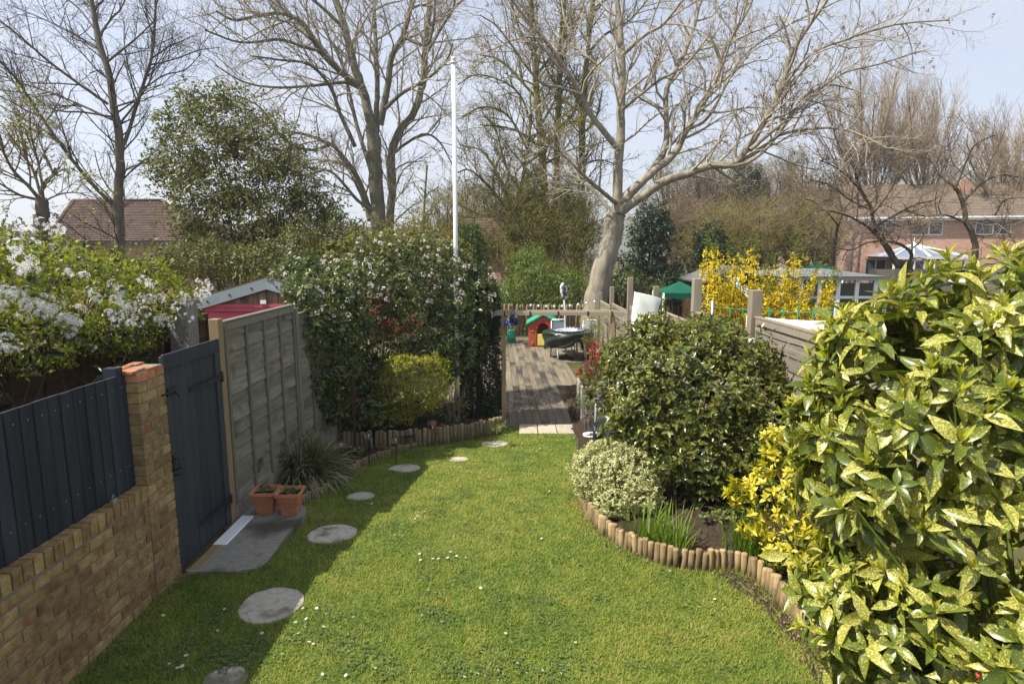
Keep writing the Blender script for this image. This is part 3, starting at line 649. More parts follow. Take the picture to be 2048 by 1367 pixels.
# ------------------------------------------------------------------ playhouse
c = AZ(1085, 693, ZD); c[0] = AZ(1086, 693, ZD)[0]
ph = thing('playhouse', (c[0], c[1], ZD), 'small brown plastic playhouse with a green roof, red arch and yellow half door', 'playhouse', rz=R(-3))
wd, he, hp, dp = .46, .80, 1.02, .95
aw, ah, ac = .20, .62, .0     # door opening half width, springing height
arch = [(aw*math.cos(t), ah+aw*math.sin(t)) for t in np.linspace(0, math.pi, 13)]
for s in (-1, 1):      # front wall: two halves round the door opening
    poly = [(s*aw, 0), (s*wd, 0), (s*wd, he), (0, hp)]+[(a, z) for a, z in (arch[6:] if s < 0 else arch[:7][::-1])]
    MB().prism(poly if s > 0 else poly[::-1], -.04, .04, 'y').build('front_wall', M['rust'], ph)
    for i in range(9):
        z = .05+.083*i
        MB().box(min(s*.235, s*.445), max(s*.235, s*.445), -.052, -.0405, z, z+.07, ch=.004).build('siding_board', M['rust'], ph)
    for q, z in ((0, .12), (1, .52)): MB().lathe([(.05, 0), (.045, .008), (.02, .012)], 12).build('rosette', M['rust'], ph).matrix_basis = Matrix.Translation((s*.34, -.055, z)) @ Matrix.Rotation(R(90), 4, 'X')
mb = MB(); n_ = 13
for i in range(n_):
    t = math.pi*i/(n_-1)
    for rr in (aw-.012, aw+.045):
        for y in (-.06, -.03): pass
V = [(rr*math.cos(t), y, ah+rr*math.sin(t)) for t in np.linspace(0, math.pi, n_) for rr, y in ((aw-.015, -.065), (aw+.05, -.065), (aw+.05, -.041), (aw-.015, -.041))]
mb.add(V, [(i*4+k, i*4+(k+1) % 4, i*4+4+(k+1) % 4, i*4+4+k) for i in range(n_-1) for k in range(4)]); mb.build('door_arch', M['red'], ph)
MB().box(-aw+.004, aw-.004, -.03, .0, .03, .43, ch=.008).box(-aw+.03, aw-.03, -.036, -.0305, .06, .40).build('half_door', M['yellow'], ph)
for s in (-1, 1):
    MB().box(s*wd-.03, s*wd+.03, .041, dp, 0, .30).build('side_wall', M['rust'], ph); MB().box(s*wd-.03, s*wd+.03, .041, dp, .62, he).build('side_wall', M['rust'], ph)
    MB().box(s*wd-.03, s*wd+.03, .041, .30, .301, .619).box(s*wd-.03, s*wd+.03, .70, dp, .301, .619).build('side_pillar', M['rust'], ph)
    MB().box(s*wd-.036, s*wd-.01, .301, .5, .302, .60).build('shutter', M['yellow'], ph); MB().box(s*wd-.04, s*wd+.04, .301, .699, .30, .335).build('window_ledge', M['red'], ph)
    ov = .12
    a0 = (s*(wd+.10), he-.05); a1 = (0, hp+.05)
    mb = MB()
    for q in range(4):
        f0, f1 = q/4, (q+1)/4+.02; 
        p0 = [a0[0]+(a1[0]-a0[0])*f0, a0[1]+(a1[1]-a0[1])*f0]; p1 = [a0[0]+(a1[0]-a0[0])*min(1, f1), a0[1]+(a1[1]-a0[1])*min(1, f1)]
        mb.hexa([(p0[0], -ov, p0[1]), (p1[0], -ov, p1[1]-.008), (p1[0], dp+ov, p1[1]-.008), (p0[0], dp+ov, p0[1]), (p0[0], -ov, p0[1]+.045), (p1[0], -ov, p1[1]+.03), (p1[0], dp+ov, p1[1]+.03), (p0[0], dp+ov, p0[1]+.045)])
    mb.build('roof_slope', M['toygreen'], ph)
MB().box(-wd, wd, dp-.05, dp, 0, he-.03).prism([(-wd, he-.029), (wd, he-.029), (0, hp)], dp-.05, dp, 'y').build('back_wall', M['rust'], ph)
MB().box(-.05, .05, .1, .22, hp+.03, hp+.16, ch=.01).build('chimney', M['toygreen'], ph)
# ------------------------------------------------------------------ covered table with a parasol, chairs behind
c = AZ(1130, 718, ZD); tbx, tby = c[0]+.10, c[1]+.25
tb = thing('garden_table', (tbx, tby, ZD), 'round garden table on white legs under a dark green cover', 'table')
zt = .80; rt = .72
MB().lathe([(rt-.02, zt-.04), (rt, zt-.03), (rt, zt-.01), (.03, zt-.008)], 32).build('tabletop', M['white'], tb)
for i in range(4):
    a = R(48+90*i+8); MB().tube([(.46*math.cos(a), .46*math.sin(a), zt-.04), (.56*math.cos(a), .56*math.sin(a), .4), (.60*math.cos(a), .60*math.sin(a), 0)], .026, 8).build('leg', M['white'], tb)
def cover(u, v):
    t = 2*math.pi*u
    if v < .3: r = (rt+.02)*v/.3; z = zt+.012+.004*math.sin(5*t)*v/.3
    else:
        q = (v-.3)/.7; fold = math.sin(7*t+.6)+.5*math.sin(13*t+2)
        hang = .42+.16*math.sin(2*t+1.1)+.10*math.sin(3*t+.3)
        r = rt+.025+.05*q*fold*.8-.10*q*q+.03*math.sin(q*9+4*t); z = zt+.012-hang*q-.01*fold*q
    return (r*math.cos(t), r*math.sin(t), z)
cv = MB().sheet(cover, 96, 26).build('table_cover', M['darkgreen'], None); cv.location = tb.location; tag(cv, 'creased dark green plastic cover draped over the round garden table', 'cover')
md = cv.modifiers.new('thick', 'SOLIDIFY'); md.thickness = .004
ps = thing('parasol', (tbx-.05, tby, ZD), 'folded parasol in a black and white printed sleeve standing through the covered table', 'parasol')
MB().tube([(0, 0, .05), (-.06, 0, 1.5), (-.095, 0, 2.0)], .022, 8).build('pole', M['white'], ps)
MB().lathe([(.02, -.31), (.075, -.27), (.10, -.12), (.105, .02), (.085, .12), (.04, .18), (.01, .19)], 16).build('sleeve', M['print'], ps).matrix_basis = Matrix.Translation((-.10, 0, 2.05)) @ Matrix.Rotation(R(-9), 4, 'Y')
MB().lathe([(.2, 0), (.23, .02), (.22, .05), (.05, .07), (.04, .12)], 20).build('base', M['black'], ps)
tr = thing('tray', (tbx+.02, tby-.02, ZD+zt+.02), 'round black and white patterned tray with a blue rim on the covered table', 'tray')
MB().lathe([(.44, 0), (.46, .03), (.47, .032), (.45, .01), (.02, .008)], 32).build('tray_dish', M['print'], tr); MB().tube([(.465*math.cos(t), .465*math.sin(t), .034) for t in np.linspace(0, 2*math.pi, 33)], .012, 6).build('tray_rim', M['blue'], tr)
for (x, y, rz, lab) in ((tbx-.12, tby+1.02, R(14), 'white tube framed garden chair behind the covered table on the left'), (tbx+.66, tby+1.0, R(-32), 'white tube framed garden chair behind the covered table on the right')):
    ch = thing('garden_chair', (x, y, ZD), lab, 'chair', 'white garden chairs', rz)
    for s in (-1, 1):
        MB().tube([(s*.27, -.25, 0), (s*.27, -.24, .42), (s*.27, -.24, .62), (s*.27, -.20, .66), (s*.27, .22, .66)], .016, 8).build('arm_frame', M['white'], ch)
        MB().tube([(s*.24, .30, 0), (s*.24, .22, .42), (s*.23, .30, .96)], .016, 8).build('back_leg', M['white'], ch)
    MB().tube([(-.23, .30, .96), (-.2, .31, 1.0), (.2, .31, 1.0), (.23, .30, .96)], .016, 8).build('back_rail', M['white'], ch)
    MB().sheet(lambda u, v: (-.23+.46*u, .225+.08*v, .45+.5*v), 2, 4).build('back_sling', M['felt'], ch); MB().box(-.24, .24, -.22, .22, .42, .435, ch=.004).build('seat', M['felt'], ch)
# ------------------------------------------------------------------ objects right of the deck
def pot(name, c, r0, r1, h, mat, label, cat='pot', soil=True, group=None):
    t_ = thing(name, c, label, cat, group)
    MB().lathe([(r0*.9, 0), (r0, .01), (r1*.97, h*.86), (r1*1.06, h*.87), (r1*1.06, h), (r1*.92, h), (r1*.88, h*.85)], 20).build('pot_body', mat, t_)
    if soil: MB().lathe([(r1*.86, h*.84), (r1*.5, h*.88), (.01, h*.89)], 16).build('soil_fill', M['soil'], t_)
    return t_
bp = AZ(1163, 851, -.6); bx = thing('grooved_planter', (bp[0], bp[1]+.05, -.6), 'large planter box of pale grooved boards right of the decking', 'planter')
hB = AY(1163, 773, bp[1]+.05)[2]+.6
gp_ = [(-.0, -.0)]
nB = 5; wb = hB/nB
P = [(.0, 0.)]; n_ = 7; w = wb-.006
P = [(.03, 0)]+[q for i in range(n_) for q in ((0, w*i/n_+.003), (0, w*(i+.6)/n_), (.009, w*(i+.66)/n_), (.009, w*(i+.96)/n_))]+[(0, w-.002), (.03, w)]
mef = MB().prism(P, 0, .85, 'x').mesh('board', M['deckg'])
for i in range(nB):
    o = link('board', mef, bx); o.location = (0, 0, wb*i)
    o = link('board', mef, bx); o.matrix_basis = Matrix.Translation((0, .87, wb*i)) @ Matrix.Rotation(R(-90), 4, 'Z')
MB().box(.031, .82, .031, .84, 0, hB-.06).build('soil_fill', M['soil'], bx)
# slate grey trough, white pot, black globe, spade
q = AZ(1175, 874, -.5); YT = q[1]
tg = thing('slate_trough', (q[0], YT, -.56), 'grey slatted wooden trough in front of the grooved planter', 'trough')
for i in range(5):
    x = i*.158; MB().box(x, x+.150, 0, .022, 0, .42, ch=.003).build('plank', M['felt'] if i else M['steel'], tg)
    MB().box(x, x+.150, .40, .422, 0, .42, ch=.003).build('plank', M['felt'], tg)
MB().box(0, .79, .023, .399, .02, .36).build('soil_fill', M['soil'], tg)
pot('white_pot', (AZ(1180, 888, -.45)[0], AZ(1180, 888, -.45)[1], -.5), .07, .11, .22, M['white'], 'small white pot of dead plants beside the black globe')
bl = AY(1196, 869, 9.0); g_ = thing('black_globe', (bl[0], bl[1], float(zg(9.0))), 'glossy black globe on a dark stand above the cream variegated bush', 'globe')
hz = bl[2]-float(zg(9.))
MB().lathe([(.085*math.sin(t), hz-.085*math.cos(t)) for t in np.linspace(0.001, math.pi-.001, 16)], 20).build('globe_ball', M['black'], g_)
MB().lathe([(.17, 0), (.15, .05), (.09, hz-.16), (.06, hz-.07)], 14).build('stand', M['black'], g_)
sh = AY(1190, 866, 9.25); sp_ = thing('garden_spade', (sh[0], sh[1], float(zg(9.25))), 'spade with a grey shaft leaning upright behind the black globe', 'spade')
tp = AY(1192, 800, 9.25)[2]-float(zg(9.25)); MB().tube([(0, 0, .1), (.01, .02, tp)], .018, 8).build('shaft', M['felt'], sp_); MB().tube([(-.06, .02, tp+.012), (.08, .02, tp+.012)], .018, 8).build('grip', M['felt'], sp_); MB().box(-.09, .09, -.006, .006, -.08, .2, ch=.003).build('blade', M['steel'], sp_)
for i, (a, b_) in enumerate(((1190, 722), (1192, 676))):
    c = AZ(a, b_, ZD); pot('white_pot', (c[0], c[1], ZD), .13, .17, .36, M['white'], ['white ribbed pot under the red leaved shrub beside the decking', 'white pot behind the covered table near the right pergola post'][i])
# white cover on its pole
c0 = AY(1285, 690, 8.6); wc = thing('white_cover', (c0[0], c0[1], float(zg(8.6))), 'tall white cloth cover pulled over a garden heater pole behind the round shrub', 'cover')
zb0 = AY(1285, 690, 8.6)[2]-float(zg(8.6)); zt0 = AY(1290, 590, 8.6)[2]-float(zg(8.6))
MB().tube([(0, 0, 0), (.03, 0, zt0-.1)], .03, 8).build('pole', M['steel'], wc)
def wcf(u, v):
    t = 2*math.pi*u; z = zb0+(zt0-zb0)*v
    wx = .13+.065*v+.012*math.sin(3*t+6*v); wy = .09-.045*v
    cx = -.055+.11*v
    s = lambda q: math.copysign(abs(q)**.6, q)
    return (cx+wx*s(math.cos(t))+.010*math.sin(9*v+2*t), wy*s(math.sin(t))+.012*math.sin(11*v+3*t), z-.05*(math.cos(t)) *v+.02*math.sin(2*t)*(1-v))
mb = MB().sheet(wcf, 36, 18); k0 = len(mb.v); top = [mb.v[18*37+i] for i in range(36)]; mb.add(top, [list(range(36))]); mb.build('cloth_sleeve', M['cloth'], wc)
# ------------------------------------------------------------------ pots, lamps, watering can, dog by the left bed
for i, (a, b_) in enumerate(((530, 1040), (579, 1042))):
    c = G(a, b_, .022); t_ = thing('terracotta_pot', (c[0], c[1]+.06, .022), ['square ribbed terracotta pot nearer the fence', 'square ribbed terracotta pot nearer the stepping stones'][i], 'pot', 'pair of ribbed terracotta pots', R(4))
    h = .235; mb = MB(); prof = []
    nr = 9
    for k in range(nr):
        z = (h-.035)*k/nr; w = .072+.032*k/nr
        prof += [(w-.008, z), (w+.003, z+.004), (w+.006, z+.014), (w-.007, z+.019)]
    prof += [(.108, h-.033), (.119, h-.030), (.121, h), (.106, h), (.100, h-.03)]
    V = []; 
    for w, z in prof:
        cc = .008
        V += [(-w+cc, -w, z), (w-cc, -w, z), (w, -w+cc, z), (w, w-cc, z), (w-cc, w, z), (-w+cc, w, z), (-w, w-cc, z), (-w, -w+cc, z)]
    mb.add(V, [(j*8+k, j*8+(k+1) % 8, j*8+8+(k+1) % 8, j*8+8+k) for j in range(len(prof)-1) for k in range(8)]+[list(range(8))[::-1]])
    mb.build('pot_body', M['terracotta'], t_)
    MB().sheet(lambda u, v: (-.1+.2*u, -.1+.2*v, h-.032+.01*math.sin(9*u+5*v)), 8, 8).build('soil_fill', M['soil'], t_)
def globe_lamp(px, py, Y, lab):
    c = AY(px, py, Y); z0 = float(zg(Y))+.02; t_ = thing('solar_lamp', (c[0], c[1], z0), lab, 'lamp', 'glass ball solar lamps'); h = c[2]-z0; r = .052
    MB().lathe([(r*math.sin(t), h-r*math.cos(t)) for t in np.linspace(.25, math.pi-.001, 14)], 18).build('glass_ball', M['clear'], t_)
    MB().lathe([(.006, 0), (.008, h-.10), (.02, h-.085), (.024, h-.055), (.016, h-.045)], 10).build('stake', M['black'], t_)
    MB().lathe([(.012, h-.045), (.02, h-.01), (.012, h+.015), (.001, h+.018)], 10).build('lamp_core', M['steel'], t_)
globe_lamp(681, 888, 7.35, 'glass ball solar lamp nearest the strappy grass clump'); globe_lamp(736.5, 870, 7.75, 'middle and tallest glass ball solar lamp, before the tall logs'); globe_lamp(791, 880, 7.9, 'glass ball solar lamp beside the orange flowers')
c = G(617, 905); wst = thing('wooden_stool', (c[0]-.05, 7.75, float(zg(7.75))+.02), 'small dark rustic stool holding the watering can', 'stool')
zs = AY(617, 874, 7.75)[2]-wst.location[2]
MB().lathe([(.16, zs-.035), (.17, zs-.02), (.165, zs), (.01, zs+.001)], 14).build('seat', M['brown_wood'], wst)
for i in range(3): a = R(30+120*i); MB().tube([(.09*math.cos(a), .09*math.sin(a), zs-.03), (.15*math.cos(a), .15*math.sin(a), 0)], .018, 7).build('leg', M['brown_wood'], wst)
wcn = thing('watering_can', (wst.location[0], 7.75, wst.location[2]+zs+.002), 'galvanised watering can planted with purple flowers on the stool', 'watering can', rz=R(8))
MB().lathe([(.088, 0), (.092, .01), (.092, .14), (.086, .16), (.08, .16), (.08, .12), (.01, .12)], 20).build('can_body', M['steel'], wcn)
MB().tube([(-.085, 0, .03), (-.15, 0, .09), (-.20, 0, .15)], [.018, .014, .012], 8).build('spout', M['steel'], wcn); MB().lathe([(.012, 0), (.04, .03), (.041, .035), (.001, .036)], 12).build('rose', M['steel'], wcn).matrix_basis = Matrix.Translation((-.20, 0, .15)) @ Matrix.Rotation(R(-50), 4, 'Y')
MB().tube([(.09, 0, .03), (.15, 0, .06), (.17, 0, .12), (.13, 0, .17), (.085, 0, .15)], .008, 7).build('handle', M['steel'], wcn)
# terracotta dog ornament looking over the logs
c = AY(864, 849, 9.22); dg = thing('dog_ornament', (c[0], c[1], float(zg(9.2))+.2), 'brown dog ornament peeping over the tall log edging', 'ornament', rz=R(12))
M['dog'] = pm('brown_glazed_dog', [(.09, .038, .022), (.17, .075, .045), (.24, .12, .08)], (10, 10, 10), 5, .55, .15, 0, .4)
hd = c[2]-dg.location[2]
def ell(mb, c, r, n=14, rot=None):
    V = []; m = 10
    Mx = rot or Matrix.Identity(3)
    for j in range(m+1):
        t = math.pi*j/m
        for k in range(n):
            p = Mx @ Vector((r[0]*math.sin(t)*math.cos(2*math.pi*k/n), r[1]*math.sin(t)*math.sin(2*math.pi*k/n), r[2]*math.cos(t))); V.append((c[0]+p.x, c[1]+p.y, c[2]+p.z))
    return mb.add(V, [(j*n+(k+1) % n, j*n+k, j*n+n+k, j*n+n+(k+1) % n) for j in range(m) for k in range(n)], True)
mb = MB(); ell(mb, (0, .12, hd*.45), (.085, .11, hd*.5)); ell(mb, (0, .05, hd*.8), (.06, .06, .08)); ell(mb, (0, 0, hd+.01), (.072, .085, .066)); ell(mb, (.012, -.085, hd-.022), (.036, .055, .032)); ell(mb, (.005, -.06, hd+.012), (.045, .05, .03))
for s in (-1, 1): ell(mb, (s*.05, -.01, .03), (.035, .07, .05)); ell(mb, (s*.055, .05, hd*.25), (.04, .05, hd*.25))
body = mb.build('dog_body', M['dog'], dg)
rm = body.modifiers.new('join', 'REMESH'); rm.mode = 'VOXEL'; rm.voxel_size = .009; rm.use_smooth_shade = True; sm = body.modifiers.new('soft', 'SMOOTH'); sm.iterations = 4
for s in (-1, 1):
    mb = MB(); ell(mb, (0, 0, -.045), (.012, .036, .062)); o = mb.build('ear', M['dog'], dg); o.location = (s*.070, .0, hd+.045); o.rotation_euler = (R(12), s*R(22), s*R(15))
    mb = MB(); ell(mb, (s*.03+.006, -.082, hd+.022), (.011, .008, .011)); mb.build('eye', M['black'], dg)
mb = MB(); ell(mb, (.013, -.137, hd-.008), (.014, .010, .010)); mb.build('nose', M['black'], dg)
# flagpole
fb = AY(915, 793, 10.4); ft = AY(907, 128, 10.4); zf = float(zg(10.4))
fl = thing('flagpole', (fb[0], 10.4, zf+.2), 'tall white flagpole rising through the flowering shrub', 'flagpole')
MB().tube([(0, 0, -.1), (ft[0]-fb[0], 0, ft[2]-zf-.2)], [.042, .034], 14).build('shaft', M['whitepaint'], fl)
x, z = ft[0]-fb[0], ft[2]-zf-.2
MB().lathe([(.02, 0), (.05, .01), (.05, .03), (.025, .04), (.04, .06), (.045, .085), (.03, .11), (.001, .12)], 12, (x, 0, z)).build('finial', M['white'], fl); MB().tube([(x+.03, 0, z-.05), (x+.08, 0, z-.05), (x+.09, 0, z-.09)], .014, 6).build('pulley', M['white'], fl)
MB().box(.03, .05, -.03, .03, .75, .82).tube([(.045, 0, .72), (.05, 0, .85)], .008, 6).build('cleat', M['whitepaint'], fl)
# trellis lattice sticks in the left bed corner
tl = thing('timber_support', AY(655, 860, 7.9), 'brown timber frame standing behind the tall logs in the shaded corner', 'plant support'); tl.location.z = float(zg(7.9)); tl.location.y = 8.35
for x in (0, .22): MB().box(x, x+.035, 0, .035, 0, 1.15).build('upright', M['brown_wood'], tl)
MB().bar((.02, -.02, .72), (.30, -.02, .80), .03).build('crossbar', M['brown_wood'], tl)
# ------------------------------------------------------------------ pink shed
YS = 9.3
pa = AY(537, 560, YS); pe = AY(392, 606, YS); za, ze = pa[2], pe[2]; hw = pa[0]-pe[0]
sd = thing('garden_shed', (pa[0], YS, float(zg(YS))), 'pink painted shed with grey gable boards beyond the left fence', 'shed'); z0 = sd.location[2]; za -= z0; ze -= z0; ze += .02; hr = .78
zl = AY(480, 607, YS)[2]-z0
nb = 9; hb = (zl-.12)/nb
for i in range(nb):
    z = hb*i
    MB().add([(-hw+.04, -.022, z), (hr-.04, -.022, z), (hr-.04, -.006, z+hb+.004), (-hw+.04, -.006, z+hb+.004), (-hw+.04, .01, z), (hr-.04, .01, z), (hr-.04, .01, z+hb+.004), (-hw+.04, .01, z+hb+.004)], [(0, 1, 2, 3), (0, 4, 5, 1), (0, 3, 7, 4), (1, 5, 6, 2), (2, 6, 7, 3), (4, 7, 6, 5)]).build('wall_board', M['pink'], sd)
MB().box(-hw+.02, hr-.02, -.045, .0, zl-.115, zl-.05).box(-hw+.0, hr, -.06, .0, zl-.049, zl).build('lintel', M['pink'], sd)
for xe in (-hw, hr): MB().box(xe-.05, xe+.03, -.05, .0, 0, zl-.118).build('corner_post', M['pink'], sd)
zf_ = lambda x: za-(za-ze)*abs(x)/hw
i = 0
for x in np.arange(-hw+.02, hr-.05, .098):
    zz = [zf_(x)-.10, zf_(x+.094)-.10]
    if max(zz) < zl+.02: continue
    d = .006*(i % 2); i += 1
    MB().hexa([(x, -.012-d, zl+.002), (x+.094, -.012-d, zl+.002), (x+.094, .01, zl+.002), (x, .01, zl+.002), (x, -.012-d, max(zl+.01, zz[0])), (x+.094, -.012-d, max(zl+.01, zz[1])), (x+.094, .01, max(zl+.01, zz[1])), (x, .01, max(zl+.01, zz[0]))]).build('gable_board', M['shedwood'], sd)
for s in (-1, 1):
    xo = hr+.08 if s > 0 else -hw-.10; P = [(0, za-.135), (xo, zf_(xo)-.135), (xo, zf_(xo)+.03), (0, za+.03)]
    fbd = MB().prism(P if s > 0 else P[::-1], -.10, -.075, 'y').build('bargeboard', M['felt'], sd)
    for k in range(3):
        x = (hr if s > 0 else -hw)*(.2+.3*k); MB().box(x-.012, x+.012, -.108, -.1005, zf_(x)-.065, zf_(x)-.040).build('screw', M['iron'], sd)
    MB().hexa([(0, -.1, za+.031), (xo, -.1, zf_(xo)+.031), (xo, 2.4, zf_(xo)+.031), (0, 2.4, za+.031), (0, -.1, za+.05), (xo, -.1, zf_(xo)+.05), (xo, 2.4, zf_(xo)+.05), (0, 2.4, za+.05)]).build('roof_slope', M['roofgrey'], sd)
    xw = hr if s > 0 else -hw; MB().box(min(xw, xw-.05*s), max(xw, xw-.05*s), .011, 2.3, 0, ze-.12).build('side_wall', M['pink'], sd)
pc = AY(530, 601, YS); MB().box(pc[0]-sd.location[0]-.045, pc[0]-sd.location[0]+.045, -.075, -.062, zl+.003, zl+.062).build('white_notice', M['white'], sd)
# ================================================================== houses and far structures
YH = 40.
def P2(px, py, Y=YH): return AY(px, py, Y)
zg0 = -.6
x0, x1 = P2(1700, 480)[0], P2(2230, 480)[0]; zev = P2(1850, 441)[2]
hs = thing('brick_house', (x0, YH, zg0), 'red brick house with white windows and buff tiled roof behind bare apple trees', 'house', rz=R(-14))
ww = x1-x0; he = zev-zg0
def openings(items, w, h): return items
def wall_with_holes(parent, w, h, holes, mat, y0=0., th=.25):
    xs = sorted({0, w, *[a for q in holes for a in (q[0], q[1])]}); zs = sorted({0, h, *[a for q in holes for a in (q[2], q[3])]}); mb = MB()
    for i in range(len(xs)-1):
        for j in range(len(zs)-1):
            cx, cz = (xs[i]+xs[i+1])/2, (zs[j]+zs[j+1])/2
            if any(q[0] < cx < q[1] and q[2] < cz < q[3] for q in holes): continue
            mb.add([(xs[i], y0, zs[j]), (xs[i+1], y0, zs[j]), (xs[i+1], y0, zs[j+1]), (xs[i], y0, zs[j+1])], [(0, 1, 2, 3)])
    for q in holes:
        a, b_, c, d = q; mb.add([(a, y0, c), (b_, y0, c), (b_, y0, d), (a, y0, d), (a, y0+th, c), (b_, y0+th, c), (b_, y0+th, d), (a, y0+th, d)], [(0, 4, 5, 1), (1, 5, 6, 2), (2, 6, 7, 3), (3, 7, 4, 0)])
    return mb.build('wall', mat, parent)
def window(parent, a, b_, c, d, mull=(.6,), y=.08, fr=.07):
    w = MB().box(a-.03, b_+.03, y-.03, y+.05, c-.05, c+fr).box(a, b_, y-.02, y+.05, d-fr, d).box(a, a+fr, y-.02, y+.05, c+fr, d-fr).box(b_-fr, b_, y-.02, y+.05, c+fr, d-fr)
    xs = [a+fr]
    for m_ in mull: xm = a+(b_-a)*m_; w.box(xm-fr/2, xm+fr/2, y-.018, y+.05, c+fr, d-fr)
    f = w.build('window', M['whitepaint'], parent)
    e = [a+fr]+[a+(b_-a)*m_ for m_ in mull]+[b_-fr]
    for i in range(len(e)-1): MB().box(e[i], e[i+1], y+.02, y+.03, c+fr, d-fr).build('pane', M['glass'], f)
def px2x(px, y=480): return P2(px, y)[0]-x0
def px2z(py): return P2(1850, py)[2]-zg0
hol = [(px2x(a), px2x(b_), px2z(c), px2z(d)) for a, b_, c, d in ((1742, 1782, 469, 445), (1802, 1862, 471, 444), (1915, 1975, 471, 444), (2000, 2046, 469, 446), (2090, 2150, 471, 444), (1732, 1770, 560, 517))]
wall_with_holes(hs, ww, he, hol, M['farbrick'])
for i, q in enumerate(hol): window(hs, *q, mull=(.6,) if i in (1,) else (.5,))
MB().box(-.0, .02, .001, 8, 0, he).build('side_wall', M['farbrick'], hs)
MB().box(-.35, ww, -.40, -.36, he-.05, he+.22).box(-.35, ww, -.36, .0, he-.04, he-.02).build('fascia', M['whitepaint'], hs)
MB().box(-.3, ww, -.50, -.405, he+.08, he+.17).build('gutter', M['whitepaint'], hs)
for xx in (px2x(1703), px2x(1716)): MB().tube([(xx, -.38, he), (xx, -.07, he-.3), (xx, -.07, 0)], .045, 8).build('drainpipe', M['whitepaint'], hs)
rid = px2z(376)+.3
mb = MB()
for k in range(22):
    f0, f1 = k/22, (k+1)/22+.01; mb.add([(-.5, -.42+4.4*f0, he+.22+(rid-he)*f0+.03), (ww, -.42+4.4*f0, he+.22+(rid-he)*f0+.03), (ww, -.42+4.4*f1, he+.22+(rid-he)*f1), (-.5, -.42+4.4*f1, he+.22+(rid-he)*f1), (-.5, -.42+4.4*f0, he+.20+(rid-he)*f0), (ww, -.42+4.4*f0, he+.20+(rid-he)*f0)], [(0, 1, 2, 3), (0, 4, 5, 1)])
mb.add([(-.5, 3.98, rid+.22), (ww, 3.98, rid+.22), (ww, 8.4, he+.2), (-.5, 8.4, he+.2)], [(0, 1, 2, 3)])
rf = mb.build('roof', M['tile_b'], hs)
MB().prism([(0, he), (8, he), (3.98, rid+.2)], -.02, .02, 'x').build('gable_wall', M['farbrick'], hs)
cx = px2x(1912); MB().box(cx, cx+.6, 2.4, 3.1, he+1, rid+.35).build('chimney', M['farbrick'], rf)
# conservatory
YC = 37.; c0 = AY(1785, 560, YC); c1 = AY(1925, 560, YC); cz = lambda py: AY(1850, py, YC)[2]-zg0
cs_ = thing('conservatory', (c0[0], YC, zg0), 'white framed conservatory with a hipped roof on the brick house', 'conservatory'); cw = c1[0]-c0[0]; ce = cz(518); ca = cz(487)
for x in np.linspace(0, cw, 8):
    MB().box(x-.05, x+.05, -.05, .05, 0, ce).build('post', M['whitepaint'], cs_)
for i in range(7):
    a = cw*i/7+.052; MB().box(a, a+cw/7-.104, -.005, .005, .5, ce-.1).build('pane', M['glass'], cs_); MB().box(a, a+cw/7-.104, -.03, .03, 0, .499).build('panel', M['whitepaint'], cs_)
    MB().box(a, a+cw/7-.104, -.03, .03, ce*.72, ce*.72+.07).build('glazing_bar', M['whitepaint'], cs_)
MB().box(-.1, cw+.1, -.12, .08, ce+.001, ce+.14).build('gutter', M['whitepaint'], cs_)
apx = (cw*.5, 1.6, ca)
RP = [(-.1, -.1), (cw*.25, -.1), (cw*.5, -.1), (cw*.75, -.1), (cw+.1, -.1)]
for i in range(4):
    MB().add([(RP[i][0], RP[i][1], ce+.142), (RP[i+1][0], RP[i+1][1], ce+.142), apx], [(0, 1, 2)]).build('roof_pane', M['conpane'], cs_)
MB().add([(-.1, -.1, ce+.142), apx, (-.1, 3, ce+.142)], [(0, 1, 2)]).build('roof_pane', M['conpane'], cs_); MB().add([(cw+.1, -.1, ce+.142), (cw+.1, 3, ce+.142), apx], [(0, 1, 2)]).build('roof_pane', M['conpane'], cs_)
for q in RP+[(-.1, 1.5), (cw+.1, 1.5)]: MB().bar((q[0], q[1], ce+.16), (apx[0], apx[1], apx[2]+.02), .09).build('roof_bar', M['whitepaint'], cs_)
MB().lathe([(.12, 0), (.06, .1), (.08, .18), (.02, .3), (.001, .42)], 8, apx).build('finial', M['whitepaint'], cs_)
MB().box(-.0, cw, .06, 2.95, 0, .1).build('floor', M['concrete'], cs_)
# second brick house, gable end, further left
YG = 47.; g0, g1 = AY(1636, 480, YG), AY(1712, 480, YG)
h2 = thing('brick_house', (g0[0], YG, zg0), 'narrow red brick gable end left of the larger brick house', 'house'); w2 = g1[0]-g0[0]; e2 = AY(1650, 440, YG)[2]-zg0; r2 = AY(1670, 392, YG)[2]-zg0
MB().prism([(0, 0), (w2, 0), (w2, e2), (w2/2, r2), (0, e2)], 0, 8, 'y').build('wall', M['farbrick'], h2)
for s in (-1, 1):
    a = (w2/2+s*(w2/2+.3), e2-.25); P = [(w2/2, r2+.05), a, (a[0], a[1]+.14), (w2/2, r2+.2)]
    MB().prism(P if s > 0 else P[::-1], -.25, 8.2, 'y').build('roof', M['slate_roof'], h2)
for px_a in (1662, 1686):
    xx = AY(px_a, 480, YG)[0]-g0[0]; f = MB().box(xx, xx+.07, -.05, -.002, 0, e2).build('drainpipe', M['whitepaint'], h2)
xx = AY(1678, 0, YG)[0]-g0[0]; f = MB().box(xx, xx+.9, -.04, -.003, 1.2, 2.3).build('window', M['whitepaint'], h2); MB().box(xx+.08, xx+.82, -.05, -.041, 1.28, 2.22).build('pane', M['glass'], f)
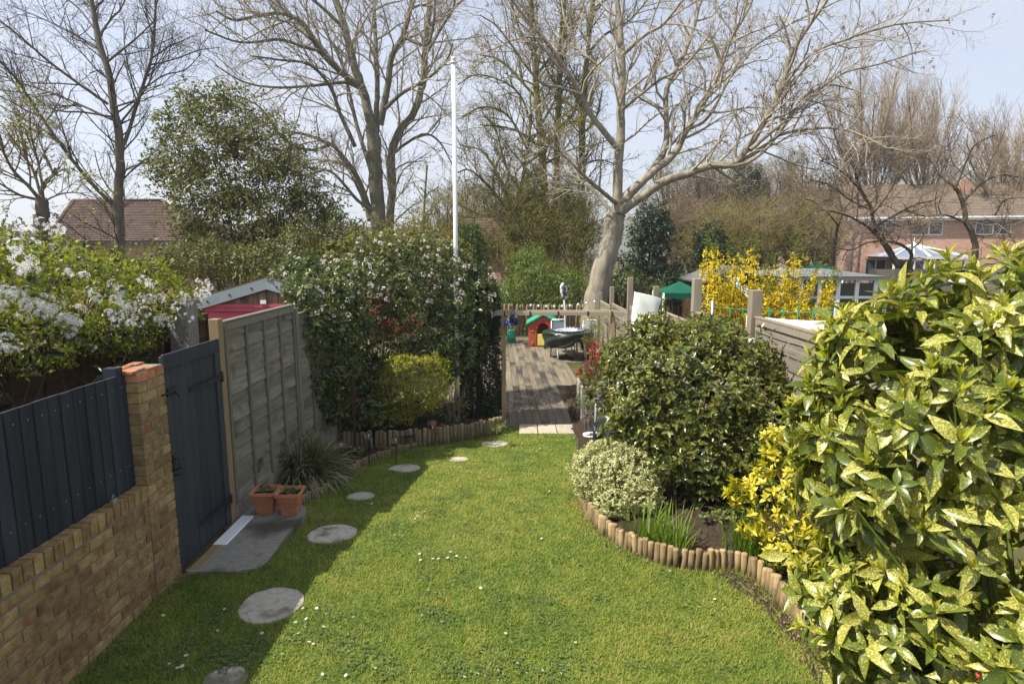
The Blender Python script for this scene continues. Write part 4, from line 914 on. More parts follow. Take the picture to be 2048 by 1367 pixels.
# bungalow roof on the left
YB = 30.; bl0, bl1, brd0, brd1 = AY(90, 482, YB), AY(400, 488, YB), AY(142, 402, YB+4), AY(322, 412, YB+4)
bg_ = thing('bungalow', (bl0[0], YB, zg0), 'bungalow with a brown tiled hipped roof behind the white climber', 'bungalow'); o_ = np.array([bl0[0], YB, zg0]); L_ = lambda p: np.array(p)-o_
wB = bl1[0]-bl0[0]; zE = bl0[2]-zg0; zR = brd0[2]-zg0; rx0, rx1 = brd0[0]-bl0[0], brd1[0]-bl0[0]
MB().box(.4, wB-.4, .4, 8., 0, zE-.1).build('wall', M['farbrick'], bg_)
rf = MB().box(-.05, wB+.05, -.12, -.02, zE-.10, zE+.02).build('gutter', M['black'], bg_)
roof = MB()
roof.add([(0, 0, zE), (wB, 0, zE), (wB, 8.4, zE), (0, 8.4, zE), (rx0, 4.2, zR), (rx1, 4.2, zR)], [(0, 1, 5, 4), (1, 2, 5), (2, 3, 4, 5), (3, 0, 4)])
rp = roof.build('roof', M['tile'], bg_)
sl_n = Vector((0, -(zR-zE), 4.2)).normalized(); mb = MB(); nrow = 24
V = []; Fq = []
for k in range(nrow):
    f0 = k/nrow; f1 = (k+1)/nrow; xa0, xb0 = rx0*f0, wB+(rx1-wB)*f0; xa1 = rx0*f1; xb1 = wB+(rx1-wB)*f1
    n_ = int((xb0-xa0)/.30); 
    for j in range(n_):
        u0, u1 = j/n_, (j+.96)/n_; lift = .045+.008*rng.random()
        for (f, u, q) in ((f0, u0, lift), (f0, u1, lift), (f1, u1, .014), (f1, u0, .014)):
            x = (xa0 if f == f0 else xa1)*(1-u)+(xb0 if f == f0 else xb1)*u
            V.append((x, 4.2*f+sl_n.y*q, zE+(zR-zE)*f+sl_n.z*q))
        for u in (u0, u1): V.append((xa0*(1-u)+xb0*u, 4.2*f0, zE+(zR-zE)*f0))
        b0 = len(V)-6; Fq += [(b0, b0+1, b0+2, b0+3), (b0, b0+4, b0+5, b0+1)]
link('roof_tiles', npmesh('roof_tiles', np.array(V), [np.array(Fq)], M['tile']), rp, 'stuff')
mb = MB()
for a, b_ in (((rx0, 4.2, zR), (rx1, 4.2, zR)), ((0, 0, zE), (rx0, 4.2, zR)), ((wB, 0, zE), (rx1, 4.2, zR))):
    mb.tube([np.array(a)+(0, 0, .03), np.array(b_)+(0, 0, .03)], .11, 8)
    mb.build('ridge_tiles', M['tile'], rp); mb = MB()
# middle house roof seen between the flagpole and the trees
YM = 34.; m0, m1 = AY(925, 482, YM), AY(1012, 482, YM)
mh = thing('brick_house', (m0[0], YM, zg0), 'small house with a mossy brown roof right of the flagpole', 'house'); wM = m1[0]-m0[0]; eM = m0[2]-zg0; rM = AY(960, 437, YM+3)[2]-zg0
MB().box(.3, wM-.3, .4, 6, 0, eM).build('wall', M['farbrick'], mh)
mb = MB()
for k in range(14):
    f0, f1 = k/14, (k+1)/14
    mb.add([(0, 3*f0, eM+(rM-eM)*f0+.03), (wM, 3*f0, eM+(rM-eM)*f0+.03), (wM, 3*f1, eM+(rM-eM)*f1+.002), (0, 3*f1, eM+(rM-eM)*f1+.002), (0, 3*f0, eM+(rM-eM)*f0), (wM, 3*f0, eM+(rM-eM)*f0)], [(0, 1, 2, 3), (0, 4, 5, 1)])
mb.add([(0, 3, rM), (wM, 3, rM), (wM, 6.2, eM), (0, 6.2, eM)], [(0, 1, 2, 3)]).build('roof', M['tile'], mh)
xx = AY(975, 0, YM)[0]-m0[0]; f = MB().box(xx, xx+.9, .34, .399, eM-1.1, eM-.1).build('window', M['whitepaint'], mh); MB().box(xx+.08, xx+.40, .32, .339, eM-1.02, eM-.18).build('pane', M['glass'], f); MB().box(xx+.5, xx+.82, .32, .339, eM-1.02, eM-.18).build('pane', M['glass'], f)
# ------------------------------------------------------------------ neighbours' garden things on the right
def gazebo(px0, px1, pye, pya, Y, label, legs=True):
    a, b_ = AY(px0, pye, Y), AY(px1, pye, Y); w = b_[0]-a[0]; zt = AY((px0+px1)/2, pya, Y)[2]; ze = a[2]
    t_ = thing('canopy', ((a[0]+b_[0])/2, Y, zg0), label, 'canopy'); h = w/2; e = ze-zg0; tz = zt-zg0
    for k in range(4):
        c4 = [(-h, -h), (h, -h), (h, h), (-h, h)]; p, q = c4[k], c4[(k+1) % 4]
        MB().sheet(lambda u, v: ((p[0]*(1-u)+q[0]*u)*(1-v), (p[1]*(1-u)+q[1]*u)*(1-v), e+(tz-e)*v-.12*math.sin(math.pi*v)*h*.3), 8, 6).build('roof_panel', M['canopy'], t_)
        MB().sheet(lambda u, v: (p[0]*(1-u)+q[0]*u, p[1]*(1-u)+q[1]*u, e-.16*v*(1+.15*math.sin(20*u))), 16, 1).build('valance', M['canopy'], t_)
        MB().tube([(p[0]*.98, p[1]*.98, 0), (p[0]*.98, p[1]*.98, e)], .03, 6).build('leg', M['white'], t_)
    return t_
gazebo(1316, 1402, 583, 562, 17.5, 'dark green garden canopy beyond the right fence left of the forsythia'); gazebo(1596, 1668, 541, 524, 30., 'small green canopy top in front of the brick gable')
Yg = 12.5; a, b_ = AY(1558, 660, Yg), AY(1742, 660, Yg)
gh = thing('summerhouse', (a[0], Yg, -.7), 'white framed garden room with windows behind the forsythia and the washing', 'summerhouse'); wg = b_[0]-a[0]; eg = AY(1640, 560, Yg)[2]+.7; rg = AY(1620, 537, Yg+1.)[2]+.7
for x in np.linspace(0, wg, 6): MB().box(x-.04, x+.04, -.04, .04, 0, eg).build('post', M['whitepaint'], gh)
for i in range(5):
    p0 = wg*i/5+.042; p1 = wg*(i+1)/5-.042; MB().box(p0, p1, -.02, .02, 0, .75).build('lower_panel', M['whitepaint'], gh); MB().box(p0, p1, -.03, .03, eg-.38, eg-.33).build('glazing_bar', M['whitepaint'], gh)
    MB().box(p0, p1, -.004, .004, .76, eg-.385).build('pane', M['glass'], gh); MB().box(p0, p1, -.004, .004, eg-.325, eg-.06).build('pane', M['glass'], gh)
MB().box(-.08, wg+.08, -.12, .05, eg+.001, eg+.08).build('gutter', M['felt'], gh)
MB().add([(-.12, -.15, eg+.082), (wg+.12, -.15, eg+.082), (wg-.5, 1.2, rg), (.5, 1.2, rg), (-.12, 2.4, eg+.082), (wg+.12, 2.4, eg+.082)], [(0, 1, 2, 3), (0, 3, 4), (1, 5, 2), (3, 2, 5, 4)]).build('roof', M['confr'], gh)
MB().box(0, wg, 2.3, 2.36, 0, eg).build('back_wall', M['brown_wood'], gh)
Yt = 14.; a, b_ = AY(1496, 600, Yt), AY(1562, 600, Yt)
lt = thing('lean_to', (a[0], Yt, -.7), 'pale blue sheeted lean to roof left of the white garden room', 'lean-to'); hz0, hz1 = AY(1520, 596, Yt)[2]+.7, AY(1540, 553, Yt+1.6)[2]+.7; wl_ = b_[0]-a[0]
MB().sheet(lambda u, v: (wl_*u, 1.6*v, hz0+(hz1-hz0)*v+.015*math.sin(u*40)), 60, 4).build('roof_sheet', M['tarp'], lt)
for x in (0.03, wl_-.03): MB().box(x-.03, x+.03, 0, .06, 0, hz0-.03).build('post', M['brown_wood'], lt); MB().box(x-.03, x+.03, 1.54, 1.6, 0, hz1-.03).build('post', M['brown_wood'], lt)
Ys = 19.; a, b_ = AY(1410, 570, Ys), AY(1540, 570, Ys); zc = AY(1480, 537, Ys)[2]+.7; zs_ = AY(1430, 562, Ys)[2]+.7
s2 = thing('garden_shed', (a[0], Ys, -.7), 'dark wooden shed with a shallow gable behind the forsythia', 'shed'); w3 = b_[0]-a[0]
MB().prism([(0, 0), (w3, 0), (w3, zs_), (w3*.52, zc), (0, zs_)], 0, 2.4, 'y').build('wall', M['brown_wood'], s2)
for s in (0, 1):
    P = [(w3*.52, zc), ((-.15, w3+.15)[s], zs_-.06), ((-.15, w3+.15)[s], zs_), (w3*.52, zc+.07)]; MB().prism(P if s else P[::-1], -.15, 2.5, 'y').build('roof_slope', M['roofgrey'], s2)
    P = [(w3*.52, zc+.0), ((-.15, w3+.15)[s], zs_-.08), ((-.15, w3+.15)[s], zs_+.02), (w3*.52, zc+.1)]; MB().prism(P if s else P[::-1], -.19, -.152, 'y').build('bargeboard', M['bare'], s2)
# long dark fence and low roof behind the trunk, far boundary fence
o = thing('boundary_fence', (AY(1190, 600, 30)[0], 30, -.8), 'dark weathered boundary fence right of the leaning trunk', 'fence')
for i in range(40): MB().box(.3*i, .3*i+.285, 0, .02, 0, 2.15+.02*rng.random()).build('board', M['brown_wood'], o)
o = thing('boundary_fence', (AY(1738, 560, 26)[0], 26, -.8), 'pale grey board fence before the brick house windows', 'fence')
for i in range(7): MB().box(0, 8, 0, .02, .36*i+.1, .36*i+.44).build('board', M['grey_wood_r'], o)
o = thing('picket_fence', (-1.2, 22.6, -.62), 'old round wooden stakes at the back of the decking behind the gas bottle', 'fence')
mes = MB().lathe([(.05, 0), (.05, 1.15), (.035, 1.22), (.01, 1.24)], 8).mesh('stake', M['oldlog'])
for i in range(34):
    s_ = link('stake', mes, o); s_.location = (.135*i+rng.normal(0, .01), rng.normal(0, .02), -.05*rng.random()); s_.rotation_euler = (rng.normal(0, .02), rng.normal(0, .02), 0)
# washing on a line
Yw = 8.9; A_ = AY(1425, 613, Yw+.4); B_ = AY(1800, 618, Yw-1.6)
wl2 = thing('washing_line', (A_[0], Yw, -.6), 'thin green washing line with pegs above the right fence', 'washing line'); o_ = np.array([A_[0], Yw, -.6])
lp = [A_+(B_-A_)*t-np.array([0, 0, .06*math.sin(math.pi*t)]) for t in np.linspace(0, 1, 14)]
MB().tube([p-o_ for p in lp], .004, 5).build('line', M['toygreen'], wl2)
for i in range(9):
    p = A_+(B_-A_)*(.12+.08*i)-o_; MB().box(p[0]-.008, p[0]+.008, p[1]-.008, p[1]+.008, p[2]-.14, p[2]-.01).build('peg', M['toygreen'], wl2)
for e_ in (A_, B_): MB().tube([(e_-o_)*(1, 1, 0), e_-o_+(0, 0, .1)], .025, 8).build('line_post', M['steel'], wl2)
u0, u1 = .22, .9
def shf(u, v):
    p = A_+(B_-A_)*(u0+(u1-u0)*u); return (p[0]-o_[0]+.0, p[1]-o_[1]+.03*math.sin(12*u)*v+.02*math.sin(25*u+2)*v-.02, p[2]-o_[2]-.12-.05*math.sin(3.1*u)-(.55+.06*math.sin(7*u))*v)
st_ = MB().sheet(shf, 60, 12).build('washing_sheet', M['sheet']); st_.location = o_; tag(st_, 'white bed sheet hanging on the washing line beyond the right fence', 'sheet'); st_.modifiers.new('thick', 'SOLIDIFY').thickness = .004
# string of little lamps across the back hedge
sa, sb = AY(1055, 607, 21.), AY(1200, 598, 20.); sl_g = thing('string_lights', sa, 'string of small white bulbs along the hedge behind the playhouse', 'lights')
MB().tube([(sb-sa)*t-np.array([0, 0, .12*math.sin(math.pi*t)]) for t in np.linspace(0, 1, 12)], .006, 5).build('cable', M['black'], sl_g)
for i in range(9):
    t = .05+.11*i; p = (sb-sa)*t-np.array([0, 0, .12*math.sin(math.pi*t)]); MB().lathe([(.001, -.09), (.04, -.06), (.04, -.03), (.015, 0)], 8, p).build('bulb', M['white'], sl_g)
# hills
V = []; n_ = 160
prof = [(-900, 18), (-400, 22), (-250, 30), (-60, 34), (0, 44), (60, 40), (140, 46), (230, 60), (300, 92), (360, 104), (420, 112), (520, 118), (700, 100), (1000, 70)]
px_ = [p[0] for p in prof]; pz_ = [p[1] for p in prof]
mb = MB(); 
for i in range(n_+1):
    x = -900+1900*i/n_; z = float(np.interp(x, px_, pz_))*.70+4*math.sin(x*.11)+3*math.sin(x*.31+1)+2.5*rng.random()
    V += [(x, 480, -3), (x, 560, z*.55), (x, 640, z), (x, 900, z*.8-5)]
hl = MB().add(V, [(i*4+k, i*4+4+k, i*4+5+k, i*4+1+k) for i in range(n_) for k in range(3)], True).build('hills', M['hill'], None, 'structure')
# ================================================================== garden plants
L_ = {}
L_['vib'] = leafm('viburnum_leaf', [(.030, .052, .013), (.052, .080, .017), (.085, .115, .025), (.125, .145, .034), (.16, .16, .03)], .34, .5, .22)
L_['vibr'] = leafm('viburnum_leaf_olive', [(.040, .060, .012), (.070, .095, .016), (.115, .135, .022), (.16, .17, .028), (.215, .21, .035)], .32, .55, .25)  # yellower olive leaf colours of the round shrub
L_['young'] = leafm('young_olive_leaf', [(.16, .15, .03), (.21, .20, .04), (.22, .19, .05)], .45, .4, .3)
L_['rust'] = leafm('rust_red_leaf', [(.10, .022, .012), (.17, .045, .02), (.23, .08, .03), (.16, .11, .03)], .5, .35, .3)
L_['gold'] = leafm('golden_green_leaf', [(.12, .145, .014), (.21, .225, .02), (.31, .305, .028), (.38, .36, .04)], .4, .45, .3)
L_['conifer'] = leafm('dark_conifer_spray', [(.014, .030, .012), (.022, .045, .017), (.035, .060, .02)], .6, .25, .12)
L_['euon'] = leafm('cream_edged_leaf', [(.16, .21, .05), (.42, .43, .16), (.58, .57, .28), (.66, .64, .38), (.50, .50, .2)], .4, .4, .25)
L_['chois'] = leafm('yellow_leaf', [(.36, .34, .03), (.52, .46, .035), (.60, .52, .05), (.62, .55, .08)], .36, .45, .3)
L_['aucuba'] = leafm('speckled_leaf', [(.070, .102, .014), (.122, .155, .018), (.18, .20, .022), (.25, .25, .032)], .34, .5, .24, blotch=((.58, .54, .15), 120., .61))
L_['aucy'] = leafm('young_speckled_leaf', [(.36, .37, .04), (.46, .46, .06)], .38, .45, .35)
L_['blade'] = leafm('strappy_blade', [(.05, .06, .02), (.11, .115, .045), (.25, .23, .12), (.46, .42, .27)], .5, .35, .2)
L_['iris'] = leafm('fresh_green_blade', [(.10, .18, .02), (.16, .25, .03), (.22, .31, .05)], .42, .4, .35)
L_['fresh'] = leafm('fresh_green_leaf', [(.07, .12, .018), (.13, .19, .028), (.20, .26, .04)], .45, .4, .35)
L_['clem'] = leafm('climber_leaf', [(.08, .125, .015), (.15, .20, .022), (.225, .27, .03), (.30, .31, .04), (.25, .20, .045)], .4, .45, .35)
L_['arm'] = leafm('long_dark_leaf', [(.018, .035, .012), (.032, .055, .017), (.06, .07, .02), (.10, .06, .025)], .33, .5, .2)
L_['petal'] = leafm('white_petal', [(.70, .70, .68), (.80, .80, .78), (.82, .79, .78)], .6, .2, .3)
L_['petalp'] = leafm('pinkish_white_petal', [(.62, .52, .50), (.75, .70, .67), (.80, .76, .73)], .6, .2, .3)
L_['fors'] = leafm('yellow_petal', [(.62, .47, .01), (.74, .58, .015), (.78, .63, .04)], .55, .25, .35)
L_['purple'] = leafm('purple_petal', [(.13, .03, .32), (.20, .06, .42), (.3, .14, .5)], .55, .25, .3)
L_['orange'] = leafm('orange_petal', [(.62, .22, .02), (.7, .38, .03)], .55, .25, .3)
L_['red'] = leafm('red_leaf', [(.24, .02, .02), (.36, .03, .03), (.44, .06, .045)], .4, .4, .35)
L_['bare'] = pm('brown_stem', [(.07, .05, .032), (.14, .11, .07)], (12, 12, 4), 5, .9, .3, .1, .15)
L_['dry'] = pm('dry_stem', [(.20, .16, .10), (.32, .27, .18)], (12, 12, 4), 4, .9, .1, .1, .15)
def stems(parent, top_pts, mat, r=.012, base=(0, 0), spread=.08, name='stem', n=5):
    o = np.array(parent.location); polys = []
    for p in top_pts:
        b0 = np.array([base[0]+rng.normal(0, spread), base[1]+rng.normal(0, spread), 0]); q = np.array(p)-o
        mid = b0*.5+q*.5+np.array([0, 0, .1*np.linalg.norm(q-b0)])+rng.normal(0, .04, 3)
        P = smooth_path([b0, mid, q], 3); polys.append((P, np.linspace(r, r*.35, len(P))))
    V, Fq = tubes(polys, 5); return link(name, npmesh(name, V, [Fq], mat, None, True), parent)
def flower_mesh(name, mat, npet=5, nfl=14, R0=.045, pl=.02, w=.6, dome=.6, cup=.35):
    lv = Leaves()
    for i in range(nfl):
        u = rng.normal(size=3); u[2] = abs(u[2])*dome+.3; u /= np.linalg.norm(u); c = u*R0*(.75+.25*rng.random())
        x = np.cross(u, [.3, .8, .1]); x /= np.linalg.norm(x); y = np.cross(u, x); a0 = rng.random()*6
        for k in range(npet):
            a = a0+6.283*k/npet; d = (math.cos(a)*x+math.sin(a)*y)+u*cup
            lv.add(c[None], d[None], (u-.3*d)[None], np.array([pl*(.85+.3*rng.random())]), np.array([pl*w]))
    V, Fc, rn = leaf_arrays(lv.cat(), 'small', rng); return npmesh(name, V, [Fc], mat, rn)
def flowers(parent, pts, nrm, meshes, name='flower_cluster', up=.6, s=(.8, 1.25)):
    o = np.array(parent.location)
    for p, nn in zip(pts, nrm):
        f = link(name, meshes[int(rng.integers(len(meshes)))], parent); v = Vector(nn)+Vector((0, 0, up)); f.rotation_euler = v.to_track_quat('Z', 'Y').to_euler(); f.location = p-o; k = s[0]+(s[1]-s[0])*rng.random(); f.scale = (k, k, k)
def front(P, N, dots=-.05):
    """points that face the viewer's side of the garden"""
    return np.sum(N*norm(CAM-P), 1) > dots
# ---- big flowering viburnum on the left
b = [blob(660, 595, 100, 82, 10.2, .6), blob(622, 640, 62, 62, 9.0, .45), blob(612, 720, 40, 90, 8.6, .4), blob(770, 560, 120, 88, 10.3, .7), blob(860, 545, 85, 75, 10.65, .55), blob(920, 590, 78, 80, 10.6, .5), blob(665, 720, 72, 110, 9.25, .5), blob(655, 795, 48, 55, 8.5, .3), blob(652, 700, 58, 100, 8.4, .4), blob(618, 650, 42, 62, 7.9, .32), blob(606, 585, 38, 42, 8.0, .35), blob(690, 570, 52, 52, 8.75, .3), blob(700, 650, 50, 50, 8.75, .28), blob(628, 745, 34, 66, 8.1, .28), blob(760, 700, 80, 60, 10.1, .4), blob(850, 830, 90, 40, 10.4, .3), blob(770, 640, 125, 85, 10.35, .5), blob(905, 690, 72, 85, 10.55, .45), blob(725, 815, 75, 62, 9.30, .5), blob(600, 560, 52, 55, 9.65, .5)]
c = AY(740, 850, 9.75); vl = thing('flowering_shrub', (c[0], 9.75, float(zg(9.75))+.2), 'large dark evergreen shrub covered in white flower heads left of the deck', 'shrub')
P, N = sample_blobs(b, 4300, rng, .12, .12); lv = Leaves(); shoots(lv, P, N, rng, 6, (45, 100), .078, .5, .45, .3, .07)
put_leaves(lv, 'med', L_['vib'], vl, rng, 300)
P2_, N2_ = sample_blobs(b, 9000, rng, .3, .1); lv = Leaves(); scatter(lv, P2_, N2_, rng, .085, .55); put_leaves(lv, 'small', L_['vib'], vl, rng, 0, rest='inner_foliage')
fm = [flower_mesh('flower_cluster', L_['petalp'], 5, 11, .04, .015) for _ in range(4)]
P, N = sample_blobs(b, 2400, rng, .02, .1); k = front(P, N) & (P[:, 2] > 1.15+.35*rng.random(len(P))) & (rng.random(len(P)) < .10+.36*(P[:, 2] > 1.7)*(P[:, 0] > -2.6)); P, N = P[k][:170], N[k][:170]
flowers(vl, P+N*.02, N, fm, s=(.6, 1.2))
P, N = sample_blobs([blob(745, 612, 34, 22, 9.75, .2), blob(800, 650, 46, 20, 9.8, .2)], 90, rng, .2, .1); lv = Leaves(); shoots(lv, P, N, rng, 5, (60, 120), .085, .3, -.2, .4); put_leaves(lv, 'med', L_['rust'], vl, rng, 0, rest='rusty_foliage')
stems(vl, [q for q in sample_blobs(b, 26, rng, .3)[0]], L_['bare'], .025, (0, 0), .25)
# reddish brown haze of new shoots on its crown
bt = [blob(760, 500, 110, 38, 10.6, .6), blob(880, 510, 70, 42, 10.8, .5)]
P, N = sample_blobs(bt, 900, rng, .15, .2); lv = Leaves(); shoots(lv, P, N, rng, 5, (25, 80), .055, .4, .7, .3); put_leaves(lv, 'small', L_['young'], vl, rng, 0, rest='young_shoots')
# ---- golden rounded shrub
b = [blob(825, 772, 72, 58, 9.5, .42), blob(785, 800, 48, 40, 9.5, .35), blob(862, 742, 36, 34, 9.6, .3), blob(790, 832, 46, 16, 9.35, .2), blob(850, 782, 44, 30, 9.5, .3), blob(812, 730, 40, 22, 9.6, .3)]
c = G(820, 868); gs = thing('golden_shrub', (c[0], 9.6, float(zg(9.6))+.2), 'rounded golden green leaved shrub in front of the dark flowering shrub', 'shrub')
P, N = sample_blobs(b, 3300, rng, .14, .2); lv = Leaves(); shoots(lv, P, N, rng, 5, (50, 95), .036, .5, .5, .35, .03); put_leaves(lv, 'small', L_['gold'], gs, rng)
stems(gs, sample_blobs(b, 12, rng, .3)[0], L_['bare'], .012)
# ---- conifer column beside the pergola post, and a feathery conifer behind
b = [blob(960, 740, 42, 120, 10.85, .35), blob(968, 620, 32, 70, 11.0, .4), blob(983, 790, 20, 65, 10.9, .25), blob(945, 800, 30, 52, 10.8, .3)]
c = G(962, 848); co = thing('conifer', (c[0], 10.85, float(zg(10.8))+.1), 'dense dark conifer filling the corner left of the pergola post', 'conifer')
P, N = sample_blobs(b, 15000, rng, .16, .14); lv = Leaves(); scatter(lv, P, N, rng, .075, .22, .9, .1); put_leaves(lv, 'small', L_['conifer'], co, rng); stems(co, [b[0][0], b[1][0]], L_['bare'], .05, n=2, spread=.03, name='trunk')
b = [blob(935, 520, 34, 62, 12.6, .7), blob(925, 600, 50, 60, 12.3, .8), blob(945, 480, 16, 30, 12.4, .4), blob(925, 680, 55, 70, 12.3, .8)]
c = AY(938, 560, 12.4); co = thing('conifer', (c[0], 12.4, -.6), 'feathery green conifer tip just right of the flagpole', 'conifer')
P, N = sample_blobs(b, 8000, rng, .2, .2); lv = Leaves(); scatter(lv, P, N, rng, .11, .22, .9, .5); put_leaves(lv, 'small', leafm('green_conifer_spray', [(.03, .06, .018), (.055, .095, .022), (.085, .125, .03)], .6, .25, .15), co, rng); stems(co, [b[2][0]], L_['bare'], .06, spread=.02, name='trunk')
# ---- round viburnum on the right
b = [blob(1370, 790, 178, 135, 6.5, .9), blob(1302, 745, 82, 78, 6.5, .7), blob(1450, 750, 95, 85, 6.5, .7), blob(1305, 830, 85, 80, 6.4, .6), blob(1490, 850, 105, 100, 6.2, .7), blob(1400, 890, 120, 85, 6.2, .7), blob(1238, 712, 34, 34, 6.7, .35), blob(1310, 672, 50, 40, 6.7, .4), blob(1420, 662, 55, 30, 6.8, .4), blob(1520, 760, 52, 55, 6.5, .4), blob(1345, 690, 85, 40, 6.8, .5), blob(1550, 900, 50, 60, 6.2, .4)]
c = G(1400, 1040); vr = thing('round_shrub', (c[0], 6.1, float(zg(6.1))+.07), 'large round glossy evergreen shrub in the right flower bed', 'shrub')
P, N = sample_blobs(b, 3000, rng, .1, .10); lv = Leaves(); shoots(lv, P, N, rng, 7, (45, 105), .082, .5, .5, .3, .07)
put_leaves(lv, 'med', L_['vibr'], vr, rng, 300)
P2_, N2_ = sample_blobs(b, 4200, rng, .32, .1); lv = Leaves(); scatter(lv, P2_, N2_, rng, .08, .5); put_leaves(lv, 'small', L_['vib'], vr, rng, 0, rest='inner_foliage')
P, N = sample_blobs(b, 2600, rng, .03, .1); k = (N[:, 2] > .05); P, N = P[k][:900], N[k][:900]; lv = Leaves(); shoots(lv, P+N*.03, N, rng, 5, (20, 70), .045, .4, .8, .3); put_leaves(lv, 'small', L_['young'], vr, rng, 0, rest='young_shoots')
P, N = sample_blobs(b, 120, rng, .02, .1); k = N[:, 2] > -.1; P, N = P[k], N[k]; off_ = .06+.12*rng.random(len(P)); lv = Leaves()
for q_ in (1., .72, .45, .2): shoots(lv, P+(N*.6+np.array([0, 0, .5]))*(off_*q_)[:, None], N, rng, 4, (30, 95), .062, .5, .8, .2)
put_leaves(lv, 'small', L_['vibr'], vr, rng, 0, rest='stray_shoots')
P, N = sample_blobs(b, 300, rng, .02, .1); k = front(P, N, .2) & (P[:, 2] > .8); flowers(vr, P[k][:9]+N[k][:9]*.04, N[k][:9], [flower_mesh('flower_cluster', L_['petal'], 5, 10, .03, .014)])
stems(vr, sample_blobs(b, 22, rng, .35)[0], L_['bare'], .022, (0, 0), .12)
# ---- cream variegated bush
b = [blob(1235, 945, 88, 58, 6.0, .45), blob(1185, 945, 42, 55, 5.95, .3), blob(1275, 985, 50, 38, 5.8, .3), blob(1225, 1000, 40, 30, 5.65, .25), blob(1230, 905, 45, 26, 6.1, .3)]
c = G(1240, 1010); eu = thing('variegated_bush', (c[0], 5.9, float(zg(5.9))+.07), 'low cream and green variegated bush at the lawn edge', 'shrub')
P, N = sample_blobs(b, 3200, rng, .08, .1); lv = Leaves(); shoots(lv, P, N, rng, 6, (35, 95), .027, .6, .4, .4, .03); put_leaves(lv, 'small', L_['euon'], eu, rng)
P, N = sample_blobs(b, 3000, rng, .4, .1); lv = Leaves(); scatter(lv, P, N, rng, .03, .5); put_leaves(lv, 'small', L_['vib'], eu, rng, 0, rest='inner_foliage'); stems(eu, sample_blobs(b, 14, rng, .3)[0], L_['bare'], .008)
# ---- yellow choisya
b = [blob(1560, 1010, 88, 82, 4.65, .32), blob(1580, 930, 60, 52, 4.85, .25), blob(1500, 1020, 36, 45, 4.6, .2), blob(1545, 880, 22, 36, 4.9, .15), blob(1630, 960, 40, 70, 4.6, .25), blob(1468, 975, 20, 22, 4.65, .1), blob(1590, 1090, 60, 45, 4.4, .25), blob(1660, 1040, 50, 60, 4.4, .25)]
c = G(1570, 1120); cy = thing('yellow_shrub', (c[0], 4.5, .07), 'bright yellow leaved shrub between the round shrub and the speckled shrub', 'shrub')
P, N = sample_blobs(b, 330, rng, .1, .1); lv = Leaves(); shoots(lv, P, N, rng, 8, (35, 95), .064, .5, .6, .3, .03); put_leaves(lv, 'med', L_['chois'], cy, rng, 300)
P, N = sample_blobs(b, 900, rng, .35, .1); lv = Leaves(); scatter(lv, P-np.array([0, -.06, .05]), N, rng, .06, .36); put_leaves(lv, 'small', L_['fresh'], cy, rng, 0, rest='inner_foliage'); stems(cy, sample_blobs(b, 26, rng, .15)[0], L_['bare'], .008, spread=.1)
# ---- speckled aucuba close to the viewer on the right
b = [((2.52, 2.95, 1.30), (.80, .70, 1.05)), ((2.25, 3.00, 1.72), (.68, .62, .62)), ((2.56, 2.98, 2.19), (.62, .55, .42)), ((1.98, 3.05, 1.92), (.40, .42, .34)), ((2.0, 3.05, 2.14), (.36, .42, .22)), ((1.84, 3.05, 1.72), (.30, .38, .28)), ((1.92, 3.05, 1.52), (.36, .40, .30)), ((2.22, 2.95, .70), (.60, .60, .55)), ((2.75, 2.60, .85), (.70, .62, .75)), ((2.03, 3.10, 1.38), (.45, .45, .40)), ((2.55, 3.0, .30), (.60, .55, .40)), ((3.3, 2.9, 1.9), (.6, .6, .8))]
b = [(np.array(c), np.array(r)) for c, r in b]
au = thing('speckled_shrub', (2.6, 2.9, .07), 'big spotted laurel with gold speckled leaves filling the right foreground', 'shrub')
P, N = sample_blobs(b, 1000, rng, .07, .10); lv = Leaves(); shoots(lv, P, N, rng, 8, (48, 122), .158, .37, .55, .3, .06)
put_leaves(lv, 'large', L_['aucuba'], au, rng, 300)
P2_, N2_ = sample_blobs(b, 1300, rng, .28, .1); lv = Leaves(); scatter(lv, P2_, N2_, rng, .14, .38, .8, .1); put_leaves(lv, 'med', L_['aucuba'], au, rng, 0, rest='inner_foliage')
k = rng.random(len(P)) < .8*(N[:, 2] > -.25); lv = Leaves(); shoots(lv, P[k]+N[k]*.02, N[k], rng, 4, (6, 24), .085, .22, .9, .12); put_leaves(lv, 'med', L_['aucy'], au, rng, 120, name='young_leaf', rest='young_foliage')
stems(au, sample_blobs(b, 40, rng, .12)[0], leafm('green_stem', [(.08, .11, .02), (.12, .15, .03)], .5, .3, 0), .014, spread=.15)
mb = MB(); k = [q for q in range(len(P)) if front(P[q:q+1], N[q:q+1], .3)[0] and P[q, 2] < 1.3][:7]
for q in k:
    p = P[q]+N[q]*.02-np.array(au.location)
    for j in range(3): ell(mb, p+rng.normal(0, .012, 3), (.009, .009, .012), 8)
    mb.build('berry_cluster', M['red'], au); mb = MB()
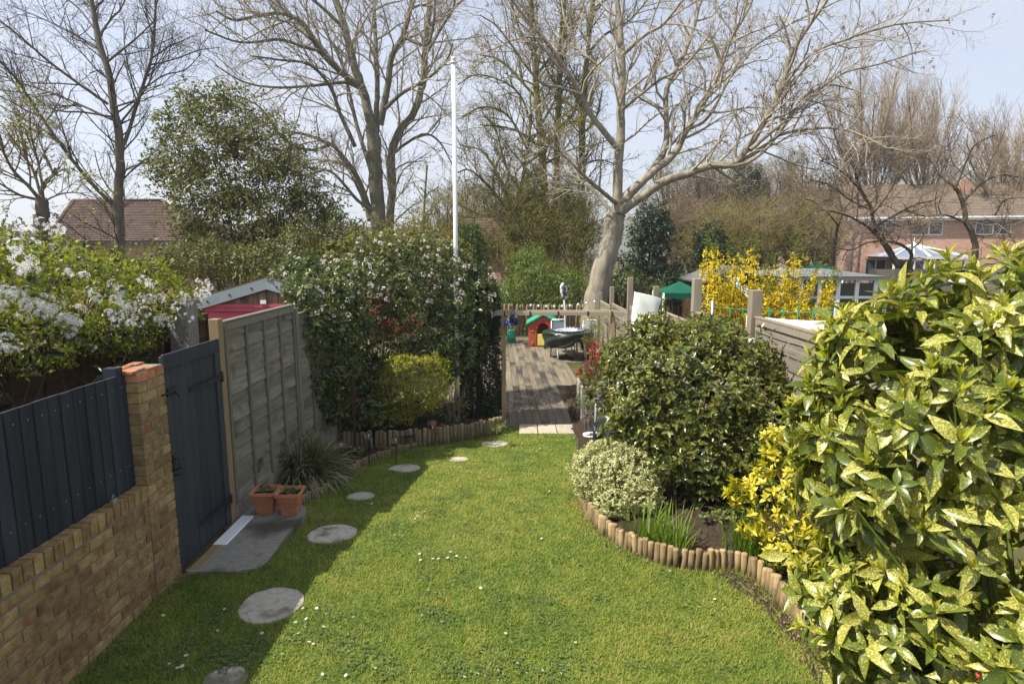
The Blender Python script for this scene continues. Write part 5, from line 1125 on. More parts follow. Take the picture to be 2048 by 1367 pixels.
# small dark leaved plant by the edging
def small_plant(px, py, label, leaf='fresh', n=22, L=.06, W=.45, h=.08, r=.08, dz=.07, tpl='small', k=5, fl=None, nfl=0, name='bedding_plant', flname='flower', Y=None, z=None):
    c = G(px, py, dz) if z is None else np.array(z, float); t_ = thing(name, c, label, 'plant')
    P = c+np.stack([rng.normal(0, r*.6, n), rng.normal(0, r*.6, n), h*(.4+.6*rng.random(n))], 1); lv = Leaves(); shoots(lv, P, norm(P-c+np.array([0, 0, .02])), rng, k, (35, 95), L, W, .4, .3); put_leaves(lv, tpl, L_[leaf], t_, rng)
    stems(t_, P[:12], L_['bare'] if leaf != 'fresh' else L_['dry'], .004, spread=.015)
    if nfl:
        me = flower_mesh(flname, L_[fl], 5, 1, .001, .026, .9, .2, .2); P = c+np.stack([rng.normal(0, r*.7, nfl), rng.normal(0, r*.7, nfl)-r*.2, h*(.95+.35*rng.random(nfl))], 1); flowers(t_, P, np.tile([[0, -.8, .4]], (nfl, 1)), [me], flname, .3)
    return t_
small_plant(1602, 1200, 'small glossy dark green plant poking over the log edging', 'vib', 9, .10, .4, .14, .07, tpl='med', k=6)
small_plant(1560, 1130, 'small fresh green plant under the yellow shrub', 'fresh', 18, .05, .5, .06, .12)
small_plant(1440, 1040, 'low green leafy plant in the shade of the round shrub', 'vib', 30, .06, .5, .12, .18)
small_plant(712, 912, 'small bedding plant with one pinkish white flower among the solar lamps', 'fresh', 20, .055, .4, .12, .10, fl='petalp', nfl=3, dz=.02)
small_plant(768, 908, 'small bedding plant with orange flowers among the solar lamps', 'fresh', 18, .05, .4, .10, .08, fl='orange', nfl=6, dz=.02)
wz = wcn.location; small_plant(0, 0, 'purple flowers growing out of the watering can', 'fresh', 14, .04, .5, .07, .06, fl='purple', nfl=14, z=(wz[0], wz[1], wz[2]+.13), name='potted_flowers')
small_plant(645, 888, 'small yellow green plant beside the rustic stool', 'gold', 20, .05, .45, .22, .09, dz=.02)
for o_p, lab in ((bpy.data.objects['terracotta_pot'], 'little green plant in the terracotta pot nearer the fence'), (bpy.data.objects['terracotta_pot.001'], 'little green plant in the terracotta pot nearer the stepping stones')):
    q = o_p.location; small_plant(0, 0, lab, 'fresh', 9, .045, .55, .04, .06, z=(q[0], q[1], q[2]+.205), name='potted_plant')
small_plant(922, 838, 'yellow green bushy plant at the foot of the flagpole', 'gold', 40, .05, .45, .40, .16, dz=.2)
small_plant(1000, 862, 'low green plant spilling over the logs by the pergola post', 'fresh', 16, .05, .5, .10, .10, dz=.25)
# ---- strappy grass clump
def clump(px, py, label, mat, n, L, W, tilt, r, dz=.02, tpl='arch', single=100, name='grass_clump', droop=.0):
    c = G(px, py, dz); t_ = thing(name, c, label, 'plant'); a = rng.random(n)*6.283; tl = np.radians(tilt[0]+(tilt[1]-tilt[0])*rng.random(n)**.8); q = r*np.sqrt(rng.random(n)); a2 = a+rng.normal(0, .6, n)
    P = c+np.stack([q*np.cos(a2), q*np.sin(a2), np.zeros(n)], 1); D = np.stack([np.sin(tl)*np.cos(a), np.sin(tl)*np.sin(a), np.cos(tl)], 1); N = np.stack([-np.cos(tl)*np.cos(a), -np.cos(tl)*np.sin(a), np.sin(tl)], 1)+rng.normal(0, .15, (n, 3))
    l = L*(.6+.6*rng.random(n)); lv = Leaves(); lv.add(P, D, N, l, W*(.7+.6*rng.random(n))); put_leaves(lv, tpl, mat, t_, rng, min(single, n), name='blade', rest='blades'); return t_
clump(600, 962, 'dense strappy grass clump with pale striped blades by the lap fence', L_['blade'], 2300, .56, .012, (8, 88), .26)
for (a, b_, n, lab) in ((1290, 1078, 70, 'fresh green sword leaved plant behind the front of the log edging'), (1345, 1095, 75, 'fresh green sword leaved plant in the middle of the log edging'), (1480, 1098, 70, 'fresh green sword leaved plant in front of the yellow shrub'), (1535, 1128, 34, 'short sword leaved plant in the shade of the yellow shrub')):
    clump(a, b_, lab, L_['iris'], n, .34, .016, (2, 30), .16, .07, 'blade', 80, 'sword_leaf_plant')
# ---- white flowered climber on the brown fence
b = [((-4.05, 3.3, 2.35), (.55, .9, .52)), ((-4.1, 4.3, 2.4), (.5, .9, .5)), ((-4.05, 5.3, 2.28), (.5, .9, .45)), ((-4.05, 6.3, 2.15), (.45, .8, .38)), ((-3.75, 3.4, 1.82), (.28, .6, .28)), ((-3.75, 4.6, 1.88), (.28, .8, .24)), ((-3.75, 5.8, 1.82), (.26, .6, .22)), ((-4.3, 2.4, 2.3), (.6, .8, .55)), ((-3.9, 6.9, 2.0), (.3, .35, .25))]
b = [(np.array(c), np.array(r)) for c, r in b]
cl = thing('flowering_climber', (-4.0, 4.5, 0.), 'mass of light green climber with white star flowers over the brown fence', 'climber')
P, N = sample_blobs(b, 4300, rng, .14, .2); lv = Leaves(); shoots(lv, P, N, rng, 5, (40, 100), .055, .5, .4, .45, .06); put_leaves(lv, 'small', L_['clem'], cl, rng, 200)
P, N = sample_blobs(b[4:7]+[(np.array((-3.72, 4.1, 1.35)), np.array((.2, .25, .45))), (np.array((-3.72, 3.2, 1.3)), np.array((.2, .5, .4))), (np.array((-3.72, 5.6, 1.45)), np.array((.2, .5, .3)))], 230, rng, .15, .2); lv = Leaves(); shoots(lv, P, N, rng, 4, (100, 165), .15, .27, .1, .4); put_leaves(lv, 'med', L_['arm'], cl, rng, 150, name='long_leaf', rest='long_foliage')
P, N = sample_blobs(b, 2500, rng, .4, .1); lv = Leaves(); scatter(lv, P, N, rng, .07, .4); put_leaves(lv, 'small', L_['arm'], cl, rng, 0, rest='inner_foliage')
fm = [flower_mesh('flower_cluster', L_['petal'], 6, 8, .07, .030, .30, .9, .15) for _ in range(4)]
FC = [(100, 462, 4), (35, 545, 5), (20, 590, 7), (60, 605, 7), (90, 615, 8), (180, 600, 4), (200, 560, 2), (350, 640, 4), (370, 600, 4), (140, 560, 2), (110, 620, 10), (140, 640, 9), (150, 655, 5), (15, 690, 5), (235, 605, 8), (260, 620, 11), (290, 575, 5), (300, 600, 6), (320, 640, 5), (240, 640, 5), (345, 610, 5), (400, 570, 6), (405, 580, 5), (160, 705, 2), (315, 660, 2), (30, 520, 4), (215, 615, 5), (5, 620, 6), (45, 480, 3), (390, 610, 4)]
PP = []
for (a, b_, k) in FC:
    for _ in range(k):
        q = AX(a+rng.normal(0, 16), b_+rng.normal(0, 12), -3.62+.12*rng.random()); PP.append(q) if rng.random() < .8 else None
flowers(cl, np.array(PP), np.tile([[.7, -.5, .3]], (len(PP), 1))+rng.normal(0, .35, (len(PP), 3)), fm, 'flower_cluster', .2, (.45, .92))
polys = []
for i in range(16):
    y = 2.6+.28*i; Pq = smooth_path([(-3.88, y, 0), (-3.86+rng.normal(0, .03), y+rng.normal(0, .15), .9), (-3.85, y+rng.normal(0, .3), 1.7), (-4.0, y+rng.normal(0, .3), 2.2)], 4)-np.array(cl.location); polys.append((Pq, np.linspace(.012, .006, len(Pq))))
V, Fq = tubes(polys, 5); link('vine_stems', npmesh('vine_stems', V, [Fq], L_['bare'], None, True), cl, 'stuff')
# ---- dry stems by the flagpole
c = G(905, 842, .2); dy = thing('dry_stems', c, 'tuft of bare dry stems leaning beside the flagpole', 'plant')
V, Fq = tubes([(smooth_path([(rng.normal(0, .06), rng.normal(0, .05), 0), (q_[0]*.5, q_[1]*.5, .25+.1*rng.random()), (q_[0], q_[1], .45+.35*rng.random())], 3), np.linspace(.006, .0025, 7)) for q_ in rng.normal(0, .16, (30, 2))], 4); link('stem', npmesh('stem', V, [Fq], L_['dry'], None, True), dy, 'stuff')
# ---- red leaved shrub, airy bamboo, low plants right of the deck
strip('soil_bed', np.arange(10.42, 21.5, .3), lambda y: float(np.interp(y, [10.4, 13.9, 14.1, 17.5, 21], [1.08, 1.24, 1.75, 2.15, 2.55])), lambda y: 2.88, .02 if False else .05, M['soil'], nx=14, bump=.04)
def bush(px, py, rpx, rpy, Y, mat, label, n, L, W=.45, k=6, tilt=(30, 95), tpl='small', up=.5, name='shrub', cat='shrub', inner=.15, dep=None, base=None, sing=0, stem=.012, extra=()):
    b = [blob(px, py, rpx, rpy, Y, dep)]+[blob(*e) for e in extra]; c = b[0][0]; t_ = thing(name, (c[0], Y, float(zg(Y)) if base is None else base), label, cat)
    P, N = sample_blobs(b, n, rng, inner, .15); lv = Leaves(); shoots(lv, P, N, rng, k, tilt, L, W, up, .35, .04); put_leaves(lv, tpl, mat, t_, rng, sing); stems(t_, sample_blobs(b, 14, rng, .3)[0], L_['bare'], stem); return t_
bush(1198, 708, 26, 26, 12.8, L_['red'], 'red leaved shrub behind the left edge of the round shrub', 34, .12, .24, 6, (10, 75), 'med', .9)
bush(1170, 742, 14, 12, 12.3, L_['red'], 'small red leaved shoots at the edge of the decking', 14, .10, .24, 6, (10, 75), 'med', .9)
bush(1186, 655, 28, 46, 14.5, leafm('olive_yellow_leaf', [(.20, .20, .04), (.30, .28, .06)], .5, .3, .35), 'airy yellow green bamboo like plant near the right pergola post', 130, .10, .16, 5, (30, 100), 'small', .3, inner=.35)
bush(1158, 800, 9, 34, 10.95, L_['fresh'], 'strip of low green weeds between the decking and the grooved planter', 60, .05, .3, 5, inner=.3)
bush(1165, 765, 16, 14, 11.6, L_['rust'], 'rusty dry foliage at the corner of the grooved planter', 40, .05, .3, 5, inner=.4)
bush(1180, 812, 16, 12, 9.75, L_['fresh'], 'wispy light green plant in the slate trough', 26, .07, .16, 5, (15, 75), inner=.3, base=-.25)
bush(1275, 836, 26, 18, 9.6, L_['vib'], 'dark green plant in the right part of the slate trough', 40, .06, .5, 6, base=-.25)
bush(1225, 640, 16, 30, 13.2, L_['fresh'], 'small green shrub behind the right pergola post', 50, .07, .4, 6)
bush(1318, 615, 18, 34, 10.0, L_['fresh'], 'fresh green climbing shoots beside the white cloth cover', 90, .06, .45, 5, (30, 90), inner=.25)
# ---- forsythia beyond the right fence
c = AY(1500, 660, 10.4); fo = thing('forsythia', (c[0], 10.4, -.6), 'forsythia bush in full yellow flower beyond the right fence', 'shrub')
o = np.array(fo.location); polys = []; FP = []; TP = []
FS = [(1415, 450), (1432, 475), (1445, 520), (1470, 470), (1500, 462), (1482, 500), (1455, 545), (1520, 520), (1430, 560), (1550, 500), (1575, 520), (1610, 470), (1560, 545), (1620, 545), (1640, 510), (1660, 540), (1680, 525), (1590, 560), (1490, 560), (1540, 570), (1460, 590), (1600, 600), (1560, 600), (1500, 600), (1430, 610), (1640, 580), (1520, 630), (1470, 630), (1580, 640), (1445, 640), (1605, 570), (1535, 540)]
for (a, b_) in FS*7:
    q = AY(a+rng.normal(0, 10), b_+abs(rng.normal(0, 18)), 10.4+rng.normal(0, .35))-o; b0 = np.array([rng.normal(0, .45)+(q[0]*.4), rng.normal(0, .25), 0])
    Pq = smooth_path([b0, b0*.45+q*.55+np.array([0, 0, .05])+rng.normal(0, .05, 3), q], 5); polys.append((Pq, np.linspace(.010, .003, len(Pq))))
    for t in np.linspace(.30, .97, 64):
        i = int(t*(len(Pq)-1)); p = Pq[i]+(Pq[min(i+1, len(Pq)-1)]-Pq[i])*rng.random(); (TP if t > .9 else FP).append(p+rng.normal(0, .035, 3))
V, Fq = tubes(polys, 5); link('stem', npmesh('stem', V, [Fq], L_['bare'], None, True), fo, 'stuff')
FP = np.array(FP)+o; lv = Leaves(); k = rng.random(len(FP)) < .9; shoots(lv, FP[k], norm(rng.normal(size=(k.sum(), 3))), rng, 3, (55, 80), .056, .5, .2, .3); put_leaves(lv, 'small', L_['fors'], fo, rng, 0, rest='blossom')
lv = Leaves(); TP = np.array(TP)+o; shoots(lv, TP, np.tile([[0, 0, 1.]], (len(TP), 1)), rng, 4, (20, 70), .045, .35, .5, .4); put_leaves(lv, 'small', L_['fresh'], fo, rng, 0, rest='young_foliage')
# ================================================================== trees
def bark(name, cols, moss=None, th=.5):
    return pm(name, cols, (7, 7, 1.6), 9, .92, 1.2, .06, .10, stain=(moss, .9, th) if moss else None)
B = {}
B['ash'] = bark('pale_ash_bark', [(.13, .11, .08), (.27, .235, .175), (.38, .335, .265)], (.20, .19, .06), .62)
B['big'] = bark('grey_lichen_bark', [(.085, .078, .055), (.16, .15, .105), (.24, .225, .16)], (.15, .14, .05), .56)
B['alder'] = bark('grey_brown_bark', [(.075, .062, .05), (.14, .118, .092), (.20, .175, .14)], (.12, .12, .05), .6)
B['moss'] = bark('mossy_bark', [(.07, .062, .028), (.13, .118, .045), (.20, .18, .07)], (.17, .16, .04), .5)
B['apple'] = bark('dark_apple_bark', [(.045, .034, .027), (.085, .066, .052), (.14, .115, .09)], (.13, .13, .06), .6)
B['twig_b'] = pm('brown_twigs', [(.15, .11, .072), (.25, .19, .13)], (3, 3, 3), 4, .9, 0, .1, .1)
B['twig_t'] = pm('tan_twigs', [(.26, .205, .145), (.38, .315, .235)], (3, 3, 3), 4, .9, 0, .1, .1)
B['twig_a'] = pm('pale_twigs', [(.25, .22, .165), (.40, .355, .28)], (3, 3, 3), 4, .9, 0, .1, .1)
B['twig_o'] = pm('olive_twigs', [(.13, .115, .035), (.22, .19, .06)], (3, 3, 3), 4, .9, 0, .1, .1)
B['twig_d'] = pm('dark_twigs', [(.06, .048, .040), (.11, .09, .075)], (3, 3, 3), 4, .9, 0, .1, .1)
PAR = dict(wsc=.86, dens=(5.0, 3.4, 1.6), len=(.38, .95, 2.4), ang=(28, 65), up=.18, grav=.05, wig=.16, rmin=.0035, rmax=(.007, .016, .05), t0=.2)
def tree(label, cat, D, limbs, barkm, twigm, p=None, base=None, ground=None, name='bare_tree', ext=2.2, lev=3, group=None, sd=1):
    """limbs: (pixel path, width at start, width at end, depth gained along the limb); the first ones are trunks"""
    r_ = np.random.default_rng(sd); p = dict(PAR, **(p or {}))
    g0 = -.7 if ground is None else ground
    q0 = AY(*limbs[0][0][0], D); t_ = thing(name, (q0[0], D, g0), label, cat, group); o = np.array(t_.location); out = {}
    for i, (pts, w0, w1, dy) in enumerate(limbs):
        n_ = len(pts); P = []
        lens = np.concatenate([[0], np.cumsum(np.linalg.norm(np.diff(np.array(pts, float), axis=0), axis=1))]); lens /= lens[-1]
        d0 = 0 if not isinstance(dy, tuple) else dy[0]; d1 = dy if not isinstance(dy, tuple) else dy[1]
        for k, (a, b_) in enumerate(pts): P.append(AY(a, b_, D+d0+(d1-d0)*lens[k]))
        P = np.array(P); wd = np.interp(lens, [0, 1], [w0, w1])/2/F*D*(1 if i == 0 else p['wsc'])
        if i == 0 and P[0, 2] > g0+.05: P = np.vstack([[P[0, 0]+.0, P[0, 1], g0-.1], P]); wd = np.concatenate([[wd[0]*1.15], wd])
        if pts[-1][1] < 5 and ext:
            e = norm(P[-1]-P[-2]); P = np.vstack([P, P[-1]+e*ext*.5+r_.normal(0, .12, 3), P[-1]+e*ext+r_.normal(0, .25, 3)]); wd = np.concatenate([wd, [wd[-1]*.6, wd[-1]*.25]])
        Q = smooth_path(P, 5); Q[1:-1] += r_.normal(0, 1, (len(Q)-2, 3))*np.interp(np.arange(1, len(Q)-1)/5, np.arange(len(wd)), wd)[:, None]*.07
        rr = np.interp(np.arange(len(Q))/5, np.arange(len(wd)), wd)*(1+.05*r_.normal(size=len(Q))*.6)
        V, Fq = tubes([(Q-o, rr)], 12 if rr[0] > .09 else 8)
        link('trunk' if i == 0 else 'branch', npmesh('trunk' if i == 0 else 'branch', V, [Fq], barkm, None, True), t_)
        if i == 0 and p.get('bare_trunk', True): continue
        branchlets(Q, rr, r_, lev, p, out)
    V0, F0, k0 = [], [], 0
    for L in sorted(out):
        V, Fq = tubes(out[L], 4 if L == 3 else 3); V0.append(V); F0.append(Fq+k0); k0 += len(V)
    if V0: link('twigs', npmesh('twigs', np.concatenate(V0)-o, [np.concatenate(F0)], twigm, None, True), t_, 'stuff')
    return t_, out, r_
def catkins(t_, out, r_, mat, every, L, W, name, down=1., tpl='small', k=3, lev=(1,)):
    T_ = tips(out, r_, lev, every); lv = Leaves()
    for _ in range(k):
        D = norm(r_.normal(0, .5, (len(T_), 3))+np.array([0, 0, -down])); lv.add(T_+r_.normal(0, .03, T_.shape), D, r_.normal(size=T_.shape), L*(.6+.8*r_.random(len(T_))), W*(.7+.6*r_.random(len(T_))))
    put_leaves(lv, tpl, mat, t_, r_, 0, rest=name)
# ---- the leaning ash at the end of the garden
AS = [([(1178, 676), (1192, 600), (1205, 540), (1222, 480), (1234, 425)], 50, 36, (0, 0)),
      ([(1234, 428), (1236, 350), (1241, 260), (1243, 190), (1244, 120), (1238, 40), (1230, -30)], 30, 14, 1.0),
      ([(1240, 425), (1286, 391), (1330, 362), (1376, 347), (1420, 331), (1472, 325), (1516, 263), (1564, 176), (1582, 110), (1621, 48), (1657, -5)], 26, 7, -2.5),
      ([(1238, 405), (1301, 347), (1349, 307), (1371, 263), (1398, 220), (1437, 149), (1446, 105), (1490, 30), (1507, -10)], 24, 7, 1.6),
      ([(1250, 400), (1305, 340), (1332, 285), (1332, 189), (1349, 145), (1380, 79), (1402, -5)], 20, 9, 2.6),
      ([(1245, 110), (1290, 70), (1327, 48), (1371, -5)], 11, 5, -1.2),
      ([(1238, 300), (1185, 234), (1163, 190), (1123, 128), (1090, 80), (1053, 40), (1010, -20)], 17, 6, -1.2),
      ([(1240, 410), (1225, 400), (1192, 373), (1160, 344), (1116, 300), (1085, 290)], 13, 4, -2.2),
      ([(1225, 430), (1200, 395), (1175, 372), (1140, 350), (1105, 355)], 11, 3, 1.0),
      ([(1472, 325), (1520, 300), (1560, 270), (1640, 256), (1700, 262), (1768, 292)], 12, 3, -3.4),
      ([(1500, 300), (1545, 262), (1580, 232), (1612, 192), (1660, 170), (1725, 185)], 11, 3, (-2, -1.0)),
      ([(1420, 331), (1480, 330), (1530, 300), (1600, 215), (1680, 150), (1760, 128), (1850, 100)], 9, 3, (-2, 0.5)),
      ([(1163, 190), (1120, 175), (1075, 160), (1000, 60), (960, 30)], 9, 3, (-.8, -2.0)),
      ([(1371, 263), (1420, 230), (1480, 120), (1560, 60), (1640, 20), (1700, -10)], 9, 4, (1., 2.5)),
      ([(1564, 176), (1620, 110), (1690, 80), (1790, 50), (1900, 40)], 7, 3, (-1.8, -3.5)),
      ([(1243, 190), (1205, 140), (1160, 100), (1130, 40), (1120, -10)], 10, 4, (.5, 2.5)),
      ([(1243, 220), (1280, 190), (1320, 160), (1370, 130), (1420, 70)], 9, 3, (.4, -1.8)),
      ([(1398, 220), (1440, 225), (1500, 215), (1560, 220)], 8, 3, (.8, -.5))]
t_, out, r_ = tree('tall pale barked bare tree with a leaning trunk at the back right of the decking', 'tree', 21.6, AS, B['ash'], B['twig_a'], dict(dens=(6.5, 4.2, 2.4), len=(.40, 1.0, 2.4), up=.10, wig=.22, wsc=.72), ground=-.65, sd=4)
catkins(t_, out, r_, leafm('brown_seed_key', [(.20, .12, .07), (.30, .19, .12), (.34, .24, .16)], .7, .2, .2), .035, .10, .035, 'seed_clusters', 1.2, k=6)
# ---- big multi stemmed tree left of the flagpole
BG = [([(757, 600), (757, 440), (751, 360), (748, 300), (746, 250)], 30, 26, (0, 0)),
      ([(746, 255), (725, 180), (705, 120), (690, 60), (665, -20)], 22, 14, .8),
      ([(750, 255), (755, 180), (752, 100), (748, 0)], 13, 8, 1.4),
      ([(760, 250), (775, 175), (783, 117), (805, 73), (819, 22), (828, -20)], 16, 9, -.8),
      ([(772, 216), (805, 186), (856, 157), (893, 120), (905, 88)], 9, 4, (-.2, -1.8)),
      ([(735, 215), (724, 175), (684, 146), (640, 102), (607, 48), (563, 27), (512, 33), (468, 40), (432, 22)], 16, 4, (.2, -3.5)),
      ([(684, 146), (640, 90), (600, 45), (540, 0)], 9, 6, (0, 2.)),
      ([(780, 610), (780, 440), (785, 380), (783, 310), (800, 260), (825, 230), (845, 170), (850, 110), (855, 50), (862, -20)], 23, 13, (1.0, 1.8)),
      ([(743, 430), (717, 358), (684, 311), (662, 289), (620, 272), (570, 262)], 14, 4, (.2, -2.)),
      ([(745, 350), (713, 249), (700, 190), (680, 120), (650, 60)], 11, 5, (0, 2.)),
      ([(710, 293), (680, 227), (662, 176), (620, 130), (560, 120), (500, 112)], 10, 3, (0, -3.)),
      ([(783, 310), (815, 285), (850, 268), (880, 285), (905, 330)], 8, 3, (1.4, .2)),
      ([(850, 110), (880, 60), (905, 20), (910, -10)], 9, 5, (1.6, .6)),
      ([(805, 73), (850, 90), (865, 60), (870, 0)], 8, 5, (-.7, -1.6)),
      ([(662, 289), (620, 300), (570, 280), (520, 215), (470, 190)], 7, 3, (-1, -3)),
      ([(745, 420), (715, 400), (660, 342), (610, 350), (560, 330)], 8, 3, (-.5, -3)),
      ([(725, 180), (690, 165), (640, 170), (560, 175), (490, 165), (430, 130)], 8, 3, (.4, -2)),
      ([(640, 102), (610, 95), (560, 80), (480, 85), (410, 60)], 7, 3, (-1.5, -4)),
      ([(740, 440), (735, 420), (720, 380), (690, 330), (640, 320)], 15, 6, (.6, 1.5)),
      ([(690, 60), (650, 20), (600, -20)], 9, 6, (.6, 0))]
tree('big bare grey tree with several stems between the ivy clad tree and the flagpole', 'tree', 28., BG, B['big'], B['twig_a'], dict(k1=2, dens=(5.4, 3.8, 2.3), len=(.45, 1.15, 3.0), up=.12, wig=.2, wsc=.84), sd=6)
# ---- slim alder on the left
AL = [([(240, 600), (240, 480), (237, 400), (240, 330), (237, 260), (228, 220), (218, 150), (200, 90), (190, 40), (178, -20)], 21, 8, (0, 0)),
      ([(229, 412), (183, 366), (121, 289), (73, 219), (37, 165), (0, 122), (-40, 90)], 10, 4, -1.5),
      ([(241, 300), (252, 278), (282, 183), (304, 110), (311, 18), (312, -10)], 9, 5, .8),
      ([(216, 208), (154, 165), (99, 124), (48, 80), (0, 42), (-40, 20)], 7, 3, -1.4),
      ([(226, 240), (150, 205), (100, 185), (40, 165), (-30, 140)], 6, 2.5, .8),
      ([(213, 125), (250, 95), (280, 70), (305, 45)], 6, 2.5, -.6), ([(197, 72), (225, 35), (240, 20), (255, -10)], 5, 3, .6),
      ([(225, 215), (270, 200), (290, 180), (320, 170)], 5, 2, -.8), ([(190, 60), (160, 20), (120, -15)], 5, 3, .5), ([(205, 100), (150, 70), (90, 40), (20, 10)], 5, 2, 1.),
      ([(232, 235), (170, 225), (110, 220), (60, 190), (0, 180)], 5, 2, -2), ([(300, 130), (350, 118), (400, 100), (440, 95)], 4, 2, (.6, 0)), ([(283, 180), (330, 150), (370, 140), (400, 110)], 4, 2, (.4, 1)), ([(237, 250), (265, 215), (300, 160), (330, 60)], 5, 2, 1.4)]
t_, out, r_ = tree('slim bare tree with dark cones rising in front of the bungalow roof', 'tree', 20., AL, B['alder'], B['twig_d'], dict(k1=2, dens=(6.5, 5., 3.2), len=(.36, .9, 1.9), up=.12, bare_trunk=False, wig=.14, rmin=.003, wsc=.8, rmax=(.005, .010, .03)), sd=9)
catkins(t_, out, r_, leafm('dark_cone', [(.045, .035, .03), (.09, .07, .06)], .8, .2, .05), .14, .05, .03, 'cones', .8, k=2)
# ---- small pollarded tree far left with young leaves
PO = [([(82, 470), (86, 430), (82, 398)], 26, 20, (0, 0)), ([(82, 402), (60, 375), (30, 345), (10, 310), (0, 270)], 9, 4, -.5), ([(84, 402), (70, 350), (50, 310), (42, 260), (38, 220)], 7, 3, .5), ([(86, 402), (85, 370), (105, 350), (110, 335)], 9, 4, .2),
      ([(86, 375), (75, 320), (62, 270), (60, 220)], 6, 3, .4), ([(78, 400), (40, 390), (5, 370), (-30, 350)], 7, 3, -.6), ([(105, 345), (90, 310), (75, 260), (90, 220)], 4, 2, .2), ([(84, 405), (115, 390), (150, 385), (190, 395)], 4, 2, -.4)]
t_, out, r_ = tree('small pollarded tree with fresh leaves at the left edge', 'tree', 13.5, PO, B['alder'], B['twig_b'], dict(dens=(9, 7, 7), len=(.25, .5, .9), rmin=.003), lev=3, sd=12)
lv = Leaves(); T_ = tips(out, r_, (1, 2), .55); scatter(lv, T_, norm(r_.normal(size=T_.shape)), r_, .062, .5); put_leaves(lv, 'small', L_['clem'], t_, r_)
# ---- creeper clad leafy tree
b = [blob(470, 285, 105, 85, 15, 1.1), blob(400, 330, 80, 80, 15, 1.), blob(540, 330, 90, 75, 15, 1.), blob(470, 400, 130, 75, 15, 1.3), blob(600, 400, 70, 50, 15, .8), blob(640, 430, 50, 42, 15, .7), blob(540, 450, 100, 55, 15, .9), blob(390, 215, 40, 40, 15.4, .5), blob(340, 250, 30, 30, 15.2, .4), blob(330, 330, 35, 40, 15, .4), blob(395, 450, 45, 60, 14.8, .6), blob(450, 200, 28, 30, 15, .4), blob(480, 520, 90, 50, 14.5, .7), blob(640, 500, 45, 60, 14.5, .6)]
c = AY(505, 560, 15); t_ = thing('leafy_tree', (c[0], 15, -.6), 'dense leafy tree hung with creeper between the alder and the big grey tree', 'tree')
lg = leafm('olive_green_leaf', [(.048, .060, .018), (.09, .104, .025), (.145, .15, .035), (.19, .17, .06)], .45, .4, .3)
P, N = sample_blobs(b, 7400, rng, .34, .42); P += rng.normal(0, .13, P.shape); lv = Leaves(); shoots(lv, P, N, rng, 4, (40, 110), .115, .46, .3, .5, .08); put_leaves(lv, 'small', lg, t_, rng)
V, Fq = tubes([(smooth_path([(0+rng.normal(0, .05), 0, 0), ((P[i, 0]-c[0])*.25+.0, (P[i, 1]-15)*.3, 1.0+.4*rng.random()), P[i]-np.array([c[0], 15, -.6])], 4), np.linspace(.06, .008, 9)) for i in rng.choice(len(P), 26)], 6); link('trunk', npmesh('trunk', V, [Fq], B['moss'], None, True), t_)
out = {}; r_ = np.random.default_rng(31)
for i in rng.choice(len(P), 260):
    q = P[i]; pts = [q]; d = norm(N[i]+rng.normal(0, .5, 3))
    for _ in range(4): q = q+d*.16; pts.append(q); d = norm(d+rng.normal(0, .25, 3)-np.array([0, 0, .1]))
    out.setdefault(1, []).append((np.array(pts), np.linspace(.007, .003, 5)))
for i in range(70):
    x = c[0]+rng.normal(-.1, .55); y = 14.2-.3*rng.random(); z0_ = 1.3+1.3*rng.random(); out[1].append((np.array([(x+rng.normal(0, .05), y, z0_-k_*.32*(.7+.3*rng.random())) for k_ in range(5)]), np.full(5, .006)))
V, Fq = tubes(out[1], 4); link('creeper_stems', npmesh('creeper_stems', V-np.array(t_.location), [Fq], B['twig_t'], None, True), t_, 'stuff')
# ---- mossy background trees in the middle
mossl = leafm('moss_tuft', [(.11, .105, .025), (.17, .15, .03), (.22, .19, .045)], .8, .15, .2)
def mossy(label, D, limbs, sd, p, leaves=0, L=.12):
    t_, out, r_ = tree(label, 'tree', D, limbs, B['moss'], B['twig_o'], p, sd=sd)
    if leaves:
        T_ = tips(out, r_, (1, 2), leaves); lv = Leaves(); scatter(lv, T_, norm(r_.normal(size=T_.shape)), r_, L, .4); put_leaves(lv, 'small', mossl, t_, r_)
pm_ = dict(k1=2, dens=(5.0, 3.6, 2.4), len=(.5, 1.2, 2.6), rmin=.007, rmax=(.011, .022, .06), up=.12, wig=.2)
mossy('ivy softened mossy tree, left of the three tall trunks behind the decking', 36, [([(1098, 520), (1092, 430), (1086, 340), (1080, 260), (1073, 180), (1068, 90), (1062, -10)], 17, 10, (0, 0)), ([(1084, 300), (1050, 270), (1010, 255), (960, 250)], 7, 3, -1), ([(1076, 200), (1040, 160), (1000, 120), (960, 110)], 7, 3, 1), ([(1073, 150), (1110, 100), (1140, 30)], 7, 4, .5), ([(1070, 110), (1040, 60), (1020, 0)], 7, 4, -1), ([(1082, 250), (1110, 200), (1135, 150)], 6, 3, 1), ([(1086, 330), (1140, 300), (1190, 290)], 6, 3, -1)], 21, dict(pm_, bare_trunk=False), .22)
mossy('ivy softened mossy tree, middle one of the three tall trunks behind the decking', 38, [([(1114, 520), (1112, 430), (1113, 330), (1116, 240), (1119, 150), (1124, 60), (1130, -10)], 16, 9, (0, 0)), ([(1115, 260), (1150, 220), (1170, 150)], 6, 3, 1), ([(1118, 180), (1090, 130), (1080, 60)], 6, 3, -1), ([(1112, 330), (1080, 310), (1040, 300)], 6, 3, 1), ([(1122, 90), (1150, 50), (1170, 0)], 6, 3, 1)], 22, dict(pm_, bare_trunk=False), .22)
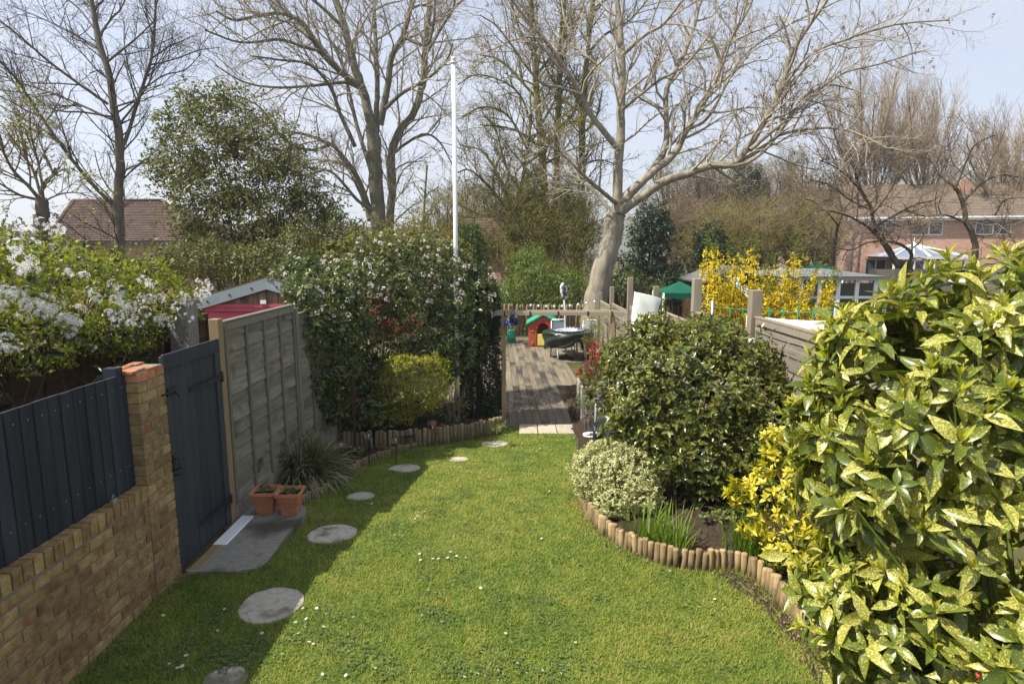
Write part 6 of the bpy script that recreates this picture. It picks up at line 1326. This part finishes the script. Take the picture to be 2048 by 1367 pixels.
mossy('ivy softened mossy tree, right of the three tall trunks behind the decking', 37, [([(1158, 520), (1162, 430), (1164, 330), (1165, 250), (1170, 160), (1178, 70), (1188, -10)], 16, 9, (0, 0)), ([(1164, 270), (1190, 240), (1205, 180)], 6, 3, 1), ([(1166, 220), (1140, 170), (1130, 110)], 6, 3, -1), ([(1174, 110), (1210, 70), (1260, 40), (1300, -5)], 6, 3, 1), ([(1164, 330), (1200, 320), (1235, 330)], 5, 3, 1)], 23, dict(pm_, bare_trunk=False), .2)
mossy('spreading mossy tree with curving branches right of the flagpole', 33, [([(1022, 540), (1024, 470), (1028, 430)], 16, 13, (0, 0)), ([(1028, 432), (1045, 360), (1055, 300), (1062, 240), (1060, 190)], 10, 4, .6), ([(1026, 440), (1000, 400), (975, 370), (940, 340), (915, 345)], 8, 3, -1.2), ([(1030, 435), (1065, 405), (1100, 385), (1140, 375)], 8, 3, -1.5), ([(1026, 440), (1010, 380), (985, 330), (960, 300), (920, 290)], 7, 3, 1.2), ([(1040, 380), (1010, 330), (995, 270), (970, 230)], 6, 3, 1.), ([(1055, 300), (1030, 250), (1000, 220), (960, 215), (925, 235)], 6, 3, -1), ([(1050, 330), (1090, 300), (1120, 260), (1160, 235)], 6, 3, 1), ([(1024, 450), (985, 430), (950, 425), (905, 400)], 6, 3, 0), ([(1060, 240), (1040, 190), (1000, 160), (950, 150), (915, 170)], 5, 2.5, .5)], 24, dict(pm_, dens=(6.0, 4.4, 2.8), len=(.5, 1.1, 2.1)), .2, .10)
mossy('thin mossy sapling with drooping branches left of the flagpole', 24, [([(845, 560), (846, 480), (848, 420), (852, 360), (855, 330)], 7, 3, (0, 0)), ([(846, 450), (815, 420), (790, 400)], 3, 1.5, .5), ([(848, 430), (880, 400), (900, 390)], 3, 1.5, -.5), ([(850, 400), (830, 370), (820, 350)], 3, 1.5, .3), ([(846, 470), (800, 450), (770, 440)], 3, 1.5, -.4), ([(847, 480), (880, 455), (905, 440)], 3, 1.5, .4)], 25, dict(pm_, dens=(5, 4, 3), len=(.3, .6, 1.0), rmin=.005, grav=-.12, bare_trunk=False), .6, .12)
# ---- apple trees on the right with tangled twigs
ap = dict(k1=2, wsc=.8, dens=(6.0, 4.8, 3.8), len=(.36, .8, 1.7), ang=(35, 80), up=.12, wig=.32, grav=.03, rmin=.006, rmax=(.009, .018, .045), t0=.1)
A1 = [([(1818, 540), (1797, 530), (1779, 502), (1763, 477), (1749, 454)], 13, 11, (0, 0)), ([(1749, 456), (1744, 427), (1740, 411), (1717, 374), (1710, 340), (1700, 300)], 9, 4, .6), ([(1800, 532), (1818, 523), (1822, 505), (1799, 488), (1770, 482)], 9, 6, -.6), ([(1760, 475), (1730, 450), (1690, 430), (1640, 420), (1600, 440)], 6, 3, -1), ([(1749, 454), (1790, 430), (1830, 410), (1870, 400)], 6, 3, .8),
      ([(1742, 420), (1700, 400), (1660, 370), (1620, 360)], 5, 2.5, 1.2), ([(1744, 430), (1775, 390), (1800, 350), (1830, 320)], 5, 2.5, -.8), ([(1717, 374), (1680, 340), (1640, 320)], 5, 2.5, -1), ([(1712, 350), (1740, 310), (1770, 280)], 4, 2, 1), ([(1770, 482), (1735, 485), (1700, 500), (1660, 490)], 5, 2.5, .5)]
tree('gnarled dark apple tree with tangled twigs in front of the brick house', 'tree', 20., A1, B['apple'], B['twig_b'], ap, sd=41)
A2 = [([(1950, 520), (1945, 470), (1932, 443), (1929, 420), (1920, 390), (1909, 374)], 12, 7, (0, 0)), ([(1932, 445), (1890, 430), (1850, 432), (1810, 420)], 6, 2.5, -.8), ([(1925, 405), (1960, 370), (2000, 350), (2040, 355)], 6, 2.5, .8), ([(1909, 374), (1880, 350), (1860, 320), (1830, 310)], 5, 2.5, .5), ([(1912, 376), (1930, 330), (1950, 290), (1990, 270)], 5, 2.5, -.7), ([(1936, 450), (1975, 440), (2010, 460), (2040, 500)], 6, 2.5, -.6), ([(1990, 430), (2010, 400), (2050, 395)], 5, 2, .3), ([(1945, 470), (1985, 470), (2030, 440)], 5, 2, 1.)]
tree('gnarled dark apple tree right of the conservatory roof', 'tree', 19., A2, B['apple'], B['twig_b'], ap, sd=42)
A3 = [([(1665, 560), (1668, 500), (1676, 450), (1690, 415)], 8, 5, (0, 0)), ([(1676, 450), (1650, 420), (1620, 400), (1590, 405)], 4, 2, -.7), ([(1690, 415), (1720, 385), (1760, 370)], 4, 2, .6), ([(1685, 425), (1675, 380), (1665, 340)], 4, 2, .5), ([(1668, 490), (1640, 470), (1600, 470)], 4, 2, .5)]
tree('smaller tangled fruit tree before the narrow brick gable', 'tree', 23., A3, B['apple'], B['twig_b'], ap, sd=43)
# ---- tall fine twigged tree far right, and one at the right edge
def fan(label, D, cx, y0, y1, spread, n, mat, sd, p=None, lean=.3):
    r2 = np.random.default_rng(sd); L = [([(cx, 600), (cx, y0+40), (cx+r2.normal(0, 4), y0)], 9, 6, (0, 0))]
    for i in range(n):
        a = (i+.5)/n*2-1+r2.normal(0, .08); h = (y0-y1)*(1-.35*a*a)*(.8+.3*r2.random())
        x1 = cx+spread*a; L.append(([(cx+a*4, y0+15*r2.random()), (cx+a*spread*.45, y0-h*.4), (cx+a*spread*.75+lean*20, y0-h*.72), (x1+lean*40, y0-h)], 5, 1.6, float(r2.normal(0, 1.6))))
    return tree(label, 'tree', D, L, B['alder'], mat, dict(dict(k1=2, dens=(4.2, 3.3, 2.8), len=(.7, 1.4, 2.4), ang=(14, 34), up=.25, grav=.10, wig=.10, rmin=.007, rmax=(.010, .018, .035)), **(p or {})), sd=sd, ext=0)
fan('tall fine twigged bare tree with upswept tan shoots behind the brick house', 44, 1742, 420, 150, 120, 13, B['twig_t'], 51)
fan('fine twigged bare tree rising behind the apple trees, right of the upswept one', 43, 1850, 420, 215, 100, 10, B['twig_t'], 52)
fan('fine twigged bare tree at the far right edge behind the brick house', 41, 2010, 430, 240, 90, 9, B['twig_t'], 53)
# ---- scrub wood behind the trunk: many bare bushes
SC = [(1350, 44, 335, 80), (1410, 40, 325, 85), (1475, 46, 320, 80), (1535, 41, 330, 90), (1600, 45, 325, 85), (1385, 33, 430, 60), (1450, 31, 430, 65), (1520, 33, 425, 70), (1590, 32, 440, 60), (1640, 36, 420, 50)]
lab_ = ['behind the ash trunk', 'just right of the ash fork', 'under the long low ash limb', 'in the middle of the brown scrub', 'beside the brick gable', 'low, right of the dark ivy', 'low, behind the tallest forsythia shoots', 'low, behind the right part of the forsythia', 'low, left of the brick gable', 'at the right end of the brown scrub']
for i, (cx, D, yt, sp_r) in enumerate(SC):
    fan('bare brown thicket tree '+lab_[i], D, cx, 545, yt, sp_r, 9, B['twig_b' if i % 2 else 'twig_o'], 60+i, dict(dens=(5.4, 4.6, 3.9), len=(.65, 1.2, 2.0), ang=(20, 60), wig=.22, grav=.02, up=.1, rmin=.008), 0)
for i, (cx, D, yt, sp_r) in enumerate([(1000, 42, 360, 60), (945, 45, 380, 50), (890, 42, 380, 50), (1060, 30, 400, 55), (1150, 30, 390, 60)]):
    fan('bare olive brown thicket tree '+['behind the spreading mossy tree', 'behind the flagpole', 'left of the flagpole', 'low, left of the mossy trunks', 'low, left of the leaning trunk'][i], D, cx, 545, yt, sp_r, 8, B['twig_o'], 80+i, dict(dens=(5.2, 4.2, 3.5), len=(.65, 1.2, 2.0), ang=(20, 60), wig=.25, grav=0., up=.05, rmin=.007), 0)
# ---- ivy masses, hedges and shrubs behind the decking
def mass(label, bl, Y, n, mat, L, W=.45, name='evergreen_tree', cat='tree', k=4, inner=.25, rough=.25, jit=.45, up=.3, trunk=True):
    b = [blob(*q) for q in bl]; c = b[0][0]; t_ = thing(name, (c[0], Y, -.75), label, cat)
    P, N = sample_blobs(b, n, rng, inner, rough); lv = Leaves(); shoots(lv, P, N, rng, k, (35, 110), L, W, up, jit, L); put_leaves(lv, 'small', mat, t_, rng)
    if trunk:
        V, Fq = tubes([(smooth_path([(rng.normal(0, .15), rng.normal(0, .1), 0), (P[i]-np.array(t_.location))*.5+rng.normal(0, .1, 3), P[i]-np.array(t_.location)], 3), np.linspace(.05, .01, 7)) for i in rng.choice(len(P), 40)], 5); link('stems', npmesh('stems', V, [Fq], B['moss'], None, True), t_, 'stuff')
    return t_
ivy = leafm('ivy_leaf', [(.012, .026, .008), (.022, .042, .012), (.04, .062, .018)], .4, .45, .15)
olv = leafm('olive_scrub_leaf', [(.09, .09, .022), (.145, .135, .03), (.20, .175, .04), (.24, .20, .06)], .55, .3, .3)
mass('dark ivy covered tree right of the leaning trunk', [(1300, 480, 45, 75, 28, 1.), (1285, 540, 50, 45, 28, .9), (1335, 560, 45, 35, 27.5, .8), (1320, 450, 26, 30, 28.5, .6)], 28, 2600, ivy, .17)
mass('olive green undergrowth between the leaning trunk and the brick gable', [(1400, 500, 60, 50, 34, 1.2), (1480, 490, 60, 50, 35, 1.2), (1560, 490, 60, 50, 35, 1.2), (1620, 500, 40, 45, 34, 1.), (1340, 450, 40, 60, 35, 1.)], 34, 2600, olv, .15, .25, 'bush', 'bush', 4, .45, .4, .9, 0.)
mass('dark evergreen topped tree in the middle of the brown scrub', [(1495, 365, 32, 32, 40, 1.), (1500, 400, 40, 40, 40, 1.)], 40, 900, ivy, .22)
mass('ivy covered stump behind the tallest forsythia shoots', [(1420, 500, 40, 55, 27, .8), (1460, 540, 45, 35, 27, .7)], 27, 1300, ivy, .16)
mass('yellow olive twiggy bush behind the decking', [(1080, 470, 85, 75, 27, 1.4), (1130, 400, 50, 70, 28, 1.), (1030, 500, 50, 60, 27, 1.), (1150, 500, 48, 70, 26.5, 1.), (1095, 550, 90, 45, 26, 1.), (975, 500, 40, 50, 28, 1.), (1060, 400, 60, 60, 29, 1.2)], 27, 6000, olv, .17, .2, 'bush', 'bush', 4, .45, .4, .9, 0.)
mass('bright green leafy hedge behind the playhouse', [(1085, 565, 65, 42, 23.6, .7), (1140, 570, 40, 38, 23.6, .6), (1020, 590, 50, 34, 23.6, .6), (1060, 520, 42, 32, 24, .6), (1115, 600, 60, 25, 23.4, .5)], 23.6, 2600, L_['fresh'], .10, .45, 'hedge', 'hedge')
mass('dark bush behind the fence posts right of the leaning trunk', [(1255, 565, 40, 28, 24.5, .7), (1300, 585, 40, 26, 24.5, .7)], 24.5, 900, L_['vib'], .11, .45, 'bush', 'bush')
mass('olive brown bushes behind the crown of the flowering shrub', [(740, 480, 60, 40, 20, 1.), (830, 470, 60, 50, 20.5, 1.), (690, 490, 50, 40, 19, .9), (890, 500, 40, 50, 20, .8)], 20, 1800, olv, .11, .35, 'bush', 'bush', 4, .35, .3, .7, .1)
mass('dark green hedge under the creeper clad tree', [(420, 520, 70, 50, 13, .7), (520, 530, 70, 50, 13, .7), (600, 500, 50, 60, 13.5, .7), (340, 520, 50, 40, 13, .6), (680, 480, 50, 50, 14.5, .7)], 13, 2600, lg, .09, .45, 'hedge', 'hedge')
mass('green hedge beneath the bungalow roof', [(120, 540, 120, 45, 18, 1.), (280, 538, 110, 42, 17, 1.), (20, 515, 80, 60, 18, 1.)], 18, 2600, lg, .12, .45, 'hedge', 'hedge')
mass('low dark hedge beneath the brick houses', [(1600, 590, 120, 35, 30, 1.), (1420, 590, 100, 32, 30, 1.)], 30, 1800, ivy, .16, .45, 'hedge', 'hedge')
# far tree belts close the view between and beyond the gardens
V, Fq = [], []
fb_ = [(np.array((x, 78+14*rng.random(), 2.2+1.2*rng.random())), np.array((5.5, 4, 3.6+1.6*rng.random()))) for x in np.arange(-120, 130, 5.2)]
P, N = sample_blobs(fb_, 9000, rng, .2, .25); lv = Leaves(); scatter(lv, P, N, rng, .7, .55)
ft_ = thing('tree_belt', (0, 80, -.75), 'distant brown green belt of trees closing the view', 'trees', kind='stuff'); put_leaves(lv, 'small', leafm('far_tree_leaf', [(.06, .06, .025), (.10, .09, .04), (.14, .115, .06)], .8, .1, .2), ft_, rng)
del ft_['category']
# ================================================================== grass, daisies, weeds
m, n, l, b = nodes('grass_blade')
at = n.new('ShaderNodeAttribute'); at.attribute_name = 'rnd'
r = ramp(n, [(.095, .165, .022), (.18, .255, .034), (.27, .315, .048), (.36, .345, .08), (.44, .37, .15)], [0, .3, .62, .86, 1]); l.new(at.outputs['Fac'], r.inputs[0])
l.new(r.outputs[0], b.inputs['Base Color']); b.inputs['Roughness'].default_value = .55; b.inputs['Specular IOR Level'].default_value = .3
tr = n.new('ShaderNodeBsdfTranslucent'); l.new(r.outputs[0], tr.inputs['Color']); ms = n.new('ShaderNodeMixShader'); ms.inputs[0].default_value = .4; l.new(b.outputs[0], ms.inputs[1]); l.new(tr.outputs[0], ms.inputs[2]); l.new(ms.outputs[0], n['Material Output'].inputs['Surface'])
M['grass'] = m
stones = [(o.location.x, o.location.y, max(v.co.x for v in o.children[0].data.vertices)) for o in bpy.data.objects if o.name.startswith('stepping_stone')]
path_poly = np.array([(max(-.36, a)-2.3, b_+5.) for a, b_ in V_path]) if 'V_path' in globals() else None
def inside(P, poly):
    x, y = P[:, 0], P[:, 1]; c = np.zeros(len(P), bool); j = len(poly)-1
    for i in range(len(poly)):
        xi, yi = poly[i]; xj, yj = poly[j]
        c ^= ((yi > y) != (yj > y)) & (x < (xj-xi)*(y-yi)/(yj-yi+1e-12)+xi); j = i
    return c
def vnoise(x, y, s, seed):
    q = np.random.default_rng(seed).random((64, 64)); u, v = x*s+31.7, y*s+17.3; i, j = np.floor(u).astype(int), np.floor(v).astype(int); f, g_ = u-i, v-j; f = f*f*(3-2*f); g_ = g_*g_*(3-2*g_)
    h = lambda a, b_: q[a % 64, b_ % 64]
    return (h(i, j)*(1-f)+h(i+1, j)*f)*(1-g_)+(h(i, j+1)*(1-f)+h(i+1, j+1)*f)*g_
def lawn_pts(nn, r_, y0=2.2, y1=10.65, dpow=1.):
    t = r_.random(nn)
    y = y0*(y1/y0)**t if dpow else y0+(y1-y0)*t      # denser towards the house, where single blades can be seen
    lo = np.array([lfx(v) for v in np.linspace(y0, y1, 200)]); hi = np.array([lawn_r(v) for v in np.linspace(y0, y1, 200)]); yy = np.linspace(y0, y1, 200)
    a, b_ = np.interp(y, yy, lo), np.interp(y, yy, hi); x = -2.75+(2.4+2.75)*r_.random(nn); ok = (x > a+.01*r_.normal(size=nn)) & (x < b_+.02*r_.normal(size=nn))
    for sx_, sy_, sr in stones: ok &= (x-sx_)**2+(y-sy_)**2 > (sr*(.97+.06*r_.random(nn)))**2
    P = np.stack([x, y, zg(y)], 1)
    if path_poly is not None: ok &= ~inside(P, path_poly)
    ok &= ~((x > .10) & (x < 1.08) & (y > 10.2) & (y < 10.54)) & ~((y > 10.62) & (x > -.2))
    ok &= ~((x < -2.60) & (y > 4.5))
    return P[ok]
r_ = np.random.default_rng(77)
P = lawn_pts(480000, r_)
soilp = np.array([erx(y)-float(np.interp(y, [3.0, 3.6, 4.2, 4.5, 4.62, 5.15], [.25, .12, .2, .28, .04, .0])) if 3 < y < 5.15 else 9 for y in np.linspace(2, 11, 400)])
P = P[(P[:, 0] < np.interp(P[:, 1], np.linspace(2, 11, 400), soilp)+.05*r_.random(len(P))) | (r_.random(len(P)) < .05)]
n1 = vnoise(P[:, 0], P[:, 1], 1.5, 1); n2 = vnoise(P[:, 0], P[:, 1], 5., 2); n3 = vnoise(P[:, 0], P[:, 1], 14., 3)
keep = r_.random(len(P)) < np.clip(.55+.7*n2+.3*n3-.25*(n1 > .72), 0, 1); P, n1, n2, n3 = P[keep], n1[keep], n2[keep], n3[keep]
nb_ = len(P); az = r_.random(nb_)*6.283; tl = np.radians(28+58*r_.random(nb_)**.8); h = (.018+.024*r_.random(nb_))*(.8+.4*n2); w = (.0017+.0014*r_.random(nb_))*(1+.16*P[:, 1])
D = np.stack([np.sin(tl)*np.cos(az), np.sin(tl)*np.sin(az), np.cos(tl)], 1); sd_ = np.stack([-np.sin(az), np.cos(az), 0*az], 1)
V = np.empty((nb_, 3, 3)); V[:, 0] = P-sd_*w[:, None]; V[:, 1] = P+sd_*w[:, None]; V[:, 2] = P+D*h[:, None]
rn = np.clip(.17+.5*r_.random(nb_)+.36*(n1-.45)+.42*(n2-.5)+.40*(n3-.5), 0, 1)
o = link('grass', npmesh('grass', V.reshape(-1, 3), [np.arange(nb_*3).reshape(-1, 3)], M['grass'], np.repeat(rn, 3)), None, 'stuff')
# longer tufts along the walls, stones and edging
def edge_tufts(pts, nn, r0=.04, h0=.07):
    i = r_.integers(len(pts), size=nn); P = np.array(pts)[i]+np.stack([r_.normal(0, r0, nn), r_.normal(0, r0, nn), np.zeros(nn)], 1); P[:, 2] = zg(P[:, 1])
    az = r_.random(nn)*6.283; tl = np.radians(10+50*r_.random(nn)); h = h0*(.4+.8*r_.random(nn)); D = np.stack([np.sin(tl)*np.cos(az), np.sin(tl)*np.sin(az), np.cos(tl)], 1); s_ = np.stack([-np.sin(az), np.cos(az), 0*az], 1)*.0026
    V = np.empty((nn, 3, 3)); V[:, 0] = P-s_; V[:, 1] = P+s_; V[:, 2] = P+D*h[:, None]; return V
E = []
E.append(edge_tufts([(-2.65, y, 0) for y in np.arange(2.2, 4.5, .02)], 1600, .02, .05)); rd = smooth_path([(p[0], p[1], 0) for p in ER], 10); E.append(edge_tufts(rd-np.array([.05, .02, 0]), 2600, .04, .06)); E.append(edge_tufts(smooth_path([(p[0], p[1], 0) for p in list(EL)+list(ET[2:])], 10)+np.array([.03, -.03, 0]), 1600, .025, .05))
for sx_, sy_, sr in stones: E.append(edge_tufts([(sx_+sr*1.03*math.cos(t), sy_+sr*1.03*math.sin(t), 0) for t in np.linspace(0, 6.28, 40)], 650, .022, .040))
if path_poly is not None: E.append(edge_tufts([(x, y, 0) for x, y in path_poly[np.arange(len(path_poly))] if x > -2.5], 900, .03, .04))
tf = lawn_pts(1500, r_)[:300]
for c in tf: E.append(edge_tufts([(c[0], c[1], 0)], 16, .022+.03*r_.random(), .035+.035*r_.random()))
V = np.concatenate(E); k = len(V); link('long_grass', npmesh('long_grass', V.reshape(-1, 3), [np.arange(k*3).reshape(-1, 3)], M['grass'], np.repeat(.25+.75*r_.random(k), 3)), None, 'stuff')
# flat weed leaves: clover and daisy rosettes
cs2 = lawn_pts(900, r_)[:150]; extra = np.array([G(a+r_.normal(0, 30), b_+r_.normal(0, 14)) for a, b_ in [(880, 1115), (860, 1030), (620, 1270), (500, 1300), (380, 1290), (420, 1240), (700, 1290), (980, 1330), (900, 1340), (460, 1330), (330, 1330), (760, 1340), (1100, 1340), (800, 1060)] for _ in range(9)])
cc = np.concatenate([cs2, extra]); lv = Leaves()
for c in cc:
    k = int(r_.integers(8, 26)); q = c+np.stack([r_.normal(0, .045, k), r_.normal(0, .045, k), .012+.012*r_.random(k)], 1); a = r_.random(k)*6.28
    lv.add(q, np.stack([np.cos(a), np.sin(a), .25*r_.random(k)], 1), np.array([0, 0, 1.])+r_.normal(0, .25, (k, 3)), .022*(.7+.6*r_.random(k)), .015*(.7+.6*r_.random(k)))
arr = lv.cat(); V, Fc, rn = leaf_arrays(arr, 'small', r_); link('lawn_weeds', npmesh('lawn_weeds', V, [Fc], leafm('weed_leaf', [(.06, .10, .025), (.10, .15, .035), (.15, .19, .05)], .4, .45, .25), rn), None, 'stuff')
# daisies
def daisy_mesh():
    lv = Leaves()
    for i in range(13):
        a = 6.283*i/13; lv.add(np.array([[.003*math.cos(a), .003*math.sin(a), .022]]), np.array([[math.cos(a), math.sin(a), .22]]), np.array([[0, 0, 1.]]), np.array([.0095]), np.array([.005]))
    V, Fc, rn = leaf_arrays(lv.cat(), 'small', r_); mb = MB().lathe([(.0045, .021), (.004, .0245), (.001, .026)], 7).tube([(0, 0, -.005), (.002, 0, .01), (0, 0, .021)], .0012, 4)
    kk = len(V); V = np.concatenate([V, np.array(mb.v)]); q = [[i+kk for i in f] for f in mb.f]; t3 = [f for f in q if len(f) == 3]; t4 = [f for f in q if len(f) == 4]; tn = [f for f in q if len(f) > 4]
    tri = np.array([(f[0], f[i], f[i+1]) for f in tn for i in range(1, len(f)-1)]+t3).reshape(-1, 3)
    F4 = np.array(t4); mi = np.concatenate([np.zeros(len(Fc)), np.ones(len(tri)), np.where(np.arange(len(F4)) < 14, 1, 2)])
    return npmesh('daisy', V, [Fc, tri, F4], [L_['petal'], L_['fors'], L_['fresh']], np.concatenate([rn, np.full(len(mb.v), .5)]), mi=mi)
dm = [daisy_mesh() for _ in range(2)]
DP = [(450, 1222), (634, 1221), (615, 1241), (591, 1250), (598, 1272), (524, 1270), (436, 1265), (389, 1272), (372, 1318), (340, 1331), (355, 1343), (367, 1337), (324, 1237), (617, 1290), (626, 1293), (645, 1260), (643, 1351), (695, 1354), (928, 1360), (838, 1029), (831, 1041), (840, 1111), (842, 1125), (865, 1121), (877, 1122), (897, 1120), (901, 1109), (915, 1114), (607, 1220), (1430, 1203), (1100, 985), (1060, 897), (1080, 899), (1063, 950), (1000, 962), (920, 975), (1085, 1080), (835, 1035), (850, 1027), (745, 1010), (790, 1075), (1150, 1290), (1010, 1270), (960, 1180)]
for (a, b_) in DP:
    c = G(a, b_); o = link('daisy', dm[int(r_.integers(2))]); o.location = c; o.rotation_euler = (r_.normal(0, .15)+.2, r_.normal(0, .15), r_.random()*6); k = .9+.35*r_.random(); o.scale = (k, k, k)
    tag(o, 'small white daisy with a yellow eye growing in the lawn', 'daisy', 'daisies in the lawn')
# dead leaves and crumbs swept against the walls and round the pots
k = 260; e1 = np.stack([-2.66+np.abs(r_.normal(0, .06, k)), 2.3+3.3*r_.random(k)], 1); e2 = np.array([(-2.45+.9*r_.random(), 4.6+1.3*r_.random()) for _ in range(120)]); e3 = np.array([(erx(y)-.05-abs(r_.normal(0, .06)), y) for y in 3.1+3.2*r_.random(160)]); e4 = lawn_pts(700, r_)[:150, :2]
Q = np.concatenate([e1, e2, e3, e4]); Q = np.column_stack([Q, zg(Q[:, 1])+.026]); a = r_.random(len(Q))*6.28; lv = Leaves(); L0 = .012+.018*r_.random(len(Q))
lv.add(Q, np.stack([np.cos(a), np.sin(a), r_.normal(0, .2, len(Q))], 1), np.array([0, 0, 1.])+r_.normal(0, .35, (len(Q), 3)), L0, L0*.55); V, Fc, rn = leaf_arrays(lv.cat(), 'med', r_)
link('leaf_litter', npmesh('leaf_litter', V, [Fc], leafm('dead_leaf', [(.12, .07, .035), (.22, .14, .07), (.30, .22, .12)], .8, .2, .1), rn), None, 'stuff')
# clods and litter on the beds
mb = MB(); PP = []
for _ in range(1400):
    y = 3.0+6*r_.random(); x = erx(y)-.25+r_.random()*1.6 if r_.random() < .7 else -2.6+1.4*r_.random()
    if x < erx(y)+.04 and not (erx(y)-.35 < x < erx(y)-.04 and 3.1 < y < 5.1): continue
    PP.append((x, y, float(zg(y))+(.075 if x > erx(y) else .012)))
bs = np.array([(1, 0, 0), (-.5, .87, 0), (-.5, -.87, 0), (.1, 0, .8), (0, .1, -.5)]); fs = np.array([(0, 1, 3), (1, 2, 3), (2, 0, 3)]); PP = np.array(PP); k = len(PP); s_ = .006+.014*r_.random(k)**2
V = PP[:, None]+bs[None]*s_[:, None, None]*(.7+.6*r_.random((k, 5, 1))); F3 = fs[None]+(np.arange(k)*5)[:, None, None]; link('soil_clods', npmesh('soil_clods', V.reshape(-1, 3), [F3.reshape(-1, 3)], M['soil']), None, 'stuff')

# ------------------------------------------------------------------ thin spring haze
hm = bpy.data.materials.new('haze_air'); hm.use_nodes = True; hn = hm.node_tree.nodes; hn.clear()
pv = hn.new('ShaderNodeVolumePrincipled'); pv.inputs['Color'].default_value = (.93, .95, 1., 1); pv.inputs['Density'].default_value = .0008; pv.inputs['Anisotropy'].default_value = .2
ho = hn.new('ShaderNodeOutputMaterial'); hm.node_tree.links.new(pv.outputs[0], ho.inputs['Volume'])
MB().box(-1010, 1010, -70, 910, -5, 92).build('haze', hm, None, 'stuff')
